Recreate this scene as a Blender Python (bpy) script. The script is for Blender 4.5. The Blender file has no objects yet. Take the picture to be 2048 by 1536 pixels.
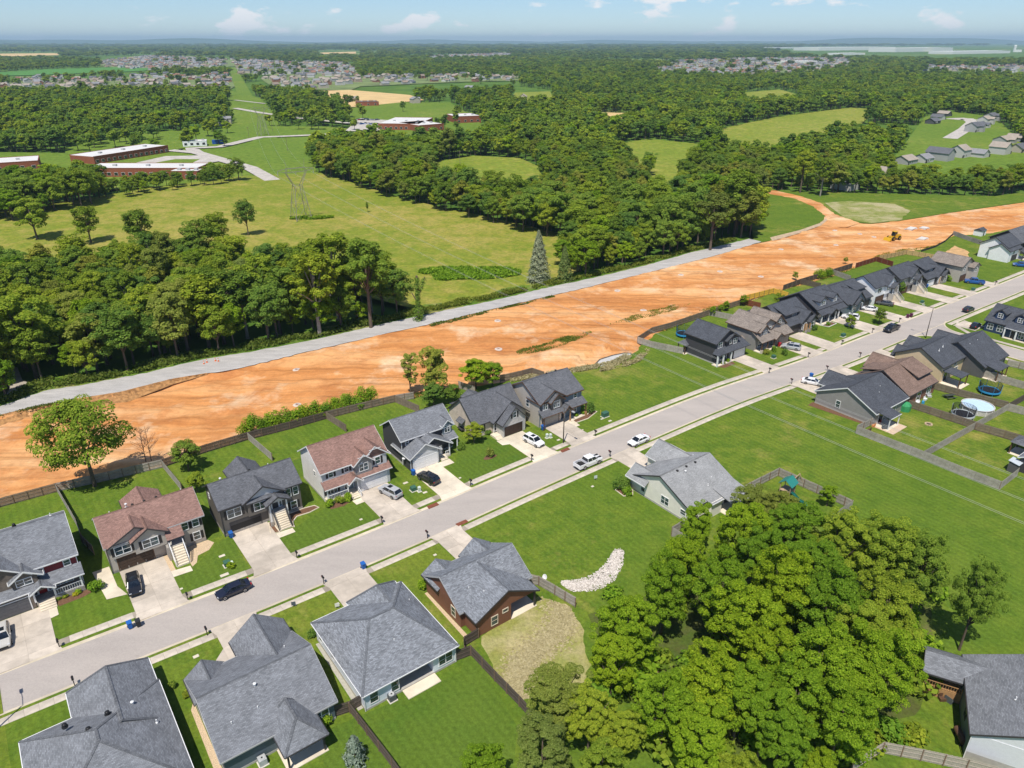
import bpy, math, random
import numpy as np
from mathutils import Vector, Matrix

# ------------------------------------------------------------------ camera, sky, sun
SC = bpy.context.scene
COL = SC.collection
FPX, HCAM = 1450.0, 72.0                       # focal length in photo pixels, flying height (m)
PITCH = math.atan((768 - 82) / FPX)
camd = bpy.data.cameras.new('camera'); cam = bpy.data.objects.new('camera', camd); COL.objects.link(cam)
cam.location = (0, 0, HCAM); cam.rotation_euler = (math.pi / 2 - PITCH, 0, 0)
camd.sensor_fit = 'HORIZONTAL'; camd.sensor_width = 36.0; camd.lens = 36.0 * FPX / 2048
camd.clip_start = 1.0; camd.clip_end = 90000
SC.camera = cam
SUN_EL, SHADOW_AZ = 63.0, 74.6                 # degrees; azimuth shadows fall towards, from +X
world = bpy.data.worlds.new('World'); SC.world = world; world.use_nodes = True
wn = world.node_tree; wn.nodes.clear()
def wnode(t, **kw):
    n = wn.nodes.new(t)
    for k, v in kw.items(): setattr(n, k, v)
    return n
sky = wnode('ShaderNodeTexSky', sky_type='NISHITA', sun_disc=False, sun_elevation=math.radians(SUN_EL),
            sun_rotation=math.radians(90 - (SHADOW_AZ + 180)), altitude=0, air_density=0.8, dust_density=0.0, ozone_density=8.0)
bg = wnode('ShaderNodeBackground'); bg.inputs['Strength'].default_value = 0.116
wout = wnode('ShaderNodeOutputWorld')
# small fair-weather clouds all over the sky: noise on the view direction
tc = wnode('ShaderNodeTexCoord'); cmb = wnode('ShaderNodeMapping'); cmb.inputs['Scale'].default_value = (1.0, 1.0, 2.6); wn.links.new(tc.outputs['Generated'], cmb.inputs[0])
cn = wnode('ShaderNodeTexNoise'); cn.inputs['Scale'].default_value = 13; cn.inputs['Detail'].default_value = 7; cn.inputs['Roughness'].default_value = 0.55
wn.links.new(cmb.outputs[0], cn.inputs['Vector'])
cr = wnode('ShaderNodeValToRGB'); cr.color_ramp.elements[0].position = 0.575; cr.color_ramp.elements[1].position = 0.635
wn.links.new(cn.outputs['Fac'], cr.inputs[0])
cf = wnode('ShaderNodeMath', operation='MULTIPLY'); cf.inputs[1].default_value = 0.9; wn.links.new(cr.outputs[0], cf.inputs[0])
mx = wnode('ShaderNodeMixRGB'); mx.inputs[2].default_value = (8.4, 8.4, 8.6, 1)
wn.links.new(cf.outputs[0], mx.inputs[0]); wn.links.new(sky.outputs[0], mx.inputs[1]); wn.links.new(mx.outputs[0], bg.inputs[0])
wn.links.new(bg.outputs[0], wout.inputs[0])
sund = bpy.data.lights.new('sun', 'SUN'); sund.energy = 4.9; sund.angle = math.radians(0.53); sund.color = (1.0, 0.945, 0.855)
sun = bpy.data.objects.new('sun', sund); COL.objects.link(sun)
_a, _e = math.radians(SHADOW_AZ), math.radians(SUN_EL)
sun.rotation_euler = Vector((math.cos(_a) * math.cos(_e), math.sin(_a) * math.cos(_e), -math.sin(_e))).to_track_quat('-Z', 'Y').to_euler()
sun.location = (0, 0, 300)
vs = SC.view_settings; vs.view_transform = 'Standard'; vs.look = 'None'; vs.exposure = 0.0; vs.gamma = 1.0; vs.use_curve_mapping = False
SC.cycles.max_bounces = 6; SC.cycles.diffuse_bounces = 3; SC.cycles.transparent_max_bounces = 6; SC.cycles.volume_bounces = 0
SC.cycles.caustics_reflective = False; SC.cycles.caustics_refractive = False

# ------------------------------------------------------------------ frames of reference
CP, SP = math.cos(PITCH), math.sin(PITCH)
def W(px, py, z=0.0):
    """place on the level ground (height z) that was surveyed at photo point px, py"""
    u = (px - 1024) / FPX; v = (py - 768) / FPX
    t = (z - HCAM) / (-SP - v * CP)
    return (u * t, (CP - v * SP) * t)
RD = math.radians(36.9)                        # bearing of the street
TX, TY = math.cos(RD), math.sin(RD)
def S(s, n): return (s * TX - n * TY, s * TY + n * TX)      # along the street, across it -> world
def toSN(x, y): return (x * TX + y * TY, -x * TY + y * TX)
def SP_(px, py, z=0): return toSN(*W(px, py, z))
rnd = random.Random(7)

# ------------------------------------------------------------------ object helpers
def tag(o, label=None, cat=None, group=None, kind=None):
    if label: o['label'] = label
    if cat: o['category'] = cat
    if group: o['group'] = group
    if kind: o['kind'] = kind
    return o
def link(o, parent=None):
    COL.objects.link(o)
    if parent is not None: o.parent = parent
    return o
def thing(name, label, cat, loc=(0, 0, 0), rz=0.0, group=None):
    o = bpy.data.objects.new(name, None); o.empty_display_size = 0.3
    o.location = (loc[0], loc[1], loc[2] if len(loc) > 2 else 0); o.rotation_euler = (0, 0, rz)
    link(o); return tag(o, label, cat, group)
def inst(name, mesh, parent=None, loc=(0, 0, 0), rz=0.0, sc=None):
    o = bpy.data.objects.new(name, mesh); link(o, parent); o.location = loc; o.rotation_euler = (0, 0, rz)
    if sc is not None: o.scale = sc if hasattr(sc, '__len__') else (sc, sc, sc)
    return o
class MB:
    """collects faces for one mesh"""
    def __init__(s): s.v = []; s.f = []; s.mi = []; s.cur = 0
    def add(s, vs, fs):
        b = len(s.v); s.v += [tuple(p) for p in vs]
        s.f += [tuple(i + b for i in f) for f in fs]; s.mi += [s.cur] * len(fs); return s
    def box(s, x0, x1, y0, y1, z0, z1):
        return s.add([(x0, y0, z0), (x1, y0, z0), (x1, y1, z0), (x0, y1, z0), (x0, y0, z1), (x1, y0, z1), (x1, y1, z1), (x0, y1, z1)],
                     [(0, 3, 2, 1), (4, 5, 6, 7), (0, 1, 5, 4), (1, 2, 6, 5), (2, 3, 7, 6), (3, 0, 4, 7)])
    def bar(s, a, b, w, h=None):
        h = h or w; a = Vector(a); b = Vector(b); d = (b - a).normalized()
        up = Vector((0, 0, 1)) if abs(d.z) < .95 else Vector((1, 0, 0))
        x = d.cross(up).normalized() * w / 2; y = x.cross(d).normalized() * h / 2
        return s.add([a - x - y, a + x - y, a + x + y, a - x + y, b - x - y, b + x - y, b + x + y, b - x + y],
                     [(0, 3, 2, 1), (4, 5, 6, 7), (0, 1, 5, 4), (1, 2, 6, 5), (2, 3, 7, 6), (3, 0, 4, 7)][::1])
    def tube(s, pts, rs, k=6, cap=True):
        pts = [Vector(p) for p in pts]; rings = []
        for i, p in enumerate(pts):
            d = (pts[min(i + 1, len(pts) - 1)] - pts[max(i - 1, 0)]).normalized()
            up = Vector((0, 0, 1)) if abs(d.z) < .9 else Vector((1, 0, 0))
            x = d.cross(up).normalized(); y = x.cross(d).normalized()
            r = rs[i] if hasattr(rs, '__len__') else rs
            rings.append([p + x * r * math.cos(2 * math.pi * j / k) + y * r * math.sin(2 * math.pi * j / k) for j in range(k)])
        vs = [q for r in rings for q in r]; fs = []
        for i in range(len(pts) - 1):
            for j in range(k):
                a, b = i * k + j, i * k + (j + 1) % k; fs.append((a, a + k, b + k, b))
        if cap: fs.append(tuple(range(k))); fs.append(tuple(len(vs) - 1 - j for j in range(k)))
        return s.add(vs, fs)
    def lathe(s, prof, k=16, c=(0, 0, 0)):
        vs = [(c[0] + r * math.cos(2 * math.pi * j / k), c[1] + r * math.sin(2 * math.pi * j / k), c[2] + z) for r, z in prof for j in range(k)]
        fs = []
        for i in range(len(prof) - 1):
            for j in range(k):
                a, b = i * k + j, i * k + (j + 1) % k; fs.append((a, b, b + k, a + k))
        fs.append(tuple(reversed(range(k)))); fs.append(tuple((len(prof) - 1) * k + j for j in range(k)))
        return s.add(vs, fs)
    def prism(s, poly, z0, z1):
        k = len(poly); vs = [(p[0], p[1], z0) for p in poly] + [(p[0], p[1], z1) for p in poly]
        fs = [tuple(reversed(range(k))), tuple(range(k, 2 * k))] + [(j, (j + 1) % k, k + (j + 1) % k, k + j) for j in range(k)]
        return s.add(vs, fs)
    def mesh(s, name, mats, smooth=False, uv=True):
        me = bpy.data.meshes.new(name); me.from_pydata(s.v, [], s.f)
        if not isinstance(mats, (list, tuple)): mats = [mats]
        for m in mats: me.materials.append(m)
        if len(mats) > 1: me.polygons.foreach_set('material_index', s.mi)
        if smooth: me.polygons.foreach_set('use_smooth', [True] * len(me.polygons))
        me.update()
        if uv and len(s.f):
            lay = me.uv_layers.new(name='uv'); co = np.array(s.v, dtype=np.float32)
            for p in me.polygons:
                n = p.normal
                if abs(n.z) > .995: U = (1, 0, 0); V = (0, 1, 0)
                else:
                    U = Vector((0, 0, 1)).cross(n).normalized(); V = n.cross(U)
                for li in p.loop_indices:
                    c = co[me.loops[li].vertex_index]
                    lay.data[li].uv = (c[0] * U[0] + c[1] * U[1] + c[2] * U[2], c[0] * V[0] + c[1] * V[1] + c[2] * V[2])
        return me
    def build(s, name, mats, parent=None, loc=(0, 0, 0), rz=0.0, smooth=False, uv=True):
        return inst(name, s.mesh(name, mats, smooth, uv), parent, loc, rz)
def structure(o): o['kind'] = 'structure'; return o

# ------------------------------------------------------------------ materials
def lin(h):
    h = h.lstrip('#'); r = []
    for i in (0, 2, 4):
        c = int(h[i:i + 2], 16) / 255; r.append(c / 12.92 if c <= .04045 else ((c + .055) / 1.055) ** 2.4)
    return tuple(r)
def sc_(c, k): return tuple(min(1, x * k) for x in c)
_mats = {}
class NT:
    def __init__(s, name):
        s.m = bpy.data.materials.new(name); s.m.use_nodes = True; s.t = s.m.node_tree; s.t.nodes.clear()
        s.out = s.n('ShaderNodeOutputMaterial'); s.b = s.n('ShaderNodeBsdfPrincipled'); s.l(s.b.outputs[0], s.out.inputs[0])
        s.tc = s.n('ShaderNodeTexCoord')
    def n(s, t, **kw):
        n = s.t.nodes.new(t)
        for k, v in kw.items(): setattr(n, k, v)
        return n
    def l(s, a, b): s.t.links.new(a, b)
    def noise(s, scale, detail=3, rough=.55, vec='Object', stretch=None):
        n = s.n('ShaderNodeTexNoise'); n.inputs['Scale'].default_value = scale; n.inputs['Detail'].default_value = detail; n.inputs['Roughness'].default_value = rough
        src = s.tc.outputs[vec]
        if stretch:
            m = s.n('ShaderNodeMapping'); m.inputs['Rotation'].default_value = (0, 0, stretch[3] if len(stretch) > 3 else 0)
            m.inputs['Scale'].default_value = stretch[:3]; s.l(src, m.inputs[0]); src = m.outputs[0]
        s.l(src, n.inputs['Vector']); return n.outputs['Fac']
    def ramp(s, fac, stops):
        r = s.n('ShaderNodeValToRGB'); e = r.color_ramp.elements
        while len(e) < len(stops): e.new(.5)
        for i, (p, c) in enumerate(stops):
            e[i].position = p; e[i].color = (*c, 1) if hasattr(c, '__len__') else (c, c, c, 1)
        s.l(fac, r.inputs[0]); return r.outputs[0]
    def mix(s, fac, a, b, mode='MIX'):
        m = s.n('ShaderNodeMixRGB', blend_type=mode)
        for i, x in enumerate((fac, a, b)):
            if hasattr(x, 'is_linked') or hasattr(x, 'links'): s.l(x, m.inputs[i])
            elif i == 0: m.inputs[0].default_value = x
            else: m.inputs[i].default_value = (*x, 1) if hasattr(x, '__len__') else (x, x, x, 1)
        return m.outputs[0]
    def done(s, col, rough=.85, spec=.25, bump=None, bs=.3, bd=.05, metal=0):
        if hasattr(col, 'links'): s.l(col, s.b.inputs['Base Color'])
        else: s.b.inputs['Base Color'].default_value = (*col, 1)
        s.b.inputs['Roughness'].default_value = rough; s.b.inputs['Specular IOR Level'].default_value = spec; s.b.inputs['Metallic'].default_value = metal
        if bump is not None:
            bn = s.n('ShaderNodeBump'); bn.inputs['Strength'].default_value = bs; bn.inputs['Distance'].default_value = bd
            s.l(bump, bn.inputs['Height']); s.l(bn.outputs[0], s.b.inputs['Normal'])
        return s.m
def plain(name, c, rough=.7, var=.12, scale=3.0, spec=.25, metal=0, objvar=0.0):
    if name in _mats: return _mats[name]
    if isinstance(c, str): c = lin(c)
    t = NT(name)
    f = t.noise(scale, 4)
    col = t.ramp(f, [(.3, sc_(c, 1 - var)), (.7, sc_(c, 1 + var))])
    if objvar:
        oi = t.n('ShaderNodeObjectInfo'); k = t.ramp(oi.outputs['Random'], [(0, 1 - objvar), (1, 1.0)])
        col = t.mix(1.0, col, k, 'MULTIPLY')
    _mats[name] = t.done(col, rough, spec, metal=metal); return _mats[name]
_shc = {}
def capmat(m): return shingle(m.name + '_ridge', sc_(_shc.get(m.name, (.13, .13, .14)), .66))
def shingle(name, c, var=.22):
    if name in _mats: return _mats[name]
    if isinstance(c, str): c = lin(c)
    _shc[name] = c
    t = NT(name)
    br = t.n('ShaderNodeTexBrick'); br.offset = .5; br.inputs['Scale'].default_value = 1.0
    br.inputs['Brick Width'].default_value = .36; br.inputs['Row Height'].default_value = .15; br.inputs['Mortar Size'].default_value = .012; br.inputs['Bias'].default_value = 0
    br.inputs['Color1'].default_value = (*sc_(c, 1 - var), 1); br.inputs['Color2'].default_value = (*sc_(c, 1 + var), 1); br.inputs['Mortar'].default_value = (*sc_(c, .62), 1)
    t.l(t.tc.outputs['UV'], br.inputs['Vector'])
    big = t.ramp(t.noise(.5, 4, .6, 'UV'), [(.32, .84), (.68, 1.14)])
    fine = t.ramp(t.noise(2.6, 3, .7, 'UV', (1.0, 2.2, 1)), [(.3, .88), (.7, 1.1)])
    col = t.mix(1, t.mix(1, br.outputs['Color'], big, 'MULTIPLY'), fine, 'MULTIPLY')
    _mats[name] = t.done(col, .92, .15, br.outputs['Fac'], -.25, .02); return _mats[name]
def siding(name, c, lap=.17, vert=False, var=.06):
    if name in _mats: return _mats[name]
    if isinstance(c, str): c = lin(c)
    t = NT(name)
    wv = t.n('ShaderNodeTexWave', wave_type='BANDS', bands_direction='X' if vert else 'Y', wave_profile='SAW'); wv.inputs['Scale'].default_value = 2 * math.pi / (20 * lap) * 1.0
    t.l(t.tc.outputs['UV'], wv.inputs['Vector'])
    st = t.ramp(wv.outputs['Fac'], [(0, .80), (.18, .97), (1, 1.05)])
    f = t.ramp(t.noise(.9, 4, .6), [(.3, sc_(c, 1 - var)), (.7, sc_(c, 1 + var))])
    _mats[name] = t.done(t.mix(1, f, st, 'MULTIPLY'), .65, .3, wv.outputs['Fac'], .25, .02); return _mats[name]
def masonry(name, c1, c2, w=.24, h=.085, mortar=None):
    if name in _mats: return _mats[name]
    c1 = lin(c1) if isinstance(c1, str) else c1; c2 = lin(c2) if isinstance(c2, str) else c2
    t = NT(name)
    br = t.n('ShaderNodeTexBrick'); br.inputs['Scale'].default_value = 1; br.inputs['Brick Width'].default_value = w; br.inputs['Row Height'].default_value = h
    br.inputs['Mortar Size'].default_value = .01; br.inputs['Color1'].default_value = (*c1, 1); br.inputs['Color2'].default_value = (*c2, 1)
    br.inputs['Mortar'].default_value = (*(mortar or sc_(c1, 1.25)), 1); t.l(t.tc.outputs['UV'], br.inputs['Vector'])
    k = t.ramp(t.noise(1.2, 4), [(.3, .85), (.7, 1.12)])
    _mats[name] = t.done(t.mix(1, br.outputs['Color'], k, 'MULTIPLY'), .85, .2, br.outputs['Fac'], -.4, .02); return _mats[name]
def glass(name='window_glass', c=(.03, .05, .06)):
    if name in _mats: return _mats[name]
    t = NT(name); col = t.ramp(t.noise(1.3, 2), [(.35, sc_(c, .5)), (.7, sc_(c, 2.2))])
    _mats[name] = t.done(col, .06, .9); return _mats[name]
# ------------------------------------------------------------------ ground materials
def grass_mat(name, a, b, c, dry, dryamt=.55, stripes=None, big=.035, fine=2.2):
    t = NT(name)
    f1 = t.noise(big, 3, .6); f2 = t.noise(.35, 3, .65); f3 = t.noise(fine, 3, .8)
    col = t.mix(t.ramp(f1, [(.38, 0.), (.62, 1.)]), a, b)
    col = t.mix(t.ramp(f2, [(.42, 0.), (.60, 1.)]), col, c)
    col = t.mix(t.ramp(t.noise(.11, 2, .6), [(.50, 0.), (.70, .55)]), col, b)
    col = t.mix(t.ramp(t.mix(.55, f1, t.noise(.13, 4, .7)), [(dryamt - .03, 0.), (dryamt + .10, .8)]), col, dry)
    if stripes:
        wv = t.n('ShaderNodeTexWave', wave_type='BANDS', bands_direction='X'); wv.inputs['Scale'].default_value = 2 * math.pi / (20 * stripes[1]); wv.inputs['Distortion'].default_value = .6; wv.inputs['Detail Scale'].default_value = .2
        m = t.n('ShaderNodeMapping'); m.inputs['Rotation'].default_value = (0, 0, -stripes[0]); t.l(t.tc.outputs['Object'], m.inputs[0]); t.l(m.outputs[0], wv.inputs[0])
        col = t.mix(1, col, t.ramp(wv.outputs['Fac'], [(.25, .94), (.75, 1.04)]), 'MULTIPLY')
    col = t.mix(1, col, t.ramp(f3, [(.25, .64), (.75, 1.30)]), 'MULTIPLY')
    return t.done(col, .95, .1, f3, .5, .12)
LAWN = grass_mat('lawn_grass', (.112, .180, .019), (.152, .206, .024), (.094, .160, .017), (.31, .27, .07), .575, (RD, 1.15))
LAWN2 = grass_mat('deep_green_fescue', (.082, .150, .018), (.118, .178, .023), (.098, .160, .019), (.24, .24, .06), .62, (RD, 1.0))  # deeper, muted green is the grass's own tone on some lots
LAWN3 = grass_mat('yellowish_lawn', (.140, .196, .021), (.185, .220, .030), (.120, .178, .019), (.34, .29, .085), .555, (RD, 1.2))  # yellower grass, its own tone on some lots
DRY = grass_mat('worn_lawn', (.20, .26, .05), (.36, .31, .12), (.27, .27, .07), (.52, .43, .25), .50)
MEADOW = grass_mat('meadow_grass', (.20, .245, .026), (.29, .275, .045), (.165, .22, .024), (.38, .31, .085), .50, None, .012, .8)
PASTURE = grass_mat('pasture_grass', (.19, .245, .028), (.28, .29, .045), (.17, .235, .028), (.38, .33, .09), .54, None, .006, .3)
PARK = grass_mat('school_lawn', (.135, .215, .026), (.18, .245, .034), (.12, .20, .024), (.28, .28, .06), .58, (RD + 1.57, 3.0), .008, .3)
VERGE = grass_mat('rough_verge', (.10, .19, .02), (.16, .23, .03), (.07, .15, .015), (.42, .33, .15), .56, None, .06, 1.5)
def base_mat():
    t = NT('country_ground')
    f1 = t.noise(.0016, 4, .55); f2 = t.noise(.02, 5, .6)
    near = t.mix(t.ramp(f2, [(.4, 0.), (.6, 1.)]), (.11, .19, .028), (.065, .135, .02))
    col = t.mix(t.ramp(f1, [(.60, 0.), (.64, 1.)]), near, (.30, .33, .09))
    return t.done(col, .95, .1)
COUNTRY = base_mat()
def conc_mat(name, c, var=.1, objvar=.16):
    t = NT(name)
    col = t.ramp(t.noise(.7, 5, .65), [(.3, sc_(c, 1 - var * 1.3)), (.7, sc_(c, 1 + var))])
    col = t.mix(1, col, t.ramp(t.noise(.2, 4, .6), [(.40, .84), (.60, 1.05)]), 'MULTIPLY')
    col = t.mix(t.ramp(t.noise(.55, 3, .7), [(.64, 0.), (.72, .3)]), col, sc_(c, .5))
    if objvar:
        oi = t.n('ShaderNodeObjectInfo'); col = t.mix(1, col, t.ramp(oi.outputs['Random'], [(0, 1 - objvar), (1, 1.03)]), 'MULTIPLY')
    return t.done(col, .9, .2, t.noise(9, 4), .15, .02)
CONC = conc_mat('driveway_concrete', (.62, .54, .45)); CONC_B = conc_mat('bright_concrete', (.75, .66, .52), .06, .08)
CONC_J = conc_mat('concrete_joint', (.36, .31, .25), .1, 0); WALK = conc_mat('sidewalk_concrete', (.60, .53, .44), .08, .14)
KERB = conc_mat('kerb_concrete', (.62, .54, .41), .08, 0)
def asphalt_mat():
    t = NT('worn_street')
    col = t.ramp(t.noise(.18, 6, .65, 'Object', (.35, 1.6, 1, -RD)), [(.3, (.385, .345, .315)), (.55, (.435, .388, .352)), (.75, (.475, .42, .378))])
    col = t.mix(1, col, t.ramp(t.noise(4.0, 4, .75), [(.3, .9), (.7, 1.07)]), 'MULTIPLY')
    st = t.ramp(t.noise(.5, 3, .6, 'Object', (.5, 2.2, 1, -RD)), [(.70, 0.), (.78, .4)])
    return t.done(t.mix(st, col, (.2, .17, .15)), .92, .2, t.noise(14, 3), .2, .02)
STREET = asphalt_mat()
def gravel_mat():
    t = NT('crushed_gravel')
    col = t.ramp(t.noise(.35, 7, .7, 'Object', (.4, 1.5, 1, -RD)), [(.3, (.36, .345, .33)), (.55, (.47, .45, .43)), (.75, (.58, .55, .52))])
    f = t.noise(5, 4, .8)
    return t.done(t.mix(1, col, t.ramp(f, [(.3, .78), (.7, 1.15)]), 'MULTIPLY'), .95, .1, f, .5, .08)
GRAVEL = gravel_mat()
def dirt_mat():
    t = NT('orange_clay')
    f1 = t.noise(.06, 4, .62, 'Object', (.14, 1.6, 1, -RD)); f2 = t.noise(.09, 4, .65); f3 = t.noise(1.1, 4, .78); f4 = t.noise(.5, 3, .6, 'Object', (.035, 1.5, 1, -RD))
    col = t.ramp(f1, [(.30, (.47, .185, .055)), (.43, (.62, .275, .095)), (.56, (.71, .37, .155)), (.70, (.78, .49, .26))])
    col = t.mix(t.ramp(f2, [(.50, 0.), (.66, .75)]), col, (.46, .18, .06))
    col = t.mix(t.ramp(t.noise(.05, 5, .7), [(.53, 0.), (.66, .7)]), col, (.80, .59, .38))
    col = t.mix(1, col, t.ramp(f4, [(.34, .74), (.48, 1.0), (.62, 1.03), (.72, 1.16)]), 'MULTIPLY')
    col = t.mix(1, col, t.ramp(f3, [(.25, .82), (.75, 1.12)]), 'MULTIPLY')
    return t.done(col, .95, .1, t.mix(.5, f3, f4), .8, .2)
DIRT = dirt_mat()
BANK = plain('cut_bank_clay', (.36, .19, .075), .95, .45, 1.4)
MULCH = plain('brown_mulch', (.16, .085, .05), .95, .35, 6); ROCKBED = plain('tan_river_gravel', (.58, .44, .29), .95, .25, 8)
STRAW = plain('straw_cover', (.55, .47, .31), .95, .2, 1.6)
# ------------------------------------------------------------------ ground sheets
def sheet(name, pts, z, mat, label=None, kind='structure'):
    m = MB(); m.add([(x, y, z) for x, y in pts], [tuple(range(len(pts)))])
    o = m.build(name, mat); p = o.data.polygons[0]
    if p.normal.z < 0: o.data.flip_normals()
    o['kind'] = kind
    if label: o['label'] = label
    return o
def PX(*pts): return [W(*p) for p in pts]
def SNs(*pts): return [S(*p) for p in pts]
R_ = 40000
m = MB(); gx = [-R_, -8000, -2500, -800, 0, 800, 2500, 8000, R_]; gy = [-3000, -500, 0, 400, 1200, 4000, 12000, R_]
m.add([(x, y, -1.7) for y in gy for x in gx], [(j * 9 + i, j * 9 + i + 1, (j + 1) * 9 + i + 1, (j + 1) * 9 + i) for j in range(7) for i in range(8)])
structure(m.build('ground', COUNTRY, uv=False))
def smooth_line(pts, step=2.0, jit=0.0, seed=1):
    r = random.Random(seed); out = []
    for (a, b) in zip(pts[:-1], pts[1:]):
        L = math.dist(a, b); k = max(1, int(L / step))
        for i in range(k):
            u = i / k; out.append((a[0] + (b[0] - a[0]) * u + r.uniform(-jit, jit), a[1] + (b[1] - a[1]) * u + r.uniform(-jit, jit)))
    out.append(pts[-1]); return out
def interp(pts, s):
    if s <= pts[0][0]: return pts[0][1]
    for (a, b) in zip(pts[:-1], pts[1:]):
        if s <= b[0]: return a[1] + (b[1] - a[1]) * (s - a[0]) / (b[0] - a[0])
    return pts[-1][1]
# street centre line (along, across)
CEN = [(-160, 91.5), (-60, 90.2), (-11, 88.6), (5, 88.0), (20, 87.35), (45, 87.05), (65, 87.7), (90, 88.0), (115, 88.1), (130, 87.7), (145, 86.4), (168, 85.1), (190, 84.9), (205, 84.4), (233, 84.0), (255, 83.4), (284, 83.0), (420, 81)]
def cen(s): return (interp(CEN, s - 8) + interp(CEN, s) * 2 + interp(CEN, s + 8)) / 4
SS = [i * 2.0 for i in range(-75, 206)]
HW = 3.8
def strip(name, fa, fb, z, mat, ss=SS, kind='structure', za=None, zb=None):
    m = MB(); vs = []
    for s in ss: vs.append((*S(s, fa(s)), z if za is None else za)); vs.append((*S(s, fb(s)), z if zb is None else zb))
    m.add(vs, [(2 * i, 2 * i + 2, 2 * i + 3, 2 * i + 1) for i in range(len(ss) - 1)])
    o = m.build(name, mat, uv=False); o['kind'] = kind; return o
strip('street', lambda s: cen(s) - HW + .35, lambda s: cen(s) + HW - .35, -.06, STREET)
def kerb(name, side):
    prof = [(HW - .36, -.057), (HW - .2, -.03), (HW - .08, .04), (HW + .12, .05), (HW + .14, -.2)]
    m = MB(); k = len(prof); vs = [(*S(s, cen(s) + side * o), z) for s in SS for o, z in prof]
    fs = [(i * k + j, i * k + j + 1, (i + 1) * k + j + 1, (i + 1) * k + j) for i in range(len(SS) - 1) for j in range(k - 1)]
    if side > 0: fs = [f[::-1] for f in fs]
    structure(m.add(vs, fs).build(name, KERB, uv=False))
kerb('kerb', 1); kerb('kerb', -1)
# lower edge of the graded clay (towards the back fences)
DLOW = [SP_(*p) for p in [(-180, 1060), (0, 1012), (114, 982), (326, 933), (413, 903), (497, 878), (580, 857), (653, 836), (790, 803), (828, 796), (905, 780), (1004, 764), (1086, 752), (1150, 742), (1230, 728), (1270, 706), (1282, 690), (1310, 668), (1417, 629), (1484, 608), (1546, 586), (1640, 560), (1700, 540), (1757, 520), (1815, 505), (1870, 493), (1905, 472), (1985, 466), (2048, 452), (2200, 425)]]
DUP = [SP_(*p) for p in [(-180, 880), (0, 832), (72, 815), (156, 799), (241, 786), (342, 760), (482, 737), (600, 708), (760, 670), (858, 649), (1004, 615), (1160, 579), (1330, 537), (1427, 513), (1507, 489), (1560, 478), (1640, 452), (1660, 440), (1740, 448), (1800, 442), (1900, 426), (2048, 405), (2200, 380)]]
DLOW.sort(); DUP.sort()
lawn_hi = smooth_line(DLOW, 1.5, .35, 3)
fa = [S(s, cen(s) + HW + .1) for s in SS]
def between(ss, f1, f2): return [S(s, f1(s)) for s in ss] + [S(s, f2(s)) for s in reversed(ss)]
sheet('lawn', [S(s, cen(s) + HW + .1) for s in SS] + [S(*p) for p in reversed(lawn_hi)], 0.0, LAWN)
sheet('lawn', [S(s, cen(s) - HW - .1) for s in SS] + SNs((420, -60), (-150, -60)), 0.0, LAWN)
# graded clay with ruts and a rough cut bank
rngd = np.random.default_rng(5)
def heights(S_, N_):
    h = np.zeros_like(S_)
    for k in range(26):
        fs, fn = rngd.uniform(.008, .05), rngd.uniform(.15, 1.1); ph = rngd.uniform(0, 6.28, 2)
        h += np.sin(S_ * fs + ph[0] + np.sin(S_ * .03 + k) * .8) * np.sin(N_ * fn + ph[1] + np.sin(S_ * .02 + k)) * .035
    for k in range(40):
        f = rngd.uniform(.3, 2.4); a = rngd.uniform(0, 6.28); h += np.sin((S_ * math.cos(a) + N_ * math.sin(a)) * f + k) * .018 / f ** .5
    return h
ds = np.arange(-120, 430, 1.0); K = 64; u = np.linspace(0, 1, K)
lo = np.array([interp(DLOW, s) for s in ds]) - 2.5; hi = np.array([interp(DUP, s) for s in ds]) + .8
Sg = np.repeat(ds[:, None], K, 1); Ng = lo[:, None] + (hi - lo)[:, None] * u[None, :]
Zg = -.18 + heights(Sg, Ng) * 1.3
dtop = hi[:, None] - Ng
bank = np.clip(1 - np.abs(dtop - 2.4) / 1.2, 0, 1) * np.clip(1 - np.abs(Sg - 5) / 60, 0, 1) ** .5
Zg += -np.clip(dtop - .3, 0, 1.4) * .8 * np.clip((62 - np.abs(Sg)) / 22, 0, 1) * np.clip((Ng - lo[:, None] - 4) / 14, 0, 1)
Zg += np.clip(1 - ((Sg - 118) / 22) ** 2 - ((Ng - 128) / 9) ** 2, 0, 1) * 1.6          # spoil heap
Zg = np.where(((Sg - 120) / 11) ** 2 + ((Ng - 117.6) / 5.5) ** 2 < 1.2, -.22, Zg); dlo = Ng - lo[:, None]; Zg = np.where(dlo < 3.0, np.minimum(Zg, -.05 - .12 * (dlo < 2.0)), Zg)
Zg = np.where(dtop < .5, -.25, Zg); Zg = np.maximum(Zg, -1.5)
Xg, Yg = Sg * TX - Ng * TY, Sg * TY + Ng * TX
m = MB(); m.v = list(zip(Xg.ravel().tolist(), Yg.ravel().tolist(), Zg.ravel().tolist()))
m.f = [(i * K + j, (i + 1) * K + j, (i + 1) * K + j + 1, i * K + j + 1) for i in range(len(ds) - 1) for j in range(K - 1)]; m.mi = [0] * len(m.f)
structure(m.build('graded_dirt', DIRT, smooth=True, uv=False))
def dirt_z(x, y):
    s, n = toSN(x, y); i = int(round(s + 120)); i = max(0, min(len(ds) - 1, i))
    j = (n - lo[i]) / (hi[i] - lo[i]) * (K - 1)
    return float(Zg[i, max(0, min(K - 1, int(round(j))))])
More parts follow.
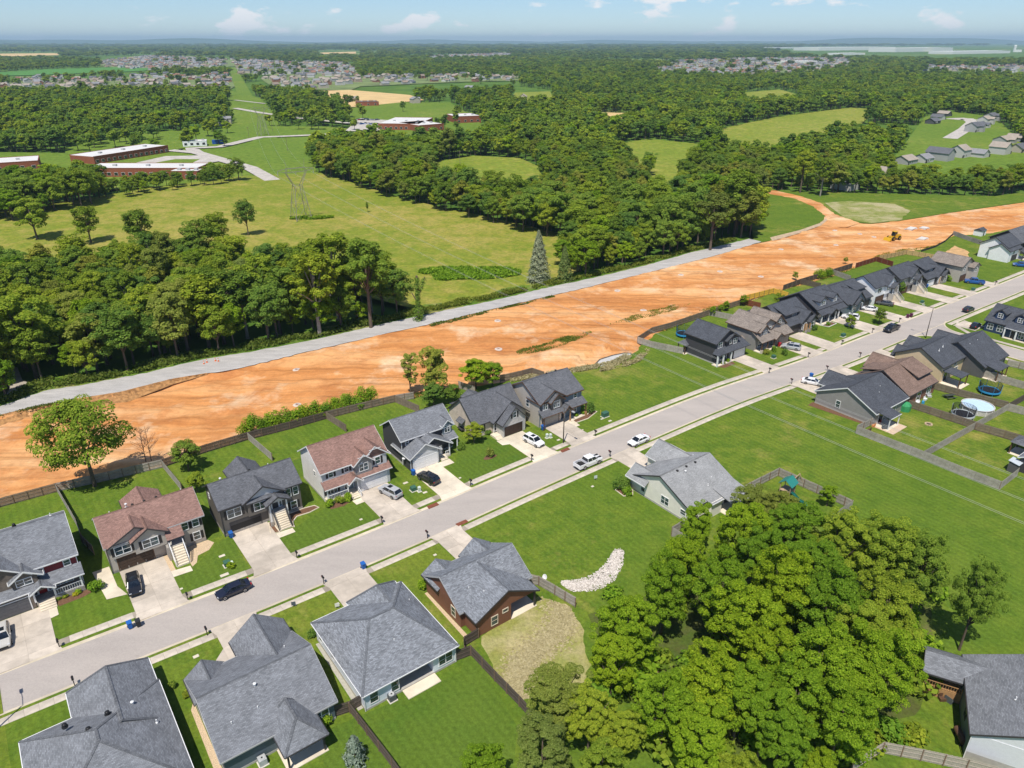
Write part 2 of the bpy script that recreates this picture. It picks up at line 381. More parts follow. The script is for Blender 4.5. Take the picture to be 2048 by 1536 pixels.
# rough lip of the cut along the gravel road
bm_ = MB(); r = random.Random(4); cols = []
for i in range(160):
    s = -62 + i * .62; n = interp(DUP, s) + .6
    e = math.sin(min(1, max(0, (i - 6) / 40)) * 1.57) * (1 if i < 130 else (160 - i) / 30)
    j = [r.uniform(-.25, .25) for _ in range(4)]
    cols.append([(*S(s, n + .3), -.05), (*S(s, n - .1 + j[0] * .6), -.02 + .12 * e + j[1] * .15), (*S(s, n - .8 * e + j[2]), -.1 - .35 * e + j[3] * .35), (*S(s, n - 1.6 * e + j[0]), -.2 - .75 * e + j[1] * .3), (*S(s, n - 3.2 * e), -.3 - 1.1 * e)])
vs = [p for c in cols for p in c]
bm_.add(vs, [(i * 5 + j, i * 5 + j + 1, i * 5 + j + 6, i * 5 + j + 5) for i in range(159) for j in range(4)])
structure(bm_.build('cut_bank', BANK, uv=False))
# gravel road and its spur into the wood
GUP = [SP_(*p) for p in [(-160, 850), (0, 812), (94, 780), (163, 770), (286, 747), (407, 718), (500, 703.5), (640, 677), (777, 645), (890, 620.5), (1001, 598), (1086, 577), (1185, 556), (1298, 529), (1378, 506), (1459, 487), (1501, 477)]]
GLO = [SP_(*p) for p in [(-160, 870), (0, 829), (72, 812.5), (156, 796), (241, 783), (342, 757), (482, 734), (600, 705), (760, 668), (858, 646.6), (1004, 612), (1160, 576.6), (1330, 535), (1427, 511), (1507, 487)]]
gs = [-110 + 1.5 * i for i in range(0, 400) if -110 + 1.5 * i < GUP[-1][0]]
rg = random.Random(8)
jl = [rg.uniform(-.25, .25) for _ in gs]; ju = [rg.uniform(-.25, .25) for _ in gs]
m = MB(); vs = []
for i, s in enumerate(gs):
    a, b = interp(GLO, s) + jl[i], interp(GUP, s) + ju[i]
    vs += [(*S(s, a - .3), -.12), (*S(s, a), -.01), (*S(s, (a + b) / 2), .05), (*S(s, b), -.01), (*S(s, b + .3), -.12)]
m.add(vs, [(5 * i + j, 5 * i + 5 + j, 5 * i + 6 + j, 5 * i + 1 + j) for i in range(len(gs) - 1) for j in range(4)])
structure(m.build('gravel_road', GRAVEL, uv=False))
sheet('gravel_track', PX((-60, 700), (35, 735), (45, 760), (95, 781), (0, 813), (20, 775), (10, 760), (-60, 735)), -.04, conc_mat('pale_track', (.42, .37, .31), .15, 0))
# rough green verge north of the gravel road, meadow behind, grass inside the dirt
vr = smooth_line(GUP, 2.0, .3, 9)
sheet('roadside_verge', [S(s, n - .2) for s, n in vr] + [S(s, n + 6 + 2 * math.sin(s * .2)) for s, n in reversed(vr)], -.03, VERGE)
sheet('meadow', PX((-300, 640), (0, 590), (330, 530), (640, 570), (850, 622), (1060, 585), (1160, 540), (1140, 470), (960, 430), (820, 400), (640, 345), (480, 352), (300, 375), (150, 400), (0, 420), (-300, 450)), -.10, MEADOW)
def blob(cx, cy, rx, ry, n=40, seed=1, rough=.18, rz=0):
    r = random.Random(seed); ph = [r.uniform(0, 6.28) for _ in range(5)]; out = []
    for i in range(n):
        a = 2 * math.pi * i / n; k = 1 + rough * sum(math.sin((j + 2) * a + ph[j]) / (j + 1.2) for j in range(5)) + r.uniform(-.04, .04)
        x, y = rx * k * math.cos(a), ry * k * math.sin(a)
        out.append((cx + x * math.cos(rz) - y * math.sin(rz), cy + x * math.sin(rz) + y * math.cos(rz)))
    return out
def ground_patch(name, pts, mat, lift=.03, step=1.0):
    """a ragged patch that follows the graded clay: small cells kept where the outline covers them"""
    import itertools
    xs = [p[0] for p in pts]; ys = [p[1] for p in pts]; m = MB(); r = random.Random(len(pts))
    def inside(x, y):
        c = False
        for (a, b) in zip(pts, pts[1:] + pts[:1]):
            if (a[1] > y) != (b[1] > y) and x < (b[0] - a[0]) * (y - a[1]) / (b[1] - a[1]) + a[0]: c = not c
        return c
    nx, ny = int((max(xs) - min(xs)) / step) + 1, int((max(ys) - min(ys)) / step) + 1
    for i, j in itertools.product(range(nx), range(ny)):
        x, y = min(xs) + i * step, min(ys) + j * step
        if inside(x + step / 2, y + step / 2):
            m.add([(a, b, dirt_z(a, b) + lift) for a, b in ((x, y), (x + step, y), (x + step, y + step), (x, y + step))], [(0, 1, 2, 3)])
    return structure(m.build(name, mat, uv=False))
def wgt(px, py, rx, ry, seed, rz=RD, rough=.3): x, y = W(px, py); return blob(x, y, rx, ry, 40, seed, rough, rz)
# ------------------------------------------------------------------ pavements
def sidewalk(name, side, s0, s1, off=1.0, wd=1.35, step=1.55, skip=()):
    ss = [s0 + i * 2.0 for i in range(int((s1 - s0) / 2) + 1)]
    par = strip(name, lambda s: cen(s) + side * (HW + off) - (wd if side < 0 else 0), lambda s: cen(s) + side * (HW + off) + (wd if side > 0 else 0), .012, CONC_J, ss)
    me = MB().box(-step / 2 + .012, step / 2 - .012, -wd / 2, wd / 2, -.02, .04).mesh('slab', WALK)
    s = s0
    while s < s1:
        if not any(a < s < b for a, b in skip):
            x, y = S(s, cen(s) + side * (HW + off + wd / 2)); a = RD + math.atan((cen(s + 1) - cen(s - 1)) / 2)
            inst('slab', me, par, (x, y, 0), a)
        s += step
    return par
def driveway(s0, s1, na, nb, rows=None, cols=2, mat=CONC, flare=.5, z=.05, label=None, ra=None):
    """concrete drive between the kerb (na) and a garage (nb) in separate slabs"""
    rows = rows or max(2, int(abs(nb - na) / 3.1)); d = 1 if nb > na else -1
    par = sheet('driveway', SNs((s0 - flare, na), (s1 + flare, na), (s1, na + d * 1.6), (s1, nb), (s0, nb), (s0, na + d * 1.6)), z - .03, CONC_J)
    if label: par['label'] = label
    a = na
    ends = [na, na + d * 1.5] + [na + d * 1.5 + (nb - na - d * 1.5) * i / rows for i in range(1, rows + 1)]
    for i in range(len(ends) - 1):
        e0, e1 = ends[i] + d * .012, ends[i + 1] - d * .012
        for c in range(cols):
            c0, c1 = s0 + (s1 - s0) * c / cols + .012, s0 + (s1 - s0) * (c + 1) / cols - .012
            f0 = flare if (i == 0 and c == 0) else 0; f1 = flare if (i == 0 and c == cols - 1) else 0
            MB().prism(SNs((c0 - f0, e0), (c1 + f1, e0), (c1, e1), (c0, e1)) if d > 0 else SNs((c0, e1), (c1, e1), (c1 + f1, e0), (c0 - f0, e0)), z - .06, z).build('slab', mat, par)
    return par
# ------------------------------------------------------------------ house kit (local frame: x along the street, y away from the camera side, z up)
TRIM = plain('white_trim', (.78, .78, .78), .5, .04); DTRIM = plain('dark_trim', (.055, .052, .055), .5, .1); BTRIM = plain('brown_trim', (.12, .065, .04), .6, .15)
GREYTRIM = plain('grey_trim', (.42, .42, .42), .6, .05); VENT_AND_DARK = plain('black_vent_and_garage_dark', (.02, .02, .022), .4, .1); PIPE = plain('white_pipe', (.75, .75, .75), .5, .05)
GLASS = glass(); DGLASS = glass('dark_glass', (.015, .02, .025))
STONE = masonry('grey_stone', (.30, .28, .26), (.42, .39, .35), .4, .18, (.2, .19, .18)); FOUND = plain('concrete_block', (.42, .40, .37), .9, .1, 2)
SHUT = plain('dark_shutter', (.035, .032, .032), .6, .1)
class House:
    def __init__(h, label, s, n, roof, wall, trim=TRIM, name='house', rz=0.0, cat='house', loc=None, group='houses along the street'):
        x, y = loc if loc else S(s, n)
        h.e = thing(name, label, cat, (x, y, 0), RD + rz, group); h.roofm, h.wallm, h.trim = roof, wall, trim
    def wall(h, x0, x1, y0, y1, z0, z1, mat=None, name='wall'):
        return MB().box(x0, x1, y0, y1, z0 - (.28 if z0 == 0 else 0), z1).build(name, mat or h.wallm, h.e)
    def foot(h, x0, x1, y0, y1, z=.35, mat=None): return h.wall(x0 - .03, x1 + .03, y0 - .03, y1 + .03, 0, z, mat or FOUND, 'foundation')
    def gable(h, x0, x1, y0, y1, ze, rise, ax='x', oh=.38, oe=None, ends=(1, 1), roof=None, wall=None, trim=None, cap=True, tri=True, th=.16, lap=(None, None)):
        """gabled roof over a block; ridge runs along ax; ends = which gable ends show"""
        oe = oh if oe is None else oe; roof = roof or h.roofm; trim = trim or h.trim; wall = wall or h.wallm
        if ax == 'x': T = lambda a, b, z: (a, b, z); a0, a1, b0, b1 = x0, x1, y0, y1
        else: T = lambda a, b, z: (b, a, z); a0, a1, b0, b1 = y0, y1, x0, x1
        c = (b0 + b1) / 2; hw = (b1 - b0) / 2; sl = rise / hw; drop = oe * sl
        A0, A1 = a0 - (oh if ends[0] else 0), a1 + (oh if ends[1] else 0)
        L = [(b0 - oe, ze - drop), (c, ze + rise), (b1 + oe, ze - drop)]
        vs = []
        for A in (A0, A1):
            vs += [T(A, L[0][0], L[0][1]), T(A, L[1][0], L[1][1]), T(A, L[2][0], L[2][1]), T(A, L[2][0], L[2][1] + th), T(A, L[1][0], L[1][1] + th), T(A, L[0][0], L[0][1] + th)]
        m = MB(); fs = [(5, 4, 10, 11), (4, 3, 9, 10), (0, 6, 7, 1), (1, 7, 8, 2), (0, 5, 11, 6), (3, 2, 8, 9), (0, 1, 4, 5), (1, 2, 3, 4), (6, 11, 10, 7), (7, 10, 9, 8)]
        if ax == 'y': fs = [f[::-1] for f in fs]
        m.add(vs, fs); ro = m.build('roof', roof, h.e)
        # trim boards along eaves and rakes, a few mm proud
        e = .02
        for bb, sg in ((L[0], -1), (L[2], 1)):
            t = MB()
            y_ = bb[0] + sg * e
            p = [T(A0 - e, y_, bb[1] - .05), T(A1 + e, y_, bb[1] - .05), T(A1 + e, y_, bb[1] + th - .02), T(A0 - e, y_, bb[1] + th - .02)]
            q = [T(A0 - e, y_ + sg * .07, bb[1] - .05), T(A1 + e, y_ + sg * .07, bb[1] - .05), T(A1 + e, y_ + sg * .07, bb[1] + th - .02), T(A0 - e, y_ + sg * .07, bb[1] + th - .02)]
            t.add(p + q, [(0, 1, 2, 3), (7, 6, 5, 4), (0, 4, 5, 1), (1, 5, 6, 2), (2, 6, 7, 3), (3, 7, 4, 0)]); t.build('gutter', trim, h.e)
        for i, (A, sg) in enumerate(((A0, -1), (A1, 1))):
            if not ends[i]: continue
            t = MB()
            for (p0, p1) in ((L[0], L[1]), (L[1], L[2])):
                a_ = A + sg * .006; b_ = A + sg * .05
                vs = [T(a_, p0[0], p0[1] - .1), T(a_, p1[0], p1[1] - .1), T(a_, p1[0], p1[1] + th - .025), T(a_, p0[0], p0[1] + th - .025),
                      T(b_, p0[0], p0[1] - .1), T(b_, p1[0], p1[1] - .1), T(b_, p1[0], p1[1] + th - .025), T(b_, p0[0], p0[1] + th - .025)]
                t.add(vs, [(0, 1, 2, 3), (7, 6, 5, 4), (0, 4, 5, 1), (1, 5, 6, 2), (2, 6, 7, 3), (3, 7, 4, 0)])
            t.build('rake_board', trim, h.e)
            if tri:
                aw = (a0 + .002) if sg < 0 else (a1 - .002); w2 = aw + (.25 if sg < 0 else -.25)
                g = MB(); g.add([T(aw, b0, ze - .01), T(aw, b1, ze - .01), T(aw, c, ze + rise), T(w2, b0, ze - .01), T(w2, b1, ze - .01), T(w2, c, ze + rise)],
                                [(0, 1, 2), (5, 4, 3), (0, 3, 4, 1), (1, 4, 5, 2), (2, 5, 3, 0)]); g.build('gable_wall', wall, h.e)
        if cap:
            k = MB(); z = ze + rise + th
            k.add([T(A0, c - .16, z - .16 * sl + .02), T(A1, c - .16, z - .16 * sl + .02), T(A1, c, z + .035), T(A0, c, z + .035), T(A1, c + .16, z - .16 * sl + .02), T(A0, c + .16, z - .16 * sl + .02)],
                  [(0, 1, 2, 3), (3, 2, 4, 5)] if ax == 'x' else [(3, 2, 1, 0), (5, 4, 2, 3)]); k.build('ridge_cap', capmat(roof), ro)
        return ro
    def hip(h, x0, x1, y0, y1, ze, rise, ax='x', oh=.4, roof=None, trim=None, run=None, ends=(1, 1)):
        """hipped roof; run = how far the ridge ends sit in from the two short sides"""
        roof = roof or h.roofm; trim = trim or h.trim
        T = (lambda a, b, z: (a, b, z)) if ax == 'x' else (lambda a, b, z: (b, a, z))
        a0, a1, b0, b1 = (x0, x1, y0, y1) if ax == 'x' else (y0, y1, x0, x1)
        c = (b0 + b1) / 2; hw = (b1 - b0) / 2; sl = rise / hw; run = hw if run is None else run
        a0 -= oh; a1 += oh; b0 -= oh; b1 += oh; z = ze - oh * sl + .12
        r0 = a0 + (run + oh if ends[0] else 0); r1 = a1 - (run + oh if ends[1] else 0); zr = ze + rise + .12
        vs = [T(a0, b0, z), T(a1, b0, z), T(a1, b1, z), T(a0, b1, z), T(r0, c, zr), T(r1, c, zr), T(a0, b0, z - .14), T(a1, b0, z - .14), T(a1, b1, z - .14), T(a0, b1, z - .14)]
        fs = [(0, 1, 5, 4), (2, 3, 4, 5), (1, 2, 5), (3, 0, 4), (6, 7, 1, 0), (7, 8, 2, 1), (8, 9, 3, 2), (9, 6, 0, 3), (9, 8, 7, 6)]
        if ax == 'y': fs = [f[::-1] for f in fs]
        ro = MB().add(vs, fs).build('roof', roof, h.e)
        cp = MB()
        for p, q in ((vs[0], vs[4]), (vs[3], vs[4]), (vs[1], vs[5]), (vs[2], vs[5]), (vs[4], vs[5])): cp.bar(Vector(p) + Vector((0, 0, .0)), Vector(q) + Vector((0, 0, .0)), .3, .05)
        cp.build('ridge_cap', capmat(roof), ro)
        t = MB()
        for p, q in ((0, 1), (1, 2), (2, 3), (3, 0)):
            P, Q = Vector(vs[p]), Vector(vs[q]); d = (Q - P).normalized(); o = Vector((d.y, -d.x, 0)) * (.05 if ax == 'x' else -.05)
            t.bar(P + o - Vector((0, 0, .07)), Q + o - Vector((0, 0, .07)), .08, .13)
        t.build('gutter', trim, h.e); return ro
    def slab(h, p, th=.14, mat=None, name='roof', trim=True):
        """one sloping roof plane through four corners (low edge first)"""
        vs = [Vector(q) for q in p]; dn = Vector((0, 0, -th))
        if (vs[1] - vs[0]).cross(vs[3] - vs[0]).z < 0: vs = [vs[1], vs[0], vs[3], vs[2]]
        o = MB().add(vs + [v + dn for v in vs], [(0, 1, 2, 3), (7, 6, 5, 4), (0, 4, 5, 1), (1, 5, 6, 2), (2, 6, 7, 3), (3, 7, 4, 0)]).build(name, mat or h.roofm, h.e)
        if trim:
            d = (vs[1] - vs[0]).normalized(); off = Vector((d.y, -d.x, 0)) * .045
            MB().bar(vs[0] + off + Vector((0, 0, -.06)), vs[1] + off + Vector((0, 0, -.06)), .08, .13).build('gutter', h.trim, h.e)
        return o
    def porch_roof(h, x0, x1, yf, yb, zf, zb, hipL=0, hipR=0, mat=None):
        """lean-to roof: low front edge at yf, high edge at yb; hipped ends when hipL/R > 0"""
        vs = [(x0, yf, zf), (x1, yf, zf), (x1 - hipR, yb, zb), (x0 + hipL, yb, zb)]
        o = MB(); lo = [(v[0], v[1], v[2] - .14) for v in vs]
        pts = vs + lo; fs = [(0, 1, 2, 3), (7, 6, 5, 4), (0, 4, 5, 1), (1, 5, 6, 2), (2, 6, 7, 3), (3, 7, 4, 0)]
        if hipL: pts += [(x0, yb, zf)]; fs.append((0, 3, len(pts) - 1))
        if hipR: pts += [(x1, yb, zf)]; fs.append((1, len(pts) - 1, 2))
        if yb < yf: fs = [f[::-1] for f in fs]
        o.add(pts, fs); r = o.build('roof', mat or h.roofm, h.e)
        sg = -1 if yf < yb else 1
        MB().box(x0 - .02, x1 + .02, min(yf + sg * .01, yf + sg * .08), max(yf + sg * .01, yf + sg * .08), zf - .15, zf + .0).build('gutter', h.trim, h.e); return r
    # --- openings; face: 'f' y=const facing -y, 'b' facing +y, 'l' facing -x, 'r' facing +x
    def _T(h, face, at):
        if face == 'f': return lambda u, d, z: (u, at - d, z)
        if face == 'b': return lambda u, d, z: (u, at + d, z)
        if face == 'l': return lambda u, d, z: (at - d, u, z)
        return lambda u, d, z: (at + d, u, z)
    def _bx(h, mb, T, u0, u1, d0, d1, z0, z1):
        a, b = T(u0, d0, z0), T(u1, d1, z1)
        mb.box(min(a[0], b[0]), max(a[0], b[0]), min(a[1], b[1]), max(a[1], b[1]), z0, z1)
    def window(h, face, at, u, z, w=.95, ht=1.5, cols=1, shut=False, frame=None, gl=None, sh=None, rows=2):
        T = h._T(face, at); f = frame or TRIM; m = MB(); e = .1
        u0, u1, z1 = u - w / 2, u + w / 2, z + ht
        for a in ((u0 - e, u1 + e, z - e, z), (u0 - e, u1 + e, z1, z1 + e), (u0 - e, u0, z, z1), (u1, u1 + e, z, z1)): h._bx(m, T, a[0], a[1], -.03, .07, a[2], a[3])
        for c in range(1, cols): x = u0 + w * c / cols; h._bx(m, T, x - .05, x + .05, -.02, .06, z, z1)
        for k in range(1, rows): zz = z + ht * k / rows; h._bx(m, T, u0, u1, -.02, .045, zz - .03, zz + .03)
        win = m.build('window', f, h.e)
        for c in range(cols):
            p = MB(); h._bx(p, T, u0 + w * c / cols, u0 + w * (c + 1) / cols, -.02, .025, z, z1); p.build('pane', gl or GLASS, win)
        if shut:
            for a, b in ((u0 - e - .42, u0 - e - .04), (u1 + e + .04, u1 + e + .42)):
                s_ = MB(); h._bx(s_, T, a, b, .003, .05, z - .05, z1 + .05); s_.build('shutter', sh or SHUT, h.e)
        return win
    def door(h, face, at, u, z, w=1.0, ht=2.1, mat=None, side=False):
        T = h._T(face, at); m = MB(); e = .12
        for a in ((u - w / 2 - e, u - w / 2, z, z + ht), (u + w / 2, u + w / 2 + e, z, z + ht), (u - w / 2 - e, u + w / 2 + e, z + ht, z + ht + e)): h._bx(m, T, a[0], a[1], -.03, .07, a[2], a[3])
        m.build('door_frame', TRIM, h.e)
        d = MB(); h._bx(d, T, u - w / 2, u + w / 2, -.03, .03, z, z + ht); dd = d.build('door', mat or DTRIM, h.e)
        k = MB(); h._bx(k, T, u + w / 2 - .14, u + w / 2 - .06, .03, .09, z + .95, z + 1.1); k.build('handle', GREYTRIM, dd)
        if side: h.window(face, at, u + w / 2 + .38, z + .1, .32, ht - .2, 1); h.window(face, at, u - w / 2 - .38, z + .1, .32, ht - .2, 1)
    def garage(h, face, at, u, w=4.9, ht=2.15, mat=None, z=0.05, trim=None, panels=(4, 4)):
        T = h._T(face, at); m = MB(); e = .14
        for a in ((u - w / 2 - e, u - w / 2, z, z + ht), (u + w / 2, u + w / 2 + e, z, z + ht), (u - w / 2 - e, u + w / 2 + e, z + ht, z + ht + e)): h._bx(m, T, a[0], a[1], -.03, .06, a[2], a[3])
        m.build('garage_frame', trim or h.trim, h.e)
        b = MB(); h._bx(b, T, u - w / 2, u + w / 2, -.05, .004, z, z + ht); gd = b.build('garage_door', mat or TRIM, h.e)
        for r in range(panels[0]):
            for c in range(panels[1]):
                p = MB(); h._bx(p, T, u - w / 2 + w * c / panels[1] + .06, u - w / 2 + w * (c + 1) / panels[1] - .06, .004, .035, z + ht * r / panels[0] + .05, z + ht * (r + 1) / panels[0] - .05)
                p.build('panel', mat or TRIM, gd)
    def garage_open(h, face, at, u, w=4.9, ht=2.15, depth=3.0):
        T = h._T(face, at); m = MB(); h._bx(m, T, u - w / 2, u + w / 2, -.05, .004, 0.05, ht); m.build('garage_dark_panel', VENT_AND_DARK, h.e)  # flat black panel paints the shade inside the open garage
        m = MB(); e = .14
        for a in ((u - w / 2 - e, u - w / 2, 0, ht), (u + w / 2, u + w / 2 + e, 0, ht), (u - w / 2 - e, u + w / 2 + e, ht, ht + e)): h._bx(m, T, a[0], a[1], -.03, .06, a[2], a[3])
        m.build('garage_frame', h.trim, h.e)
        m = MB(); h._bx(m, T, u - w / 2 + .02, u + w / 2 - .02, .006, .05, ht - .55, ht - .05); m.build('garage_door', h.trim, h.e)
    def post(h, x, y, z0, z1, w=.2, mat=None, base=None):
        p = MB().box(x - w / 2, x + w / 2, y - w / 2, y + w / 2, z0, z1).build('post', mat or h.trim, h.e)
        if base: MB().box(x - w, x + w, y - w, y + w, z0 - .002, z0 + .9).build('post_base', base, p)
    def railing(h, a, b, z, ht=.95, mat=None, za=None, gap=.28):
        """sloping or level rail with balusters between a and b (x, y), deck heights z and za"""
        za = z if za is None else za; m = MB(); A = Vector((a[0], a[1], z)); B = Vector((b[0], b[1], za)); L = (B - A).length; k = max(2, int(L / gap))
        m.bar(A + Vector((0, 0, ht)), B + Vector((0, 0, ht)), .09, .07); m.bar(A + Vector((0, 0, .12)), B + Vector((0, 0, .12)), .06, .06)
        for i in range(k + 1):
            p = A.lerp(B, i / k); w = .1 if i in (0, k) else .045; m.bar(p, p + Vector((0, 0, ht)), w)
        m.build('railing', mat or TRIM, h.e)
    def steps(h, x0, x1, yf, yb, ztop, n, mat=None, z0=0.0):
        st = MB(); d = (yb - yf) / n; par = None
        for i in range(n):
            z = z0 + (ztop - z0) * (i + 1) / n; ya, yc = sorted((yf + d * i + .004, yf + d * (i + 1) - .004))
            MB().box(x0, x1, ya, yc, z0 - .1, z).build('step', mat or CONC_B, h.e)
    def deck(h, x0, x1, y0, y1, z, mat=None, z0=-.1): return MB().box(x0, x1, y0, y1, z0, z).build('porch_floor', mat or CONC_B, h.e)
    def roof_vent(h, x, y, z, r=.22): MB().lathe([(r * 1.25, -.1), (r * 1.25, .05), (r * .7, .08), (r, .2), (r * .95, .36), (r * .4, .44)], 12, (x, y, z)).build('roof_vent', VENT_AND_DARK, h.e, smooth=True)
    def pipe(h, x, y, z, r=.07, ht=.45, mat=None): MB().lathe([(r * 2.2, -.15), (r * 2, .06), (r, .1), (r, ht)], 8, (x, y, z)).build('vent_pipe', mat or PIPE, h.e)
    def flue(h, x, y, z): MB().lathe([(.3, -.2), (.3, .05), (.09, .1), (.09, .6), (.2, .62), (.2, .72), (.05, .82)], 10, (x, y, z)).build('flue', PIPE, h.e)
    def downspout(h, x, y, z): MB().box(x - .045, x + .045, y - .045, y + .045, .05, z).build('downspout', h.trim, h.e)
def shingles(): pass
R_GREY = shingle('grey_shingles', (.205, .215, .235)); R_GREY2 = shingle('charcoal_shingles', (.135, .14, .155)); R_DARK = shingle('slate_shingles', (.085, .092, .108))
R_BROWN = shingle('russet_shingles', (.29, .175, .145)); R_BROWN2 = shingle('brown_shingles', (.225, .155, .125)); R_TAN = shingle('taupe_shingles', (.265, .225, .195)); R_LIGHT = shingle('light_grey_shingles', (.315, .32, .325), .12)
R_BLEND = shingle('weathered_grey_shingles', (.225, .24, .265), .3)
W_TAUPE = siding('taupe_siding', (.46, .42, .37)); W_UMBER = siding('umber_siding', (.155, .138, .122)); W_IVORY = siding('ivory_siding', (.86, .83, .79)); W_GREY = siding('pale_grey_siding', (.55, .56, .57))
W_CHAR = siding('charcoal_siding', (.065, .062, .072)); W_TANB = masonry('tan_brick', (.62, .53, .44), (.56, .48, .40)); W_GBRICK = masonry('grey_brick', (.52, .50, .47), (.44, .43, .42))
W_RED = siding('maroon_siding', (.20, .028, .035), vert=True, lap=.3); W_UMBRICK = masonry('umber_brick', (.17, .14, .115), (.12, .10, .085)); W_RUST = siding('rust_siding', (.215, .098, .062))
W_BLUE = siding('pale_blue_siding', (.70, .76, .84)); W_SLATE = siding('slate_blue_siding', (.105, .135, .165)); W_CREAM = siding('cream_siding', (.82, .78, .70)); W_MID = siding('grey_brown_siding', (.29, .275, .265))
W_BUFF = siding('buff_siding', (.70, .54, .35)); W_STEEL = siding('blue_grey_siding', (.17, .215, .25)); W_WHITE = siding('white_siding', (.87, .87, .88)); W_NAVY = siding('navy_siding', (.032, .055, .115)); W_DGREY = siding('dark_grey_siding', (.115, .112, .118))
# ------------------------------------------------------------------ the street: paving
DW_FAR = [(-11.4, -4.9, 102.9, 'a'), (4.7, 10.9, 104.3, 'b'), (20.9, 26.9, 103.4, 'c'), (42.4, 48.4, 102.0, 'd'), (53.7, 59.3, 102.4, 'e'), (74.3, 79.6, 102.5, 'f'), (84.0, 89.6, 101.5, 'g'), (143.8, 149.0, 100.2, 'h'), (160.6, 166.4, 98.8, 'i'), (169.0, 174.6, 101.0, 'j'), (189.2, 195.6, 102.0, 'k'), (203.6, 209.6, 101.2, 'l'), (217.4, 223.2, 101.0, 'm'), (231.8, 238.0, 101.0, 'n'), (243.8, 249.6, 99.4, 'o'), (259.6, 265.0, 96.0, 'p'), (303, 309, 97.5, 'q')]
DW_NEAR = [(-3.8, 2.4, 80.4), (12.4, 17.8, 76.9), (28.4, 34.4, 74.3), (46.7, 51.6, 73.5), (87.0, 92.6, 77.2), (143.0, 148.6, 75.2), (156.5, 162.0, 74.2), (174.5, 180.0, 74.4)]
sidewalk('sidewalk', 1, -60, 300, .78, 1.32, 1.55, [(a - .7, b + .7) for a, b, _, _ in DW_FAR])
sidewalk('sidewalk', -1, -60, 196, .62, 1.25, 1.55, [(a - .7, b + .7) for a, b, _ in DW_NEAR])
sidewalk('sidewalk', -1, 214, 300, .62, 1.25, 1.55)
for a, b, nb, k in DW_FAR: driveway(a, b, cen((a + b) / 2) + HW - .12, nb, label=None, mat=CONC_B if k in 'ef' else CONC)
for a, b, nb in DW_NEAR: driveway(a, b, cen((a + b) / 2) - HW + .12, nb)
# side street with rounded corners
q = [(194.5, 80.9)] + [(194.7 + 6.4 * math.sin(t * math.pi / 16), 74.3 + 6.4 * math.cos(t * math.pi / 16)) for t in range(1, 8)] + [(201.2, 66), (201.2, -60), (208.4, -60), (208.4, 66)] + [(214.8 - 6.4 * math.cos(t * math.pi / 16), 74.3 + 6.4 * math.sin(t * math.pi / 16)) for t in range(1, 8)] + [(215, 80.9)]
sheet('side_street', SNs(*q), .012, STREET)
for pts in (q[:10], q[9:]):
    pass
def ribbon(name, pts, w, z, mat, h=.1, closed=False):
    """low kerb or border that follows a line"""
    m = MB(); k = len(pts); vs = []
    for i, p in enumerate(pts):
        a = pts[i - 1] if (i or closed) else p; b = pts[(i + 1) % k] if (i < k - 1 or closed) else p
        d = Vector((b[0] - a[0], b[1] - a[1])).normalized(); o = Vector((-d.y, d.x)) * w / 2
        vs += [(p[0] + o.x, p[1] + o.y, z), (p[0] + o.x, p[1] + o.y, z + h), (p[0] - o.x, p[1] - o.y, z + h), (p[0] - o.x, p[1] - o.y, z)]
    R = range(k if closed else k - 1)
    m.add(vs, [(4 * i + j, 4 * ((i + 1) % k) + j, 4 * ((i + 1) % k) + j + 1, 4 * i + j + 1) for i in R for j in range(3)])
    return m.build(name, mat, uv=False)
structure(ribbon('kerb', SNs(*q[:10]), .4, -.05, KERB, .12)); structure(ribbon('kerb', SNs(*q[10:]), .4, -.05, KERB, .12))
structure(ribbon('sidewalk', SNs((192, 78.6), (196.0, 77.4), (198.8, 73.5), (199.2, 66), (199.2, 10)), 1.3, -.04, WALK, .07)); structure(ribbon('sidewalk', SNs((217, 78.3), (213, 76.8), (210.6, 73), (210.3, 66), (210.3, 10)), 1.3, -.04, WALK, .07))
driveway(213.6, 219.5, 78.2, 72.6, rows=1, cols=2)

# ------------------------------------------------------------------ houses, far side of the street
h = House('two-storey house with maroon upper siding and grey roof at the left edge', -13, 104.7, R_GREY, W_UMBRICK)
h.wall(0, 7.2, 0, 12.6, 0, 5.5, W_UMBRICK); h.wall(7.2, 13, 0, 12.6, 0, 5.5, W_RED); h.wall(7.3, 13.04, -.04, 12.64, 0, 3.1, W_UMBRICK); h.wall(0, 6.9, -1.7, 0, 0, 2.9, W_UMBRICK)
h.gable(0, 13, 0, 12.6, 5.5, 3.3, 'x'); h.gable(1.2, 7.2, -.5, 6, 5.3, 2.1, 'y', ends=(1, 0), wall=W_UMBRICK); h.wall(1.25, 7.15, -.48, .1, 2.9, 5.35, W_UMBRICK)
h.gable(5.0, 8.4, -.9, 4, 4.9, 1.15, 'y', ends=(1, 0), wall=W_UMBRICK); h.wall(5.05, 8.0, -.86, .1, 3.4, 4.95, W_UMBRICK)
h.porch_roof(-.4, 13.4, -1.9, .05, 2.95, 3.9); h.gable(6.9, 9.3, -2.1, 0, 2.9, .75, 'y', ends=(1, 0), wall=W_UMBRICK)
h.window('f', -.05, 8.5, 4.0, .75, .9); h.window('f', -.05, 11.8, 4.0, .75, .9); h.window('f', -.86, 6.4, 3.75, 1.8, .95, 2)
h.window('f', -.06, 10.7, 1.35, 2.4, 1.25, 3); h.door('f', -.06, 8.1, .9, 1.0, 2.0, plain('red_door', (.28, .02, .02), .5), True)
h.garage('f', -1.7, 3.5, 5.6, 2.2, plain('grey_door', (.12, .12, .13), .5)); h.deck(7.0, 13.0, -1.75, -.07, .85, STONE)
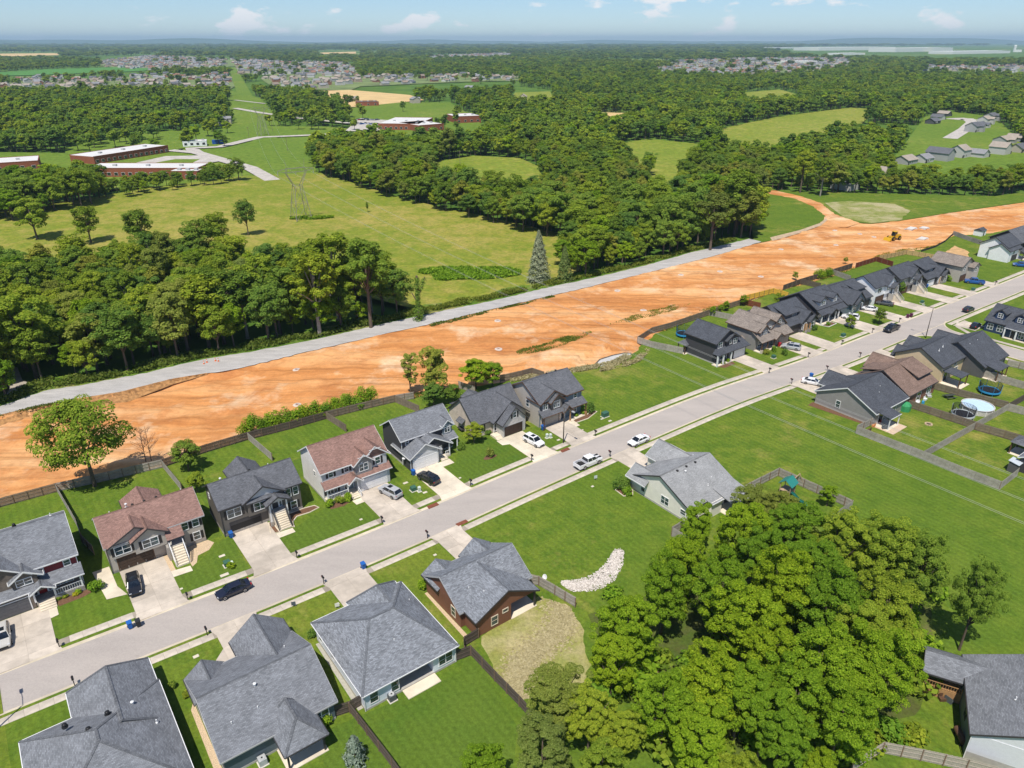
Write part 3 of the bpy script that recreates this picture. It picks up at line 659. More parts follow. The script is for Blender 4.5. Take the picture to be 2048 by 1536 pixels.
h.post(12.8, -1.6, .85, 2.85, .22); h.post(9.4, -1.6, .85, 2.85, .22); h.post(6.95, -1.6, .85, 2.85, .22); h.railing((9.5, -1.65), (12.75, -1.65), .85); h.steps(7.2, 9.2, -3.2, -1.76, .68, 4)
h.roof_vent(3, 8.2, 8.1); h.roof_vent(7, 8.2, 8.1); h.pipe(11.6, 7.4, 8.4); h.downspout(13.06, -.1, 5.2)

h = House('split-level taupe house with reddish brown roof and brown garage door', 3.9, 104.4, R_BROWN, W_TAUPE, trim=DTRIM)
h.foot(0, 13.5, 0, 8.5, .5, STONE); h.wall(0, 13.5, 0, 8.5, 0, 5.0)
h.gable(0, 13.5, 0, 8.5, 5.0, 2.65, 'x', trim=GREYTRIM); h.wall(4.4, 9.5, 8.5, 11.4, 0, 5.0); h.gable(4.4, 9.5, 4, 11.4, 5.0, 1.45, 'y', ends=(0, 1))
h.wall(3.5, 7.9, -1.0, 0, 2.55, 5.0); h.gable(.4, 7.9, -.35, 4, 4.98, 2.0, 'y', ends=(1, 0)); h.gable(3.4, 8.0, -1.0, 4, 5.0, 1.45, 'y', ends=(1, 0)); h.wall(.42, 3.6, -.33, .1, 2.6, 5.0)
h.slab([(7.8, -2.1, 3.75), (10.3, -2.1, 3.75), (10.3, .3, 5.22), (7.8, .3, 5.22)])
h.window('f', -.33, 2.0, 3.1, 2.1, 1.35, 2, True); h.window('f', -1.0, 5.7, 3.15, 2.1, 1.3, 2, True); h.window('f', 0, 10.9, 3.2, .85, 1.45, 1, True); h.window('f', 0, 12.5, 3.2, .85, 1.45, 1, True); h.window('f', 0, 12.3, .8, .95, 1.3, 1, True)
h.garage('f', 0, 3.4, 4.8, 2.15, plain('brown_door', (.075, .05, .036), .6), trim=BTRIM); h.door('f', 0, 9.0, 2.45, 1.0, 2.05, DTRIM, True)
h.deck(7.9, 10.2, -1.9, -.02, 2.4, FOUND); h.steps(8.0, 9.8, -4.3, -1.92, 2.25, 8); h.railing((7.95, -4.25), (7.95, -1.95), .25, .9, TRIM, 2.4); h.railing((9.9, -4.25), (9.9, -1.95), .25, .9, TRIM, 2.4)
h.post(7.95, -1.85, 2.4, 3.8, .2, DTRIM); h.post(10.1, -1.85, 2.4, 3.8, .2, DTRIM); h.wall(7.55, 7.9, -2.0, -.04, 0, 2.4, STONE)
for x in (5.2, 6.9, 8.6): h.roof_vent(x, 5.4, 7.0, .2)
h.flue(4.4, 6.2, 6.6); h.pipe(2.0, 6.6, 6.2); h.pipe(12.3, 5.4, 6.9); h.downspout(-.06, -.06, 4.8)

h = House('split-level umber house with charcoal roof and open garage', 20.1, 103.4, R_GREY2, W_UMBER, trim=DTRIM)
h.foot(0, 13, 0, 8, .5, STONE); h.wall(0, 13, 0, 8, 0, 5.4); h.gable(0, 13, 0, 8, 5.4, 2.5, 'x')
h.wall(4.5, 9.3, 8, 11.8, 0, 4.8); h.gable(4.5, 9.3, 4, 11.8, 4.9, 1.7, 'y', ends=(0, 1))
h.wall(4.0, 7.6, -.6, 0, 2.5, 5.3); h.gable(3.6, 10.0, -.55, 4, 5.35, 2.0, 'y', ends=(1, 0), wall=W_GREY); h.slab([(3.8, -1.1, 5.15), (8.1, -1.1, 5.15), (7.9, -.3, 5.75), (4.2, -.3, 5.75)])
h.wall(6.7, 10.0, -.5, 0, 2.4, 5.3)
h.gable(6.8, 10.2, -1.9, 1, 4.35, .95, 'y', ends=(1, 0), wall=W_GREY)
h.window('f', 0, 2.0, 3.1, 2.1, 1.45, 2, True); h.window('f', -.6, 6.0, 3.2, 1.9, 1.35, 2, True); h.window('f', 0, 10.9, 3.3, .85, 1.45, 1, True); h.window('f', 0, 12.2, 3.3, .8, 1.45, 1); h.window('f', 0, 11.6, .8, .95, 1.3, 1, True)
h.garage_open('f', 0, 3.5, 4.8, 2.2); h.door('f', -.5, 8.4, 2.35, 1.0, 2.0, DTRIM, True)
h.deck(7.2, 9.9, -1.8, -.02, 2.3, FOUND); h.steps(7.5, 9.5, -3.9, -1.82, 2.15, 8); h.railing((7.45, -3.9), (7.45, -1.85), .25, .9, DTRIM, 2.3); h.railing((9.6, -3.9), (9.6, -1.85), .25, .9, DTRIM, 2.3)
h.post(7.1, -1.75, 0, 4.3, .22, TRIM, STONE); h.post(9.9, -1.75, 0, 4.3, .22, TRIM, STONE)
h.window('l', 0, 6.0, 4.2, .5, .9); h.roof_vent(6.6, 4.7, 7.5); h.flue(2.2, 6.2, 6.4); h.downspout(-.06, -.08, 5.2); h.pipe(10, 5.6, 6.9)

h = House('white two-storey house with russet roof, front porch and white garage door', 37.0, 103.2, R_BROWN, W_IVORY)
h.foot(0, 12.1, 0, 9.2, .4); h.wall(0, 12.1, 0, 9.2, 0, 5.8); h.wall(.02, 12.08, -.03, .2, 0, 5.78, W_GREY)
h.gable(0, 12.1, 0, 9.2, 5.8, 3.05, 'x'); h.wall(5.7, 12.1, -1.15, 0, 0, 3.0, W_GREY)
h.gable(7.2, 12.3, -.5, 4.6, 5.75, 2.1, 'y', ends=(1, 0), wall=R_BROWN); h.wall(7.25, 12.05, -.45, 0, 3.2, 5.8, W_GREY); h.gable(5.7, 9.0, -.95, 4, 5.8, 1.45, 'y', ends=(1, 0), wall=W_MID); h.wall(5.75, 8.95, -.9, 0, 3.2, 5.85, W_MID)
h.porch_roof(-.35, 12.5, -1.55, .02, 3.05, 3.95, .0, .0); h.gable(4.2, 6.2, -1.75, 0, 3.05, .85, 'y', ends=(1, 0), wall=TRIM)
MB().bar((6.2, -1.36, 6.95), (8.5, -1.36, 6.95), .07, .07).build('gable_bracket', TRIM, h.e); MB().bar((8.6, -.92, 7.45), (10.9, -.92, 7.45), .07, .07).build('gable_bracket', TRIM, h.e)
h.window('f', -.9, 7.35, 4.0, 1.6, 1.35, 2, frame=TRIM); h.window('f', -.45, 10.3, 4.1, .9, 1.3, 1, True); h.window('f', -.03, 1.6, 4.35, .75, 1.1, 1, True); h.window('f', -.03, 4.5, 4.35, .75, 1.1, 1, True)
h.window('f', -.03, 1.5, 1.1, 1.8, 1.3, 3, True); h.door('f', -.03, 4.9, .75, 1.0, 2.05, plain('grey_green_door', (.25, .3, .3), .5), True); h.garage('f', -1.15, 9.0, 4.9, 2.2, TRIM)
h.deck(0, 5.65, -1.4, -.04, .65); h.steps(4.1, 5.6, -2.6, -1.42, .52, 3)
for x in (.15, 3.9, 5.75): h.post(x, -1.3, .65, 2.95, .18)
h.railing((.2, -1.3), (3.85, -1.3), .65); h.railing((5.7, -2.6), (5.7, -1.4), .15, .95, TRIM, .65); h.window('l', 0, 3.2, 3.6, .7, .9, 1, frame=W_IVORY); h.pipe(6.5, 6.4, 7.5); h.downspout(-.06, -.08, 5.6); h.downspout(12.16, -.08, 5.6)

h = House('charcoal house with white trim, pale gabled garage and grey roof', 53.7, 105.6, R_GREY, W_CHAR)
h.foot(0, 11, 0, 7.4, .4); h.wall(0, 11, 0, 7.4, 0, 5.35); h.gable(0, 11, 0, 7.4, 5.35, 2.55, 'x'); h.wall(0, 6.1, -3.2, 0, 0, 3.0); h.wall(.3, 5.9, -3.26, -3.0, 0, 3.0, W_GREY)
h.gable(0, 6.1, -3.2, 3.6, 3.0, 2.0, 'y', ends=(1, 0), wall=W_GREY, trim=TRIM); h.gable(1.6, 8.9, -2.6, 2, 3.05, 2.25, 'y', ends=(1, 0), wall=W_CHAR); h.wall(6.1, 8.0, -1.6, 0, 0, 3.0)
h.porch_roof(8.6, 11.3, -1.7, .02, 3.0, 3.9); h.wall(8.75, 10.65, -.4, .3, 3.4, 5.7, W_STEEL); h.gable(8.7, 10.7, -.5, 3, 5.7, .95, 'y', ends=(1, 0), wall=W_STEEL, oh=.25)
h.window('f', -.4, 9.7, 4.0, 1.1, 1.45, 2); h.window('f', 0, 1.1, 4.0, .6, .9); h.garage('f', -3.26, 3.05, 4.9, 2.2, TRIM); h.door('f', -1.6, 7.0, .4, 1.0, 2.1, TRIM)
h.deck(6.15, 8.9, -2.6, -1.62, .35); h.steps(6.5, 8.0, -3.3, -2.62, .25, 2); h.post(8.75, -2.5, .3, 3.0, .2); h.post(6.3, -2.5, .3, 3.0, .2); h.post(11.1, -1.6, 0, 2.9, .16); h.railing((7.9, -2.5), (8.7, -2.5), .35)
h.downspout(-.06, -3.2, 2.8); h.downspout(-.06, -.07, 5.1); h.pipe(5.2, -.6, 5.1)
MB().lathe([(.01, 0), (.28, .04), (.36, .12), (.34, .14), (.02, .05)], 14, (-.35, -1.2, 2.0)).build('satellite_dish', TRIM, h.e, smooth=True)

h = House('tan house with steep charcoal roof, brick garage gable and dark garage door', 70.0, 105.8, R_GREY2, W_TANB, trim=DTRIM)
h.wall(0, 12, 0, 9.2, 0, 3.1); h.gable(0, 12, 0, 9.2, 3.1, 4.0, 'x', wall=W_TANB); h.gable(4.0, 12.4, -1.2, 4.6, 3.0, 3.5, 'y', ends=(1, 0), wall=W_TANB); h.wall(4.2, 12.2, -1.0, 0, 0, 3.1)
h.wall(4.8, 10.4, -3.2, -1.0, 0, 3.1, W_GBRICK); h.gable(4.8, 10.6, -3.2, 1, 3.05, 3.0, 'y', ends=(1, 0), wall=W_GBRICK)
h.wall(1.5, 5.5, 9.2, 10.8, 0, 3.0); h.slab([(1.3, 11.1, 3.0), (5.8, 11.1, 3.0), (5.8, 8.8, 3.9), (1.3, 8.8, 3.9)]); h.wall(4.5, 7.5, 9.2, 10.4, 0, 4); h.gable(4.4, 7.6, 6, 10.6, 4.0, .9, 'y', ends=(0, 1))
h.garage('f', -3.2, 7.4, 4.6, 2.2, plain('espresso_door', (.05, .032, .026), .5), trim=GREYTRIM); h.window('f', -3.2, 7.7, 3.7, .8, 1.25, 1, True); h.window('f', 0, 1.7, .9, .95, 1.6, 1, True); h.window('f', -1.0, 4.45, .8, .45, 1.5)
h.door('f', -1.0, 4.55, .4, .9, 2.2, DTRIM); h.deck(3.2, 4.75, -2.6, -1.02, .4); h.steps(3.2, 4.7, -3.5, -2.62, .3, 3)
h.wall(-.8, -.02, 3.4, 5.0, .5, .75, DTRIM, 'awning_base'); h.slab([(-.95, 5.3, 2.2), (-.95, 3.1, 2.2), (-.02, 3.1, 2.9), (-.02, 5.3, 2.9)], trim=False)

h = House('tall tan two-storey house with double front gables beside the empty lot', 83.2, 101.5, R_GREY2, W_TAUPE, trim=BTRIM)
h.wall(0, 11.4, 0, 10.4, 0, 5.6); h.wall(.02, 11.38, -.04, .2, 0, 5.58, W_STEEL); h.gable(0, 11.4, 0, 10.4, 5.6, 2.85, 'x')
h.gable(.1, 6.6, -.3, 4, 5.6, 2.15, 'y', ends=(1, 0), wall=W_TAUPE); h.wall(.2, 6.5, -.25, 0, 3.4, 5.6, W_DGREY); h.gable(2.3, 5.5, -.9, 3, 5.6, 1.35, 'y', ends=(1, 0), wall=W_UMBER); h.wall(2.4, 5.4, -.8, 0, 3.5, 5.65, W_UMBER)
h.porch_roof(-.4, 11.7, -1.7, .02, 3.0, 4.0); h.gable(5.1, 7.0, -1.9, 0, 3.1, 1.0, 'y', ends=(1, 0), wall=W_UMBER)
h.wall(.3, 5.6, -.3, 0, 0, 3.0, W_TANB); h.garage('f', -.3, 2.8, 4.3, 2.15, plain('putty_door', (.42, .38, .33), .6), trim=BTRIM)
h.window('f', -.25, 1.3, 3.9, 1.1, 1.4, 2); h.window('f', -.8, 3.9, 3.95, 1.5, 1.4, 3); h.window('f', -.04, 9.6, 4.1, .8, 1.0); h.window('l', 0, 3.9, 3.4, .9, 1.4, 1, frame=TRIM); h.window('f', -.04, 9.2, .8, 1.6, 1.4, 2)
h.door('f', -.06, 6.3, .2, .95, 2.1, DTRIM); WOOD = plain('cedar_post', (.42, .24, .11), .7, .15)
h.post(11.4, -1.55, 0, 2.95, .22, BTRIM, WOOD); h.post(7.0, -1.6, 0, 2.95, .22, WOOD); h.post(0, -1.55, 0, 2.95, .2, BTRIM); h.deck(5.7, 11.5, -1.7, -.06, .15)
h.roof_vent(6.5, 5.8, 8.2); h.roof_vent(9, 5.8, 8.2)

h = House('charcoal two-storey house with white garage door at the wire crossing', 138.0, 101.0, R_DARK, W_CHAR, trim=DTRIM)
h.foot(0, 8.6, 0, 9.4, .35); h.wall(0, 8.6, 0, 9.4, 0, 5.5); h.gable(0, 8.6, 0, 9.4, 5.5, 2.55, 'y', oh=.4); h.wall(8.6, 11.2, -.8, 7, 0, 3.0); h.slab([(8.5, -1.6, 3.0), (11.6, -1.6, 3.0), (11.6, 3, 5.0), (8.5, 3, 5.0)])
h.wall(6.2, 11.1, -.8, 0, 0, 3.0); h.gable(3.6, 8.2, -.35, 3, 5.45, 1.3, 'y', ends=(1, 0)); h.wall(3.7, 8.1, -.3, 0, 3.6, 5.5)
h.porch_roof(-1.0, 11.6, -1.8, .02, 3.0, 4.0, .9, .9); h.window('f', 0, 1.6, 4.0, 1.5, 1.3, 2); h.window('f', -.3, 5.2, 4.3, .6, .9); h.window('f', -.3, 7.0, 4.0, 1.3, 1.3, 2); h.window('f', 0, 2.6, .5, 2.8, 1.7, 3); h.door('f', 0, 5.2, .2)
h.garage('f', -.8, 8.7, 4.5, 2.2, TRIM)
for x, y in ((-.8, -1.6), (1.4, -1.6), (4.4, -1.6)): h.post(x, y, 0, 2.9, .3, TRIM)
h.deck(-.9, 5.8, -1.75, -.02, .2)

h = House('brown-grey two-storey house with taupe roof, stepped gables and long porch', 153.0, 100.3, R_TAN, W_MID, trim=BTRIM)
h.wall(0, 12.2, 0, 9, 0, 5.3); h.gable(0, 9.4, 0, 9, 5.3, 2.4, 'y', oh=.4); h.gable(6.6, 12.6, .2, 8, 5.0, 2.75, 'y', oh=.4); h.gable(.6, 4.2, -.7, 3, 5.3, 1.5, 'y', ends=(1, 0)); h.wall(.7, 4.1, -.6, 0, 3.4, 5.35)
h.porch_roof(-.5, 13.0, -2.4, .9, 3.0, 5.0); h.gable(5.2, 8.4, -2.5, 0, 3.0, 1.1, 'y', ends=(1, 0)); h.window('f', -.6, 2.4, 3.7, 2.2, 1.3, 3); h.window('f', 0, 5.6, 4.2, .9, 1.1); h.window('f', .2, 9.8, 5.1, 1.4, 1.1, 2, gl=DGLASS)
h.wall(7.6, 12.4, -1.5, 0, 0, 2.9, W_TANB); h.garage('f', -1.5, 10.3, 4.4, 2.15, plain('tan_door', (.36, .31, .26), .6), trim=BTRIM); h.window('f', 0, 2.2, .7, 1.6, 1.5, 2); h.door('f', 0, 5.6, .2)
for x in (0, 2.4, 5.2): h.post(x, -2.2, 0, 2.9, .25, BTRIM, W_TANB)
h.deck(-.2, 6.6, -2.3, -.02, .18); h.gable(-.9, -.02, 3.3, 5.1, 2.4, .6, 'x', ends=(1, 0), oh=.2)

def shed_dormer_house(label, s0, n0, mat, roof, zr):
    h = House(label, s0, n0, roof, mat, trim=DTRIM)
    h.wall(0, 12.4, 0, 13.2, 0, 3.0); h.gable(0, 12.4, 0, 13.2, 3.0, zr, 'x'); h.wall(1.6, 7.6, 2.0, 6.6, 3.6, 5.4, mat); h.slab([(1.3, 1.5, 5.35), (7.9, 1.5, 5.35), (7.9, 6.6, 3.1 + zr), (1.3, 6.6, 3.1 + zr)])
    h.window('f', 2.0, 6.0, 4.35, 1.7, .75, 3, rows=1); h.wall(6.2, 12.3, -.6, 0, 0, 3.0, mat); h.gable(6.0, 12.5, -.6, 6, 3.0, 2.6, 'y', ends=(1, 0)); h.gable(9.0, 12.4, -1.2, 2, 3.0, 1.5, 'y', ends=(1, 0)); h.wall(9.2, 12.2, -1.1, 0, 0, 3.0, STONE)
    h.window('f', -1.1, 10.7, .7, 1.0, 1.6, 1); h.door('f', -.6, 8.0, .2, 1.1, 2.2, WOOD); h.window('f', -.6, 6.8, .9, .5, 1.4, 1); return h
h = shed_dormer_house('dark grey house with broad shed dormer and timber entry posts', 167.7, 101.2, W_DGREY, R_DARK, 4.0)
h.garage('f', 0, 3.6, 4.6, 2.15, DTRIM); h.post(7.3, -1.6, 0, 2.6, .25, WOOD, STONE); h.post(8.8, -1.6, 0, 2.6, .25, WOOD, STONE); h.wall(2.6, 5.2, 13.2, 15, 2.4, 2.6, DTRIM, 'patio_roof'); h.post(2.8, 14.8, 0, 2.4, .2); h.post(5.0, 14.8, 0, 2.4, .2)
h = House('dark house with two front dormers and a long white-posted porch', 183.4, 102.4, R_DARK, W_CHAR, trim=DTRIM)
h.wall(0, 12.3, 0, 12, 0, 4.2); h.gable(0, 12.3, 0, 12, 4.2, 3.3, 'x')
for x, w in ((3.4, 3.2), (9.4, 2.4)):
    h.wall(x - w / 2, x + w / 2, .4, 5, 4.2, 6.0, W_GREY); h.gable(x - w / 2 - .05, x + w / 2 + .05, .4, 5, 6.0, 1.0, 'y', ends=(1, 0), wall=W_GREY, oh=.3); h.window('f', .4, x, 4.75, w * .5, 1.1, 2)
h.porch_roof(-.4, 12.7, -2.1, .9, 3.0, 4.7); h.gable(3.6, 7.2, -2.3, 0, 3.0, .95, 'y', ends=(1, 0))
for x in (.1, 3.8, 7.0, 8.6): h.post(x, -1.9, 0, 2.9, .28, TRIM)
h.window('f', 0, 2.0, .7, 1.5, 1.5, 2); h.door('f', 0, 5.4, .2, 1.0, 2.1, DTRIM); h.window('f', 0, 7.4, .7, 1.0, 1.5); h.garage('f', -.01, 10.4, 3.6, 2.15, DTRIM); h.deck(-.2, 8.6, -2.0, -.02, .2)
h = House('slate blue house with hidden entry under a steep front gable', 197.4, 101.2, R_DARK, W_STEEL, trim=DTRIM)
h.wall(0, 13, 0, 13.6, 0, 3.2); h.gable(0, 13, 0, 13.6, 3.2, 3.6, 'x'); h.gable(1.2, 8.2, -.7, 6, 3.2, 3.0, 'y', ends=(1, 0)); h.wall(1.4, 8.0, -.6, 0, 0, 3.3); h.gable(2.6, 6.0, -1.3, 2, 3.1, 1.3, 'y', ends=(1, 0)); h.wall(7.4, 12.8, 2.6, 6.6, 3.4, 5.6); h.slab([(7.2, 2.0, 5.5), (13, 2.0, 5.5), (13, 6.8, 6.7), (7.2, 6.8, 6.7)])
h.window('f', -.6, 3.2, .7, 2.0, 1.5, 3); h.door('f', -.6, 6.6, .2); h.garage('f', 0, 10.2, 4.4, 2.15, DTRIM); h.window('f', -.6, 4.6, 4.2, 1.0, 1.1, 2)
def raised(label, s0, n0, mat, roof, gm):
    h = House(label, s0, n0, roof, mat, trim=DTRIM); h.wall(0, 12, 0, 8.6, 0, 5.5); h.gable(0, 12, 0, 8.6, 5.5, 2.6, 'x'); h.gable(5.4, 11.2, -.6, 4, 5.4, 2.3, 'y', ends=(1, 0)); h.wall(5.6, 11, -.5, 0, 2.5, 5.5); h.gable(7.8, 11.2, -1.7, 2, 4.4, 1.2, 'y', ends=(1, 0))
    h.window('f', 0, 2.8, 3.4, 2.0, 1.3, 2); h.window('f', -.5, 6.8, 3.4, 1.5, 1.3, 2); h.garage('f', 0, 3.6, 4.6, 2.15, gm); h.door('f', -.5, 9.2, 2.4, 1.0, 2.0, DTRIM); h.deck(7.9, 11.0, -1.7, -.52, 2.3, FOUND); h.steps(8.8, 10.4, -4.2, -1.72, 2.15, 8); h.railing((8.75, -4.2), (8.75, -1.72), .2, .9, GREYTRIM, 2.3); h.railing((10.5, -4.2), (10.5, -1.72), .2, .9, GREYTRIM, 2.3)
    h.post(8.0, -1.6, 2.3, 4.3, .2, TRIM); h.post(10.9, -1.6, 2.3, 4.3, .2, TRIM); return h
h = raised('white raised house with dark roof and long entry stairs', 211.5, 101.0, W_WHITE, R_DARK, BTRIM)
h = raised('grey raised house with slate roof and railed stairs near the street end', 226.0, 101.0, W_MID, R_DARK, BTRIM)
h = shed_dormer_house('charcoal house with shed dormer and pale single garage door', 241.0, 99.6, W_DGREY, R_DARK, 3.9); h.garage('f', 0, 3.4, 4.6, 2.15, TRIM)
h = House('plain tan two-storey house with taupe roof, last before the grassy bank', 255.8, 95.9, R_TAN, W_TAUPE, trim=DTRIM)
h.wall(0, 8.6, 0, 10, 0, 5.4); h.gable(0, 8.6, 0, 10, 5.4, 2.3, 'y', oh=.4); h.wall(5, 9.6, -1.6, 0, 0, 4.6); h.gable(5, 9.6, -1.6, 3, 4.6, 1.2, 'y', ends=(1, 0)); h.garage('f', 0, 2.4, 4.0, 2.15, BTRIM); h.window('f', 0, 2.4, 3.7, .9, 1.3); h.window('f', -1.6, 7.2, 2.9, 1.0, 1.3)
h = House('white house with stepped side gables above the grassy bank', 295.4, 97.6, R_DARK, W_WHITE, trim=DTRIM)
h.wall(0, 11, 0, 9.2, 0, 5.2); h.gable(0, 11, 0, 9.2, 5.2, 2.7, 'x'); h.wall(-.8, 9, -1.2, 5.4, 0, 4.2); h.gable(-.8, 9, -1.2, 5.4, 4.2, 2.0, 'x'); h.porch_roof(7, 12, -3.2, -1.1, 2.8, 3.6); h.post(7.3, -3, 0, 2.7, .2); h.post(11.7, -3, 0, 2.7, .2); h.window('f', -1.2, 3, 2.6, 1.4, 1.3, 2); h.garage('f', -1.2, 4.2, 4.4, 2.1, DTRIM)
h = House('dark house with green-grey roof at the right edge behind the white house', 310, 98.5, R_GREY2, W_CHAR, trim=DTRIM)
h.wall(0, 13, 0, 11, 0, 4.6); h.gable(0, 13, 0, 11, 4.6, 3.4, 'x'); h.gable(2, 8, -1, 5, 4.4, 2.2, 'y', ends=(1, 0)); h.wall(2.2, 7.8, -.9, 0, 0, 4.5); h.window('f', -.9, 5, 2.6, 1.4, 1.3, 2); h.garage('f', 0, 10.4, 4.6, 2.1, DTRIM)

# ------------------------------------------------------------------ houses, near side (their backs face the camera)
h = House('grey hip-roofed house cut off by the bottom left corner', -9.7, 60.5, R_GREY, W_SLATE)
h.wall(0, 13.5, 0, 15.2, 0, 3.0); h.hip(0, 13.5, 0, 15.2, 3.0, 3.5, 'y'); h.wall(5.1, 13.3, 15.2, 19.6, 0, 3.0); h.hip(5.1, 13.3, 9.5, 19.6, 3.0, 2.5, 'y', ends=(0, 1), run=1.2)
for x, y, z in ((4.1, 12.2, 5.3), (6.1, 9.4, 6.0), (8.1, 11.2, 5.3)): h.roof_vent(x, y, z, .26)
h.flue(10.6, 11.6, 4.4); h.pipe(12.2, 8.2, 3.9); h.window('r', 13.5, 5, .9, 1.2, 1.4, 2)

h = House('slate blue house with cross-gabled grey roof and covered corner patio', 7.0, 60.6, R_GREY, W_SLATE, trim=DTRIM)
h.foot(0, 12.6, 0, 13, .3); h.wall(0, 12.6, 0, 13, 0, 3.0); h.gable(0, 12.6, 0, 13, 3.0, 3.1, 'x', trim=GREYTRIM); h.wall(6.2, 12.5, 13, 16.1, 0, 3.0); h.gable(6.2, 12.5, 7.6, 16.1, 3.0, 2.45, 'y', ends=(0, 1)); h.wall(0, 3.8, 13, 13.3, 0, 3.0); h.gable(-.05, 3.9, 9, 13.3, 3.0, 1.5, 'y', ends=(0, 1))
h.hip(5.7, 10.0, -3.4, 1.6, 2.95, 1.7, 'y', oh=.35, ends=(1, 0)); h.deck(5.5, 10.2, -3.5, -.03, .1); h.post(5.8, -3.2, 0, 2.7, .2, DTRIM); h.post(9.9, -3.2, 0, 2.7, .2, DTRIM)
h.window('f', 0, 11.0, .8, 1.7, 1.5, 2); h.window('l', 0, 7.6, .9, .9, 1.5, frame=TRIM); h.window('l', 0, 3.2, .9, .9, 1.5, frame=TRIM); h.door('f', 0, 7.4, .1, 1.6, 2.1, DGLASS)
h.pipe(10.6, 9.2, 4.8); h.flue(5.6, 5.0, 5.2); h.pipe(5.0, 2.8, 4.3); h.pipe(2.0, 2.6, 4.2)

h = House('pale blue house under a broad weathered grey hip roof', 22.9, 59.4, R_BLEND, W_BLUE)
h.foot(0, 12.6, 0, 14.2, .3); h.wall(0, 12.6, 2.6, 14.2, 0, 3.0); h.wall(0, 4.6, 0, 2.6, 0, 3.0); h.wall(9.4, 12.6, 0, 2.6, 0, 3.0); h.hip(0, 12.6, 0, 14.2, 3.0, 3.3, 'x', run=4.6)
h.wall(5.4, 12.0, 14.2, 15.0, 0, 3.0); h.hip(5.4, 12.0, 7.4, 15.0, 3.0, 2.35, 'y', ends=(0, 1), run=1.8); h.deck(4.9, 9.5, -1.6, 2.55, .12)
h.window('f', 0, 1.2, .8, 1.0, 1.5); h.window('f', 0, 4.0, .8, .95, 1.5); h.window('f', 0, 11.2, .8, 1.9, 1.5, 2); h.window('l', 0, 12.8, .9, .8, 1.3); h.window('l', 0, 9.0, .9, .7, 1.1); h.door('f', 2.6, 7.2, .12, 1.8, 2.1, DGLASS); h.pipe(6.1, 3.6, 4.5); h.pipe(11.6, 9.6, 3.6); h.downspout(-.06, -.06, 2.8); h.downspout(12.66, -.06, 2.8)

h = House('rust brown house with weathered grey cross-gable roof and recessed patio', 39.4, 61.2, R_BLEND, W_RUST, trim=DTRIM)
h.wall(0, 11.6, 2.8, 11.8, 0, 3.0); h.gable(0, 11.6, 2.8, 11.8, 3.0, 2.75, 'x', trim=GREYTRIM, wall=W_RUST); h.wall(.7, 6.4, 0, 2.8, 0, 3.0); h.gable(.7, 10.7, 0, 7, 3.0, 2.55, 'y', ends=(1, 0), trim=DTRIM); MB().box(6.4, 10.7, .02, .22, 2.75, 3.02).build('patio_beam', W_RUST, h.e)
h.wall(6.6, 11.4, 11.8, 12.4, 0, 3.0); h.gable(6.6, 11.4, 8, 12.4, 3.0, 1.75, 'y', ends=(0, 1)); h.gable(-.05, 4.2, 8, 12.0, 3.0, 1.4, 'y', ends=(0, 1)); h.deck(6.42, 10.9, -.1, 2.78, .1); h.post(10.6, .15, 0, 2.8, .22, DTRIM)
h.window('f', 0, 3.6, .7, .95, 1.4, frame=CONC_B); h.window('f', 0, 5.4, 1.9, .8, .5, 1, frame=CONC_B, rows=1); h.window('l', 0, 4.6, .8, .9, 1.5, frame=CONC_B); h.pipe(9.0, 5.6, 4.4); h.pipe(2.6, 4.6, 4.0); h.pipe(3.6, 2.4, 4.4)

h = House('cream house with light grey roof and back porch next to the playset yard', 82.2, 61.2, R_LIGHT, W_CREAM)
h.foot(0, 12, 0, 13, .3); h.wall(0, 12, 0, 13, 0, 3.0); h.gable(0, 12, 0, 13, 3.0, 3.0, 'x', trim=DTRIM); h.wall(7.2, 13.2, 13, 16, 0, 3.0); h.gable(7.2, 13.2, 8, 16, 3.0, 2.1, 'y', ends=(0, 1)); h.wall(0, 3.4, 12.9, 13.3, 0, 3.0); h.gable(-.6, 3.4, 9, 13.3, 3.0, 1.5, 'y', ends=(0, 1))
h.porch_roof(6.9, 12.3, -3.6, 1.4, 2.75, 3.75, 0, 0); h.post(7.2, -3.3, 0, 2.6, .16); h.post(12.0, -3.3, 0, 2.6, .16); h.deck(6.9, 12.2, -3.5, -.03, .12); h.wall(4.2, 6.9, -1.2, 0, 0, 3.0); h.slab([(3.9, -1.5, 2.9), (7.2, -1.5, 2.9), (7.2, .6, 3.4), (3.9, .6, 3.4)])
h.window('l', 0, 10.2, .9, .8, 1.4); h.window('l', 0, 5.2, 1.0, 1.6, 1.4, 2); h.window('l', 0, 1.2, 1.1, 1.0, .9, 1); h.door('f', 0, 10, .12, 1.8, 2.1, DGLASS); h.flue(4.6, 5.2, 5.2)
for x, y, z in ((3.4, 6.0, 5.7), (5.7, 6.0, 5.7), (8.0, 6.0, 5.7)): h.roof_vent(x, y, z, .24)
h.pipe(8.4, 2.6, 4.2); h.pipe(6.6, 1.8, 3.9); h.pipe(10.6, 8.6, 4.9); h.pipe(9.3, 12.6, 4.3)

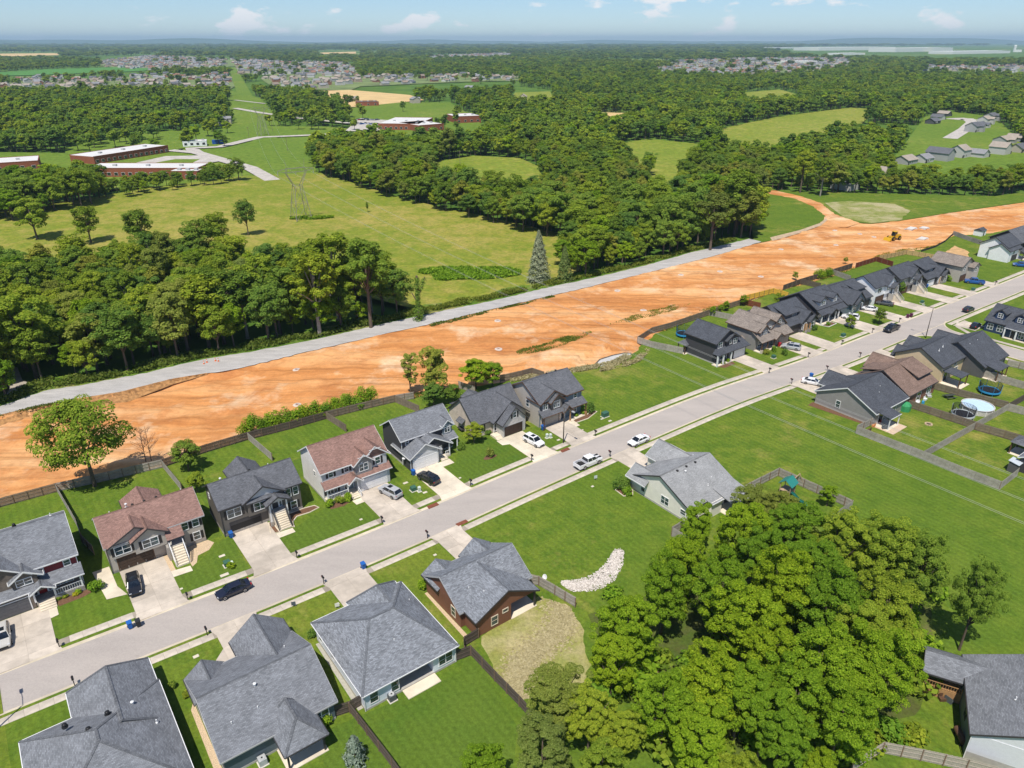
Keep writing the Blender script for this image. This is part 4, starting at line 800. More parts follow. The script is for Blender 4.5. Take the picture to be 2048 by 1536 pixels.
h = House('grey-brown gabled house with dark roof beside the open mown field', 138.9, 60.6, R_DARK, W_MID)
h.foot(0, 12.4, 0, 13.4, .3); h.wall(0, 12.4, 0, 13.4, 0, 3.0); h.gable(0, 12.4, 0, 13.4, 3.0, 3.2, 'x'); h.wall(4.2, 10.2, 13.4, 15.2, 0, 3.0); h.gable(4.2, 10.2, 9, 15.2, 3.0, 2.2, 'y', ends=(0, 1)); h.porch_roof(.4, 4.6, -3.0, 1.4, 2.7, 3.5); h.post(4.4, -2.8, 0, 2.55, .16); h.post(.6, -2.8, 0, 2.55, .16); h.deck(.2, 4.6, -3, -.02, .1)
h.window('l', 0, 8.2, 1.0, .9, 1.5); h.window('f', 0, 7.5, .8, 1.6, 1.5, 2); h.door('f', 0, 2.4, .1, 1.8, 2.1, DGLASS); h.pipe(6, 5, 5.0); h.pipe(8.4, 4.2, 4.8); h.pipe(6.4, 3.2, 4.3)
h = House('brown-roofed house with shed dormer at the back', 152.6, 60.8, R_BROWN2, masonry('red_brown_brick', (.26, .13, .09), (.2, .1, .07)), trim=DTRIM)
h.wall(0, 12.2, 0, 12.6, 0, 3.0); h.gable(0, 12.2, 0, 12.6, 3.0, 3.6, 'x'); h.wall(6.6, 12.0, 1.8, 6, 3.4, 5.0, W_UMBER); h.slab([(12.4, 1.3, 4.95), (6.2, 1.3, 4.95), (6.2, 6.2, 6.75), (12.4, 6.2, 6.75)]); h.window('f', 1.8, 9.2, 4.05, 2.6, .7, 4, gl=DGLASS, frame=DTRIM, rows=1)
h.gable(7.4, 13.4, 8, 14, 3.2, 2.4, 'y', ends=(0, 1)); h.wall(7.6, 13.2, 12.6, 13.9, 0, 3.2); h.wall(.4, 6, 6.4, 11, 3.4, 5.2, W_UMBER); h.slab([(.2, 11.6, 5.1), (6.2, 11.6, 5.1), (6.2, 6.4, 6.7), (.2, 6.4, 6.7)]); h.window('f', 0, 9.5, .8, 1.8, 1.4, 2); h.pipe(7.6, 3.4, 5.1); h.door('f', 0, 5, .1, 1.6, 2.1, DGLASS)
h = House('buff house with dark gabled roof and a covered patio', 170.8, 62.4, R_DARK, W_BUFF, trim=DTRIM)
h.wall(0, 12.4, 0, 11, 0, 4.2); h.gable(0, 12.4, 0, 11, 4.2, 3.0, 'x'); h.gable(6.8, 12.8, 6, 12.6, 3.2, 2.4, 'y', ends=(0, 1)); h.wall(7, 12.6, 11, 12.5, 0, 3.2); h.gable(1, 5, 7, 12, 3.2, 1.9, 'y', ends=(0, 1)); h.window('f', 0, 6.6, 3.0, 1.1, .9); h.window('f', 0, 7.6, .8, 1.6, 1.4, 2); h.pipe(4, 3.2, 6.2); h.pipe(6.6, 3.6, 6.4)
h.slab([(.6, -4.2, 2.75), (4.6, -4.2, 2.75), (4.6, -.02, 3.1), (.6, -.02, 3.1)]); h.deck(.3, 5.2, -4.6, -.03, .12); h.post(.8, -4.0, .1, 2.6, .2, BTRIM); h.post(4.4, -4.0, .1, 2.6, .2, BTRIM); h.door('f', 0, 2.6, .12, 1.8, 2.1, DGLASS)
h = House('dark grey house with long dark roof on the street corner', 181.8, 57.7, R_DARK, W_DGREY, trim=DTRIM)
h.wall(0, 12.2, 0, 13.6, 0, 3.0); h.gable(0, 12.2, 0, 13.6, 3.0, 4.0, 'x'); h.gable(5, 12, 8, 15, 3.0, 2.6, 'y', ends=(0, 1)); h.wall(5.2, 11.8, 13.6, 14.9, 0, 3.0); h.porch_roof(.6, 6.2, -3.0, 1.2, 2.7, 3.6); h.post(.8, -2.8, 0, 2.55, .2, BTRIM); h.post(3.4, -2.8, 0, 2.55, .2, BTRIM); h.post(6.0, -2.8, 0, 2.55, .2, BTRIM); h.deck(.4, 6.3, -3.1, -.02, .1); h.window('f', 0, 9.4, .8, 2, 1.4, 2); h.pipe(7, 5.4, 6.0); h.pipe(3, 5.4, 6.0)
h = House('navy house with white-framed dormers facing the side street', 216.0, 57.5, R_DARK, W_NAVY)
h.wall(0, 11, 0, 14, 0, 3.1); h.gable(0, 11, 0, 14, 3.1, 3.4, 'y', trim=DTRIM); h.wall(-.9, 0, 3, 8.4, 0, 3.0); h.slab([(-2.0, 8.6, 2.9), (-2.0, 2.6, 2.9), (.6, 2.6, 4.0), (.6, 8.6, 4.0)])
for y in (11.2, 6.4): h.wall(.9, 4.5, y - 1.2, y + 1.2, 3.4, 5.6, W_NAVY); h.gable(.9, 4.5, y - 1.2, y + 1.2, 5.6, .9, 'x', ends=(1, 0), oh=.25, trim=DTRIM); h.window('l', .9, y, 4.3, 1.1, 1.1, 2)
for y in (12.6, 10.2): h.window('l', 0, y, .8, 1.3, 1.5, 2)
for y in (8.4, 5.6, 2.8): h.post(-1.8, y, 0, 2.8, .3, TRIM)
h.deck(-2, -.02, 2.6, 8.6, .12); h.door('l', -.9, 6.6, .12, 1.0, 2.1, DTRIM); h.window('l', -.9, 4.6, .6, 1.2, 1.6, 2)
h = House('dark grey house cut off by the right edge beyond the mown field', 143.6, 23.5, R_GREY, W_CHAR, name='house')
h.wall(0, 12, 0, 12, 0, 3.0); h.gable(0, 12, 0, 12, 3.0, 3.0, 'x')
h = House('large house with charcoal roof and pale gable wall in the bottom right corner', 0, 0, R_GREY, W_STEEL, loc=(50.2, 55.1), rz=math.radians(-26) - RD)
PALE = plain('pale_stucco', (.66, .67, .70), .7, .04)
h.wall(0, 15, 0, 12, 0, 3.9); h.wall(.03, 15, -.05, .2, 1.1, 3.9, PALE); h.wall(.02, 15, -.04, .2, 0, 1.1, FOUND); h.gable(0, 15, 0, 12, 3.9, 3.4, 'y', oh=.3, wall=PALE, trim=DTRIM); h.pipe(5.0, 2.0, 6.2); h.pipe(4.0, 5.0, 5.8)
h.gable(-4.2, 4, 8.0, 12.0, 3.6, 1.3, 'x', ends=(1, 0), trim=DTRIM); h.deck(-4.2, -.02, 8.0, 12.0, 1.3, WOOD); h.post(-4.0, 8.2, 0, 3.5, .2, DTRIM); h.post(-4.0, 11.8, 0, 3.5, .2, DTRIM); h.railing((-4.1, 8.05), (-.1, 8.05), 1.3, .9, WOOD); h.railing((-4.1, 8.05), (-4.1, 11.9), 1.3, .9, WOOD); h.window('l', 0, 4.5, 1.6, 1.0, 1.3, frame=DTRIM); h.downspout(-.06, -.1, 3.7)
# ------------------------------------------------------------------ foliage
def leaf_mat(name, dark, mid, light, trans=.32, hue=.8):
    t = NT(name); t.t.nodes.remove(t.b)
    g = t.n('ShaderNodeNewGeometry'); oi = t.n('ShaderNodeObjectInfo')
    col = t.ramp(g.outputs['Random Per Island'], [(0, dark), (.5, mid), (1, light)])
    tint = t.ramp(oi.outputs['Random'], [(0, (.62, .74, .95)), (.3, (.88, .93, .9)), (.6, (1.02, 1.0, .85)), (.85, (1.18, 1.08, .85)), (1, (1.3, 1.14, .9))])
    col = t.mix(hue, col, t.mix(1, col, tint, 'MULTIPLY'))
    d = t.n('ShaderNodeBsdfDiffuse'); tr = t.n('ShaderNodeBsdfTranslucent'); mx = t.n('ShaderNodeMixShader'); mx.inputs[0].default_value = trans
    t.l(col, d.inputs[0]); t.l(t.mix(1, col, (1.25, 1.3, .55), 'MULTIPLY'), tr.inputs[0]); t.l(d.outputs[0], mx.inputs[1]); t.l(tr.outputs[0], mx.inputs[2]); t.l(mx.outputs[0], t.out.inputs[0])
    return t.m
LF = {'oak': leaf_mat('oak_leaves', (0.128, 0.203, 0.021), (0.225, 0.307, 0.033), (0.352, 0.427, 0.054)),
      'lime': leaf_mat('lime_green_leaves', (.105, .190, .012), (.195, .310, .020), (.320, .445, .036)),
      'olive': leaf_mat('olive_leaves', (0.158, 0.203, 0.033), (0.247, 0.285, 0.051), (0.360, 0.383, 0.083)),
      'deep': leaf_mat('deep_green_leaves', (0.090, 0.173, 0.030), (0.158, 0.255, 0.042), (0.247, 0.345, 0.063)),
      'cedar': leaf_mat('cedar_needles', (0.090, 0.143, 0.039), (0.150, 0.210, 0.060), (0.225, 0.277, 0.090), .15),
      'spruce': leaf_mat('blue_spruce_needles', (0.150, 0.188, 0.120), (0.255, 0.292, 0.195), (0.390, 0.420, 0.300), .1),
      'shrub': leaf_mat('shrub_leaves', (0.112, 0.225, 0.018), (0.203, 0.338, 0.027), (0.307, 0.450, 0.042)),
      'yellow': leaf_mat('yellow_green_leaves', (.20, .24, .02), (.33, .36, .03), (.45, .44, .05)),
      'weed': leaf_mat('weed_blades', (.095, .135, .020), (.155, .205, .030), (.25, .27, .06)),
      'straw': leaf_mat('dry_grass_blades', (.40, .33, .19), (.52, .44, .27), (.64, .55, .36))}
BARK = plain('grey_brown_bark', (.13, .10, .075), .95, .3, 5); PALEBARK = plain('pale_bark', (.30, .27, .23), .95, .25, 5); DEAD = plain('dead_wood', (.20, .12, .08), .95, .2, 5)
def quads(name, C, N, size, mat, rng, aspect=.7):
    """many small leaf faces: centres C, facing N"""
    n = len(C); N = N / np.linalg.norm(N, axis=1, keepdims=True)
    a = rng.normal(size=(n, 3)); U = np.cross(N, a); U /= np.linalg.norm(U, axis=1, keepdims=True) + 1e-9; V = np.cross(N, U)
    sz = (size * rng.uniform(.65, 1.35, n))[:, None] if np.isscalar(size) else size[:, None] * rng.uniform(.65, 1.35, n)[:, None]
    U = U * sz; V = V * sz * aspect
    co = np.empty((n, 4, 3), np.float32); co[:, 0] = C - U * .5 - V * .2; co[:, 1] = C + U * .05 - V * .55; co[:, 2] = C + U * .5 + V * .15; co[:, 3] = C - U * .1 + V * .55
    me = bpy.data.meshes.new(name); me.vertices.add(n * 4); me.vertices.foreach_set('co', co.ravel())
    me.loops.add(n * 4); me.loops.foreach_set('vertex_index', np.arange(n * 4, dtype=np.int32)); me.polygons.add(n)
    me.polygons.foreach_set('loop_start', np.arange(0, n * 4, 4, dtype=np.int32)); me.polygons.foreach_set('loop_total', np.full(n, 4, np.int32))
    me.materials.append(mat); me.update(calc_edges=True); return me
def udir(rng, n): d = rng.normal(size=(n, 3)); return d / np.linalg.norm(d, axis=1, keepdims=True)
def broadleaf(seed, H=16, R=5.2, base=.28, nclump=46, nleaf=4200, leaf=.55, mat='oak', flat=1.0, gap=.0, limb=True, bark=None, trunk_r=None, droop=0.0, clump=.24):
    """tapered trunk with limbs, and a crown of leaf clumps; returns (trunk mesh, crown mesh)"""
    rng = np.random.default_rng(seed); zb = H * base; rz = (H - zb) / 2 * flat; zc = H - rz
    d = udir(rng, nclump * 3); d = d[(d[:, 2] > -.75)][:nclump]
    ph = rng.uniform(0, 6.28, 6); az = np.arctan2(d[:, 1], d[:, 0])
    lobe = 1 + .20 * np.sin(2 * az + ph[0]) + .14 * np.sin(3 * az + ph[1]) + .10 * np.sin(5 * az + ph[2] + d[:, 2] * 2)
    rr = rng.uniform(.35, 1.0, len(d)) ** .7 * lobe * rng.uniform(.85, 1.12, len(d))
    cc = np.stack([d[:, 0] * R * rr * .82, d[:, 1] * R * rr * .82, zc + d[:, 2] * rz * (.55 + .45 * rr) * .86], 1)
    cr = R * clump * rng.uniform(.7, 1.3, len(d))
    w = cr ** 2; idx = rng.choice(len(d), nleaf, p=w / w.sum())
    e = udir(rng, nleaf); e[:, 2] = np.where(rng.random(nleaf) < .6, np.abs(e[:, 2]), e[:, 2])
    rad = rng.uniform(.62, 1.12, nleaf) ** .5
    P = cc[idx] + e * (cr[idx] * rad)[:, None] * np.array([1.08, 1.08, .78])
    P[:, 2] -= droop * np.hypot(P[:, 0], P[:, 1]) ** 2 / R
    out = P - np.array([0, 0, zc - rz * .3]); out /= np.linalg.norm(out, axis=1, keepdims=True)
    Nn = e * .8 + out * .35 + np.array([-.08, -.25, .85]) + rng.normal(size=(nleaf, 3)) * .33
    crown = quads('crown', P, Nn, leaf, LF[mat], rng)
    m = MB(); tr = trunk_r or H * .018; top = Vector((rng.uniform(-.3, .3), rng.uniform(-.3, .3), zc + rz * .35))
    m.tube([(0, 0, -2.2), (0, 0, H * .03), (top.x * .3, top.y * .3, zb), (top.x * .7, top.y * .7, zc), top], [tr * 1.5, tr * 1.1, tr * .85, tr * .5, tr * .15], 7)
    if limb:
        for i in rng.choice(len(d), min(len(d), 13), replace=False):
            q = Vector(cc[i]); z0 = zb * .8 + (q.z - zb * .8) * .35; s_ = Vector((top.x * .4, top.y * .4, min(z0, zc)))
            mid = s_.lerp(q, .55) + Vector((0, 0, .3)); m.tube([s_, mid, q], [tr * .45, tr * .3, tr * .1], 5)
    return m.mesh('trunk', bark or BARK, smooth=True, uv=False), crown
def conifer(seed, H=12, R=2.6, nleaf=2600, leaf=.5, mat='cedar', base=.06):
    rng = np.random.default_rng(seed); u = rng.random(nleaf) ** .75; z = H * base + u * H * (1 - base); a = rng.uniform(0, 6.28, nleaf)
    lay = .8 + .12 * np.sin(z * 3.2 + a * 3 + np.sin(a * 5 + seed) * 2) + rng.normal(size=nleaf) * .08; r = (R * (1 - u) ** .8 + .12) * lay * rng.uniform(.55, 1.0, nleaf) ** .5 * (1 + .18 * np.sin(3 * a + seed))
    P = np.stack([r * np.cos(a), r * np.sin(a), z - r * .18], 1); N = np.stack([np.cos(a), np.sin(a), np.full(nleaf, .7)], 1) + rng.normal(size=(nleaf, 3)) * .45
    m = MB().tube([(0, 0, -2), (0, 0, H * .3), (0, 0, H * .96)], [H * .02, H * .014, .02], 6)
    return m.mesh('trunk', BARK, smooth=True, uv=False), quads('crown', P, N, leaf, LF[mat], rng, .45)
def bush_mesh(seed, R=1.0, H=1.2, nleaf=500, leaf=.2, mat='shrub'):
    rng = np.random.default_rng(seed); k = 9; c = udir(rng, k); c[:, 2] = np.abs(c[:, 2]); c = c * np.array([R * .55, R * .55, H * .5]) + np.array([0, 0, H * .32])
    idx = rng.integers(0, k, nleaf); e = udir(rng, nleaf); P = c[idx] + e * np.array([R * .48, R * .48, H * .36]) * rng.uniform(.7, 1.05, nleaf)[:, None]
    P[:, 2] = np.maximum(P[:, 2], .03); N = e + np.array([0, 0, .5]) + rng.normal(size=(nleaf, 3)) * .4
    return quads('foliage', P, N, leaf, LF[mat], rng)
PROTO = {}
def protos():
    k = 0
    for kind, mat, n in (('oak', 'oak', 4), ('lime', 'lime', 3), ('olive', 'olive', 2), ('deep', 'deep', 3)):
        for tier, (nl, lf, nc) in {'near': (33000, .215, 150), 'mid': (8000, .47, 80), 'far': (1300, 1.2, 36)}.items():
            PROTO[(kind, tier)] = [broadleaf(k * 31 + i, 16, 5.4, .22 if tier != 'near' else .2, nc, nl, lf, mat, clump={'near': .125, 'mid': .185, 'far': .24}[tier]) for i in range(n if tier != 'near' else max(2, n - 1))]; k += 7
    PROTO[('tall', 'mid')] = [broadleaf(300 + i, 22, 5.6, .36, 64, 7500, .52, m_, clump=.2, bark=PALEBARK if i in (1, 2) else BARK) for i, m_ in enumerate(('oak', 'deep', 'oak', 'olive'))]
    PROTO[('cedar', 'mid')] = [conifer(400, 11, 3.0, 5200, .45), conifer(401, 12, 2.8, 5200, .45)]
    PROTO[('spruce', 'mid')] = [conifer(410, 16, 4.4, 11000, .5, 'spruce', .02)]
    PROTO[('bush', 'mid')] = [bush_mesh(500 + i, 1, 1.3, 420, .24, m_) for i, m_ in enumerate(('shrub', 'oak', 'shrub'))]
protos()
BASEH = {'near': 16, 'mid': 16, 'far': 16}
def tree(name, label, x, y, H, kind='oak', tier='mid', spread=1.0, seed=0, group=None, z=0.0, cat='tree'):
    r = random.Random(seed * 7 + int(abs(x) * 13 + abs(y) * 7)); T, Cn = r.choice(PROTO[(kind, tier)])
    h0 = 22 if kind == 'tall' else {'cedar': 11.5, 'spruce': 16}.get(kind, 16)
    e = thing(name, label, cat, (x, y, z), r.uniform(0, 6.28), group); k = H / h0
    inst('trunk', T, e, sc=(k * spread, k * spread, k)); inst('crown', Cn, e, sc=(k * spread, k * spread, k)); return e
def inpoly(x, y, P):
    c = False; j = len(P) - 1
    for i in range(len(P)):
        if (P[i][1] > y) != (P[j][1] > y) and x < (P[j][0] - P[i][0]) * (y - P[i][1]) / (P[j][1] - P[i][1]) + P[i][0]: c = not c
        j = i
    return c

# ------------------------------------------------------------------ the wood behind the near gardens (bottom right)
NEARW = [(1485, 1085, 11, 15, 'lime'), (1590, 1080, 10, 14, 'lime'), (1395, 1050, 8, 10, 'lime'), (1330, 1190, 10, 14, 'lime'), (1255, 1265, 10, 13, 'lime'), (1440, 1190, 11, 15, 'lime'), (1560, 1195, 11, 16, 'lime'), (1680, 1110, 10, 15, 'oak'), (1775, 1125, 11, 16, 'oak'), (1840, 1155, 11, 15.5, 'oak'), (1660, 1230, 11, 15, 'lime'), (1770, 1235, 11, 15, 'oak'),
         (1225, 1335, 8, 11, 'lime'), (1420, 1370, 10, 13, 'lime'), (1330, 1420, 9, 12, 'lime'), (1540, 1330, 10, 14, 'lime'), (1640, 1350, 11, 15, 'lime'), (1750, 1350, 11, 15, 'lime'), (1530, 1440, 9, 12, 'lime'), (1400, 1480, 9, 11, 'lime'), (1680, 1450, 10, 13, 'lime'), (1240, 1470, 7, 9, 'oak'), (1200, 1540, 7, 9, 'oak'), (1115, 1400, 8, 10.5, 'olive'), (1085, 1500, 8, 10, 'olive'), (970, 1540, 6, 8, 'lime'), (1640, 1540, 6, 7, 'lime'), (1470, 1560, 7, 9, 'oak'), (1560, 1000 + 30, 7, 9.5, 'olive'), (1500, 1010, 7, 9, 'olive'), (1180, 1440, 8, 11, 'oak'), (1490, 1270, 10, 15, 'lime'), (1620, 1160, 10, 14, 'lime'), (1720, 1290, 10, 14, 'oak'), (1590, 1400, 10, 13, 'lime'), (1480, 1400, 9, 12, 'lime'), (1700, 1400, 9, 12, 'lime'), (1370, 1130, 9, 12, 'lime'), (1520, 1130, 10, 14, 'lime'), (1570, 1490, 8, 11, 'lime')]
ORD = ['leftmost', 'second from the left', 'third from the left', 'fourth from the left', 'fifth from the left', 'sixth from the left', 'seventh from the left', 'eighth from the left', 'ninth from the left', 'tenth from the left', 'eleventh from the left', 'twelfth from the left', 'thirteenth from the left', 'fourteenth from the left']
ROWS = [(0, 1110, 'top row'), (1110, 1215, 'second row'), (1215, 1300, 'third row'), (1300, 1385, 'fourth row'), (1385, 1465, 'fifth row'), (1465, 1700, 'bottom row')]
LAB = {}
for a_, b_, nm_ in ROWS:
    for j_, t_ in enumerate(sorted(t for t in NEARW if a_ <= t[1] < b_)): LAB[t_] = f"{ {'lime': 'bright green', 'oak': 'darker green', 'olive': 'fine-leaved olive'}[t_[4]]} tree, {ORD[j_]} in the {nm_} of the near wood"
for i, (px, py, zc, H, kd) in enumerate(NEARW):
    x, y = W(px, py, zc * .72)
    lab = LAB[NEARW[i]]
    tree('broadleaf_tree', lab, x, y, H, kd, 'near', {0: .82, 1: .98, 2: .88}[i % 3] * (1.3 if kd == 'olive' else 1), i, 'trees of the near wood')
x, y = W(1918, 1300); tree('broadleaf_tree', 'tall leaning tree with bare dark trunk beside the mown field', x, y, 15.5, 'oak', 'near', .58, 5)
# shaded floor and undergrowth of that wood
sheet('woodland_floor', smooth_line([W(*p) for p in [(1180, 1230), (1330, 1175), (1420, 1110), (1560, 1080), (1700, 1110), (1850, 1180), (1870, 1290), (1840, 1420), (1700, 1500), (1500, 1530), (1330, 1470), (1250, 1380)]], 1.5, .6, 3), .016, grass_mat('leafy_wood_floor', (.07, .11, .02), (.11, .14, .025), (.09, .10, .03), (.28, .21, .12), .6))
for i in range(80):
    r = random.Random(i + 90); px, py = r.uniform(1190, 1850), r.uniform(1160, 1530); x, y = W(px, py)
    e = thing('undergrowth_bush', 'low leafy bush in the undergrowth of the near wood', 'bush', (x, y, -.05), r.uniform(0, 6), 'undergrowth of the near wood'); k = r.uniform(1.2, 2.6)
    inst('foliage', r.choice(PROTO[('bush', 'mid')]), e, sc=(k * 1.3, k * 1.3, k))

# ------------------------------------------------------------------ single trees and shrubs among the houses
x, y = W(190, 972)
T, Cn = broadleaf(77, 17.5, 7.6, .24, 62, 15000, .36, 'oak', clump=.19, trunk_r=.34); e = thing('broadleaf_tree', 'big spreading tree behind the back fence against the orange clay', 'tree', (x, y, 0), .6); inst('trunk', T, e); inst('crown', Cn, e)
x, y = W(868, 800); T, Cn = broadleaf(81, 13, 3.7, .14, 60, 9000, .33, 'olive', clump=.22); e = thing('broadleaf_tree', 'reddish-green tree rising behind the charcoal house with pale garage', 'tree', (x, y, 0), 1); inst('trunk', T, e); inst('crown', Cn, e)
x, y = W(822, 790); T, Cn = broadleaf(82, 11, 1.7, .10, 34, 2400, .33, 'olive', clump=.3); e = thing('broadleaf_tree', 'slender sparse tree left of the reddish-green tree', 'tree', (x, y, 0), 1); inst('trunk', T, e); inst('crown', Cn, e)
GARD = [(378, 942, 6.5, 'deep', 1.3, 'feathery dark green tree inside the back fence corner'), (395, 985, 4.2, 'oak', 1.2, 'rounded young tree beside the umber house back corner'), (952, 778, 7.5, 'lime', 1.5, 'bright green bushy tree behind the tan house'), (985, 772, 6.0, 'lime', 1.5, 'smaller bright tree behind the tan house roof'), (868, 815, 6.0, 'deep', 1.4, 'dense dark shrub tree below the reddish-green tree'), (905, 808, 5.0, 'deep', 1.3, 'dark shrub tree right of the reddish-green tree'), (948, 886, 4.6, 'oak', 1.3, 'small round tree in front of the steep-roofed tan house'), (1653, 1012, 4.2, 'lime', 1.1, 'yellow-green sapling inside the playset fence'), (1757, 648, 5.0, 'oak', 1.2, 'young street tree in front of the slate blue house'), (1700, 655, 3.6, 'oak', 1.6, 'low young tree in front of the two-dormer house'), (1800, 592, 4.8, 'deep', .75, 'narrow pointed evergreen by the white raised house')]
for i, (px, py, H, kd, sp, lab) in enumerate(GARD): x, y = W(px, py); tree('young_tree', lab, x, y, H, kd, 'mid', sp, i)
for i, (px, py, H, kd) in enumerate([(1555, 612, 4.2, 'oak'), (1486, 612, 3.6, 'lime'), (1425, 632, 3.0, 'lime'), (1440, 628, 3.0, 'lime'), (1452, 622, 3.2, 'lime'), (1590, 560, 3, 'oak'), (1690, 527, 2.4, 'oak')]):
    x, y = W(px, py); tree('sapling', ['sapling behind the yellow fence', 'sapling at the brown fence corner', 'first of three saplings along the back fence by the clay', 'second of three saplings along the back fence by the clay', 'third of three saplings along the back fence by the clay', 'sapling where the dark back fences meet', 'sapling by the far clay edge before the reddish fence'][i], x, y, H, kd, 'mid', 1.1, i, 'saplings along the back fences')
def bush(px, py, R, label, kind='shrub', H=None, name='shrub', group=None, xy=None, seed=0):
    x, y = xy or W(px, py); e = thing(name, label, 'shrub', (x, y, 0), seed * 1.3, group); k = bush_mesh(900 + seed, R, H or R * 1.3, int(240 + 420 * R), .17 + .05 * R, kind); inst('foliage', k, e); return e
# hedge along the back fence behind the white and umber houses
for i in range(26):
    u = i / 25; px = 492 + (745 - 492) * u; py = 872 - (872 - 806) * u + math.sin(i * 2.1) * 2; r = random.Random(i)
    bush(px, py, r.uniform(1.3, 2.0), 'leafy yellow-green shrub of the hedge along the back fence', 'shrub' if i % 3 else 'lime', r.uniform(2.2, 4.0), 'hedge_shrub', 'hedge along the back fence', seed=i)
BUSH = [(195, 1180, 1.2, 'round green shrub beside the maroon house porch', 'shrub', None), (118, 1197, .55, 'dark low shrub left of the porch steps', 'deep', None), (132, 1194, .5, 'yellow flowering bush by the maroon house porch, left one', 'yellow', .5), (152, 1190, .45, 'yellow flowering bush by the maroon house porch, right one', 'yellow', .5), (158, 1186, .5, 'small green shrub at the porch corner of the maroon house', 'shrub', None), (402, 1072, .6, 'small shrub in the gravel bed of the taupe house', 'shrub', None), (660, 1012, .95, 'shrub left of the white house porch steps', 'shrub', None), (680, 1006, 1.0, 'shrub in the middle of the white house porch bed', 'oak', None), (698, 1000, 1.0, 'shrub next to the white house steps', 'shrub', None), (922, 898, 1.0, 'dark shrub by the charcoal house wall', 'deep', None), (976, 868, .8, 'shrub beside the brick garage steps', 'deep', None), (980, 913, .9, 'round shrub in a mulch ring on the tan house lawn', 'olive', 1.9), (1180, 826, 1.2, 'tall round evergreen shrub beside the two-storey tan house', 'deep', 2.6), (1152, 833, .6, 'left small shrub in the tan house front bed', 'shrub', None), (1166, 829, .6, 'right small shrub in the tan house front bed', 'shrub', None), (1243, 975, 1.8, 'large dark shrub at the front corner of the cream house', 'deep', 2.6), (1255, 987, 1.0, 'leafy shrub below the large dark shrub', 'shrub', None), (1258, 992, .6, 'small shrub at the cream house wall', 'shrub', None), (846, 1176, .85, 'round boxwood at the front corner of the rust brown house', 'shrub', 1.5), (624, 1272, .75, 'round shrub at the pale blue house front corner', 'deep', None), (652, 1448, .9, 'leafy shrub under the slate blue house back window', 'shrub', 1.3), (374, 1392, .6, 'yellow shrub at the slate blue house side wall', 'yellow', .8), (346, 1376, .5, 'small cone shrub on the lawn between grey roofs', 'deep', 1.1), (462, 1136, .7, 'round green shrub by the utility boxes on the taupe house lawn', 'lime', 1.0), (1445, 728, .7, 'first low shrub by the white garage house', 'deep', None), (1455, 724, .7, 'second low shrub by the white garage house', 'shrub', None), (1533, 708, 1.0, 'leafy shrub at the brown porch', 'olive', None), (1546, 702, 1.0, 'leafy shrub right of the brown porch shrub', 'shrub', None), (1568, 710, .9, 'round shrub on the brown-grey house lawn', 'deep', 1.7), (1628, 660, 1.0, 'shrub at the timber entry of the dark shed-dormer house', 'deep', None), (1656, 650, .7, 'shrub in the white-edged bed of the two-dormer house', 'shrub', None), (1708, 620, 1.0, 'shrub beside the slate blue house drive', 'shrub', None), (1895, 562, 1.4, 'shrub in front of the charcoal shed-dormer house', 'shrub', 1.8), (1640, 556, 2.4, 'large bright shrub in a back yard near the far fences', 'lime', 2.8), (1655, 552, 2.2, 'second bright shrub in a back yard near the far fences', 'lime', 2.6), (1370, 1062, 1.0, 'sprawling shrub inside the cream house side fence', 'shrub', 1.0)]
for i, (px, py, R, lab, kd, hh) in enumerate(BUSH): bush(px, py, R, lab, kd, hh, seed=40 + i)
x, y = W(712, 1525); T, Cn = conifer(420, 4.2, 1.7, 1500, .3, 'spruce', .03); e = thing('spruce', 'small blue-green spruce at the bottom behind the slate blue house', 'tree', (x, y, 0)); inst('trunk', T, e); inst('crown', Cn, e)
# leafless saplings by the back fence
for k, (px, py, lab) in enumerate([(292, 924, 'leafless sapling left of a pair by the back fence'), (303, 922, 'leafless sapling right of a pair by the back fence')]):
    x, y = W(px, py); r = random.Random(k + 3); m = MB(); H = 7.5
    m.tube([(0, 0, 0), (.1, 0, H * .4), (.2, .1, H)], [.09, .06, .015], 5)
    for i in range(26):
        z = H * r.uniform(.2, .9); a = r.uniform(0, 6.28); L = (H - z) * .35 + .4; b = Vector((.15 * z / H, 0, z)); q_ = b + Vector((math.cos(a) * L, math.sin(a) * L, L * .9)); m.tube([b, b.lerp(q_, .5) + Vector((0, 0, -.1)), q_], [.03, .022, .008], 4)
        for j in range(3): a2 = a + r.uniform(-1, 1); p0 = b.lerp(q_, r.uniform(.4, .9)); m.tube([p0, p0 + Vector((math.cos(a2) * .5, math.sin(a2) * .5, .5))], [.015, .006], 3)
    e = thing('bare_sapling', lab, 'tree', (x, y, 0)); m.build('branches', DEAD, e, uv=False)
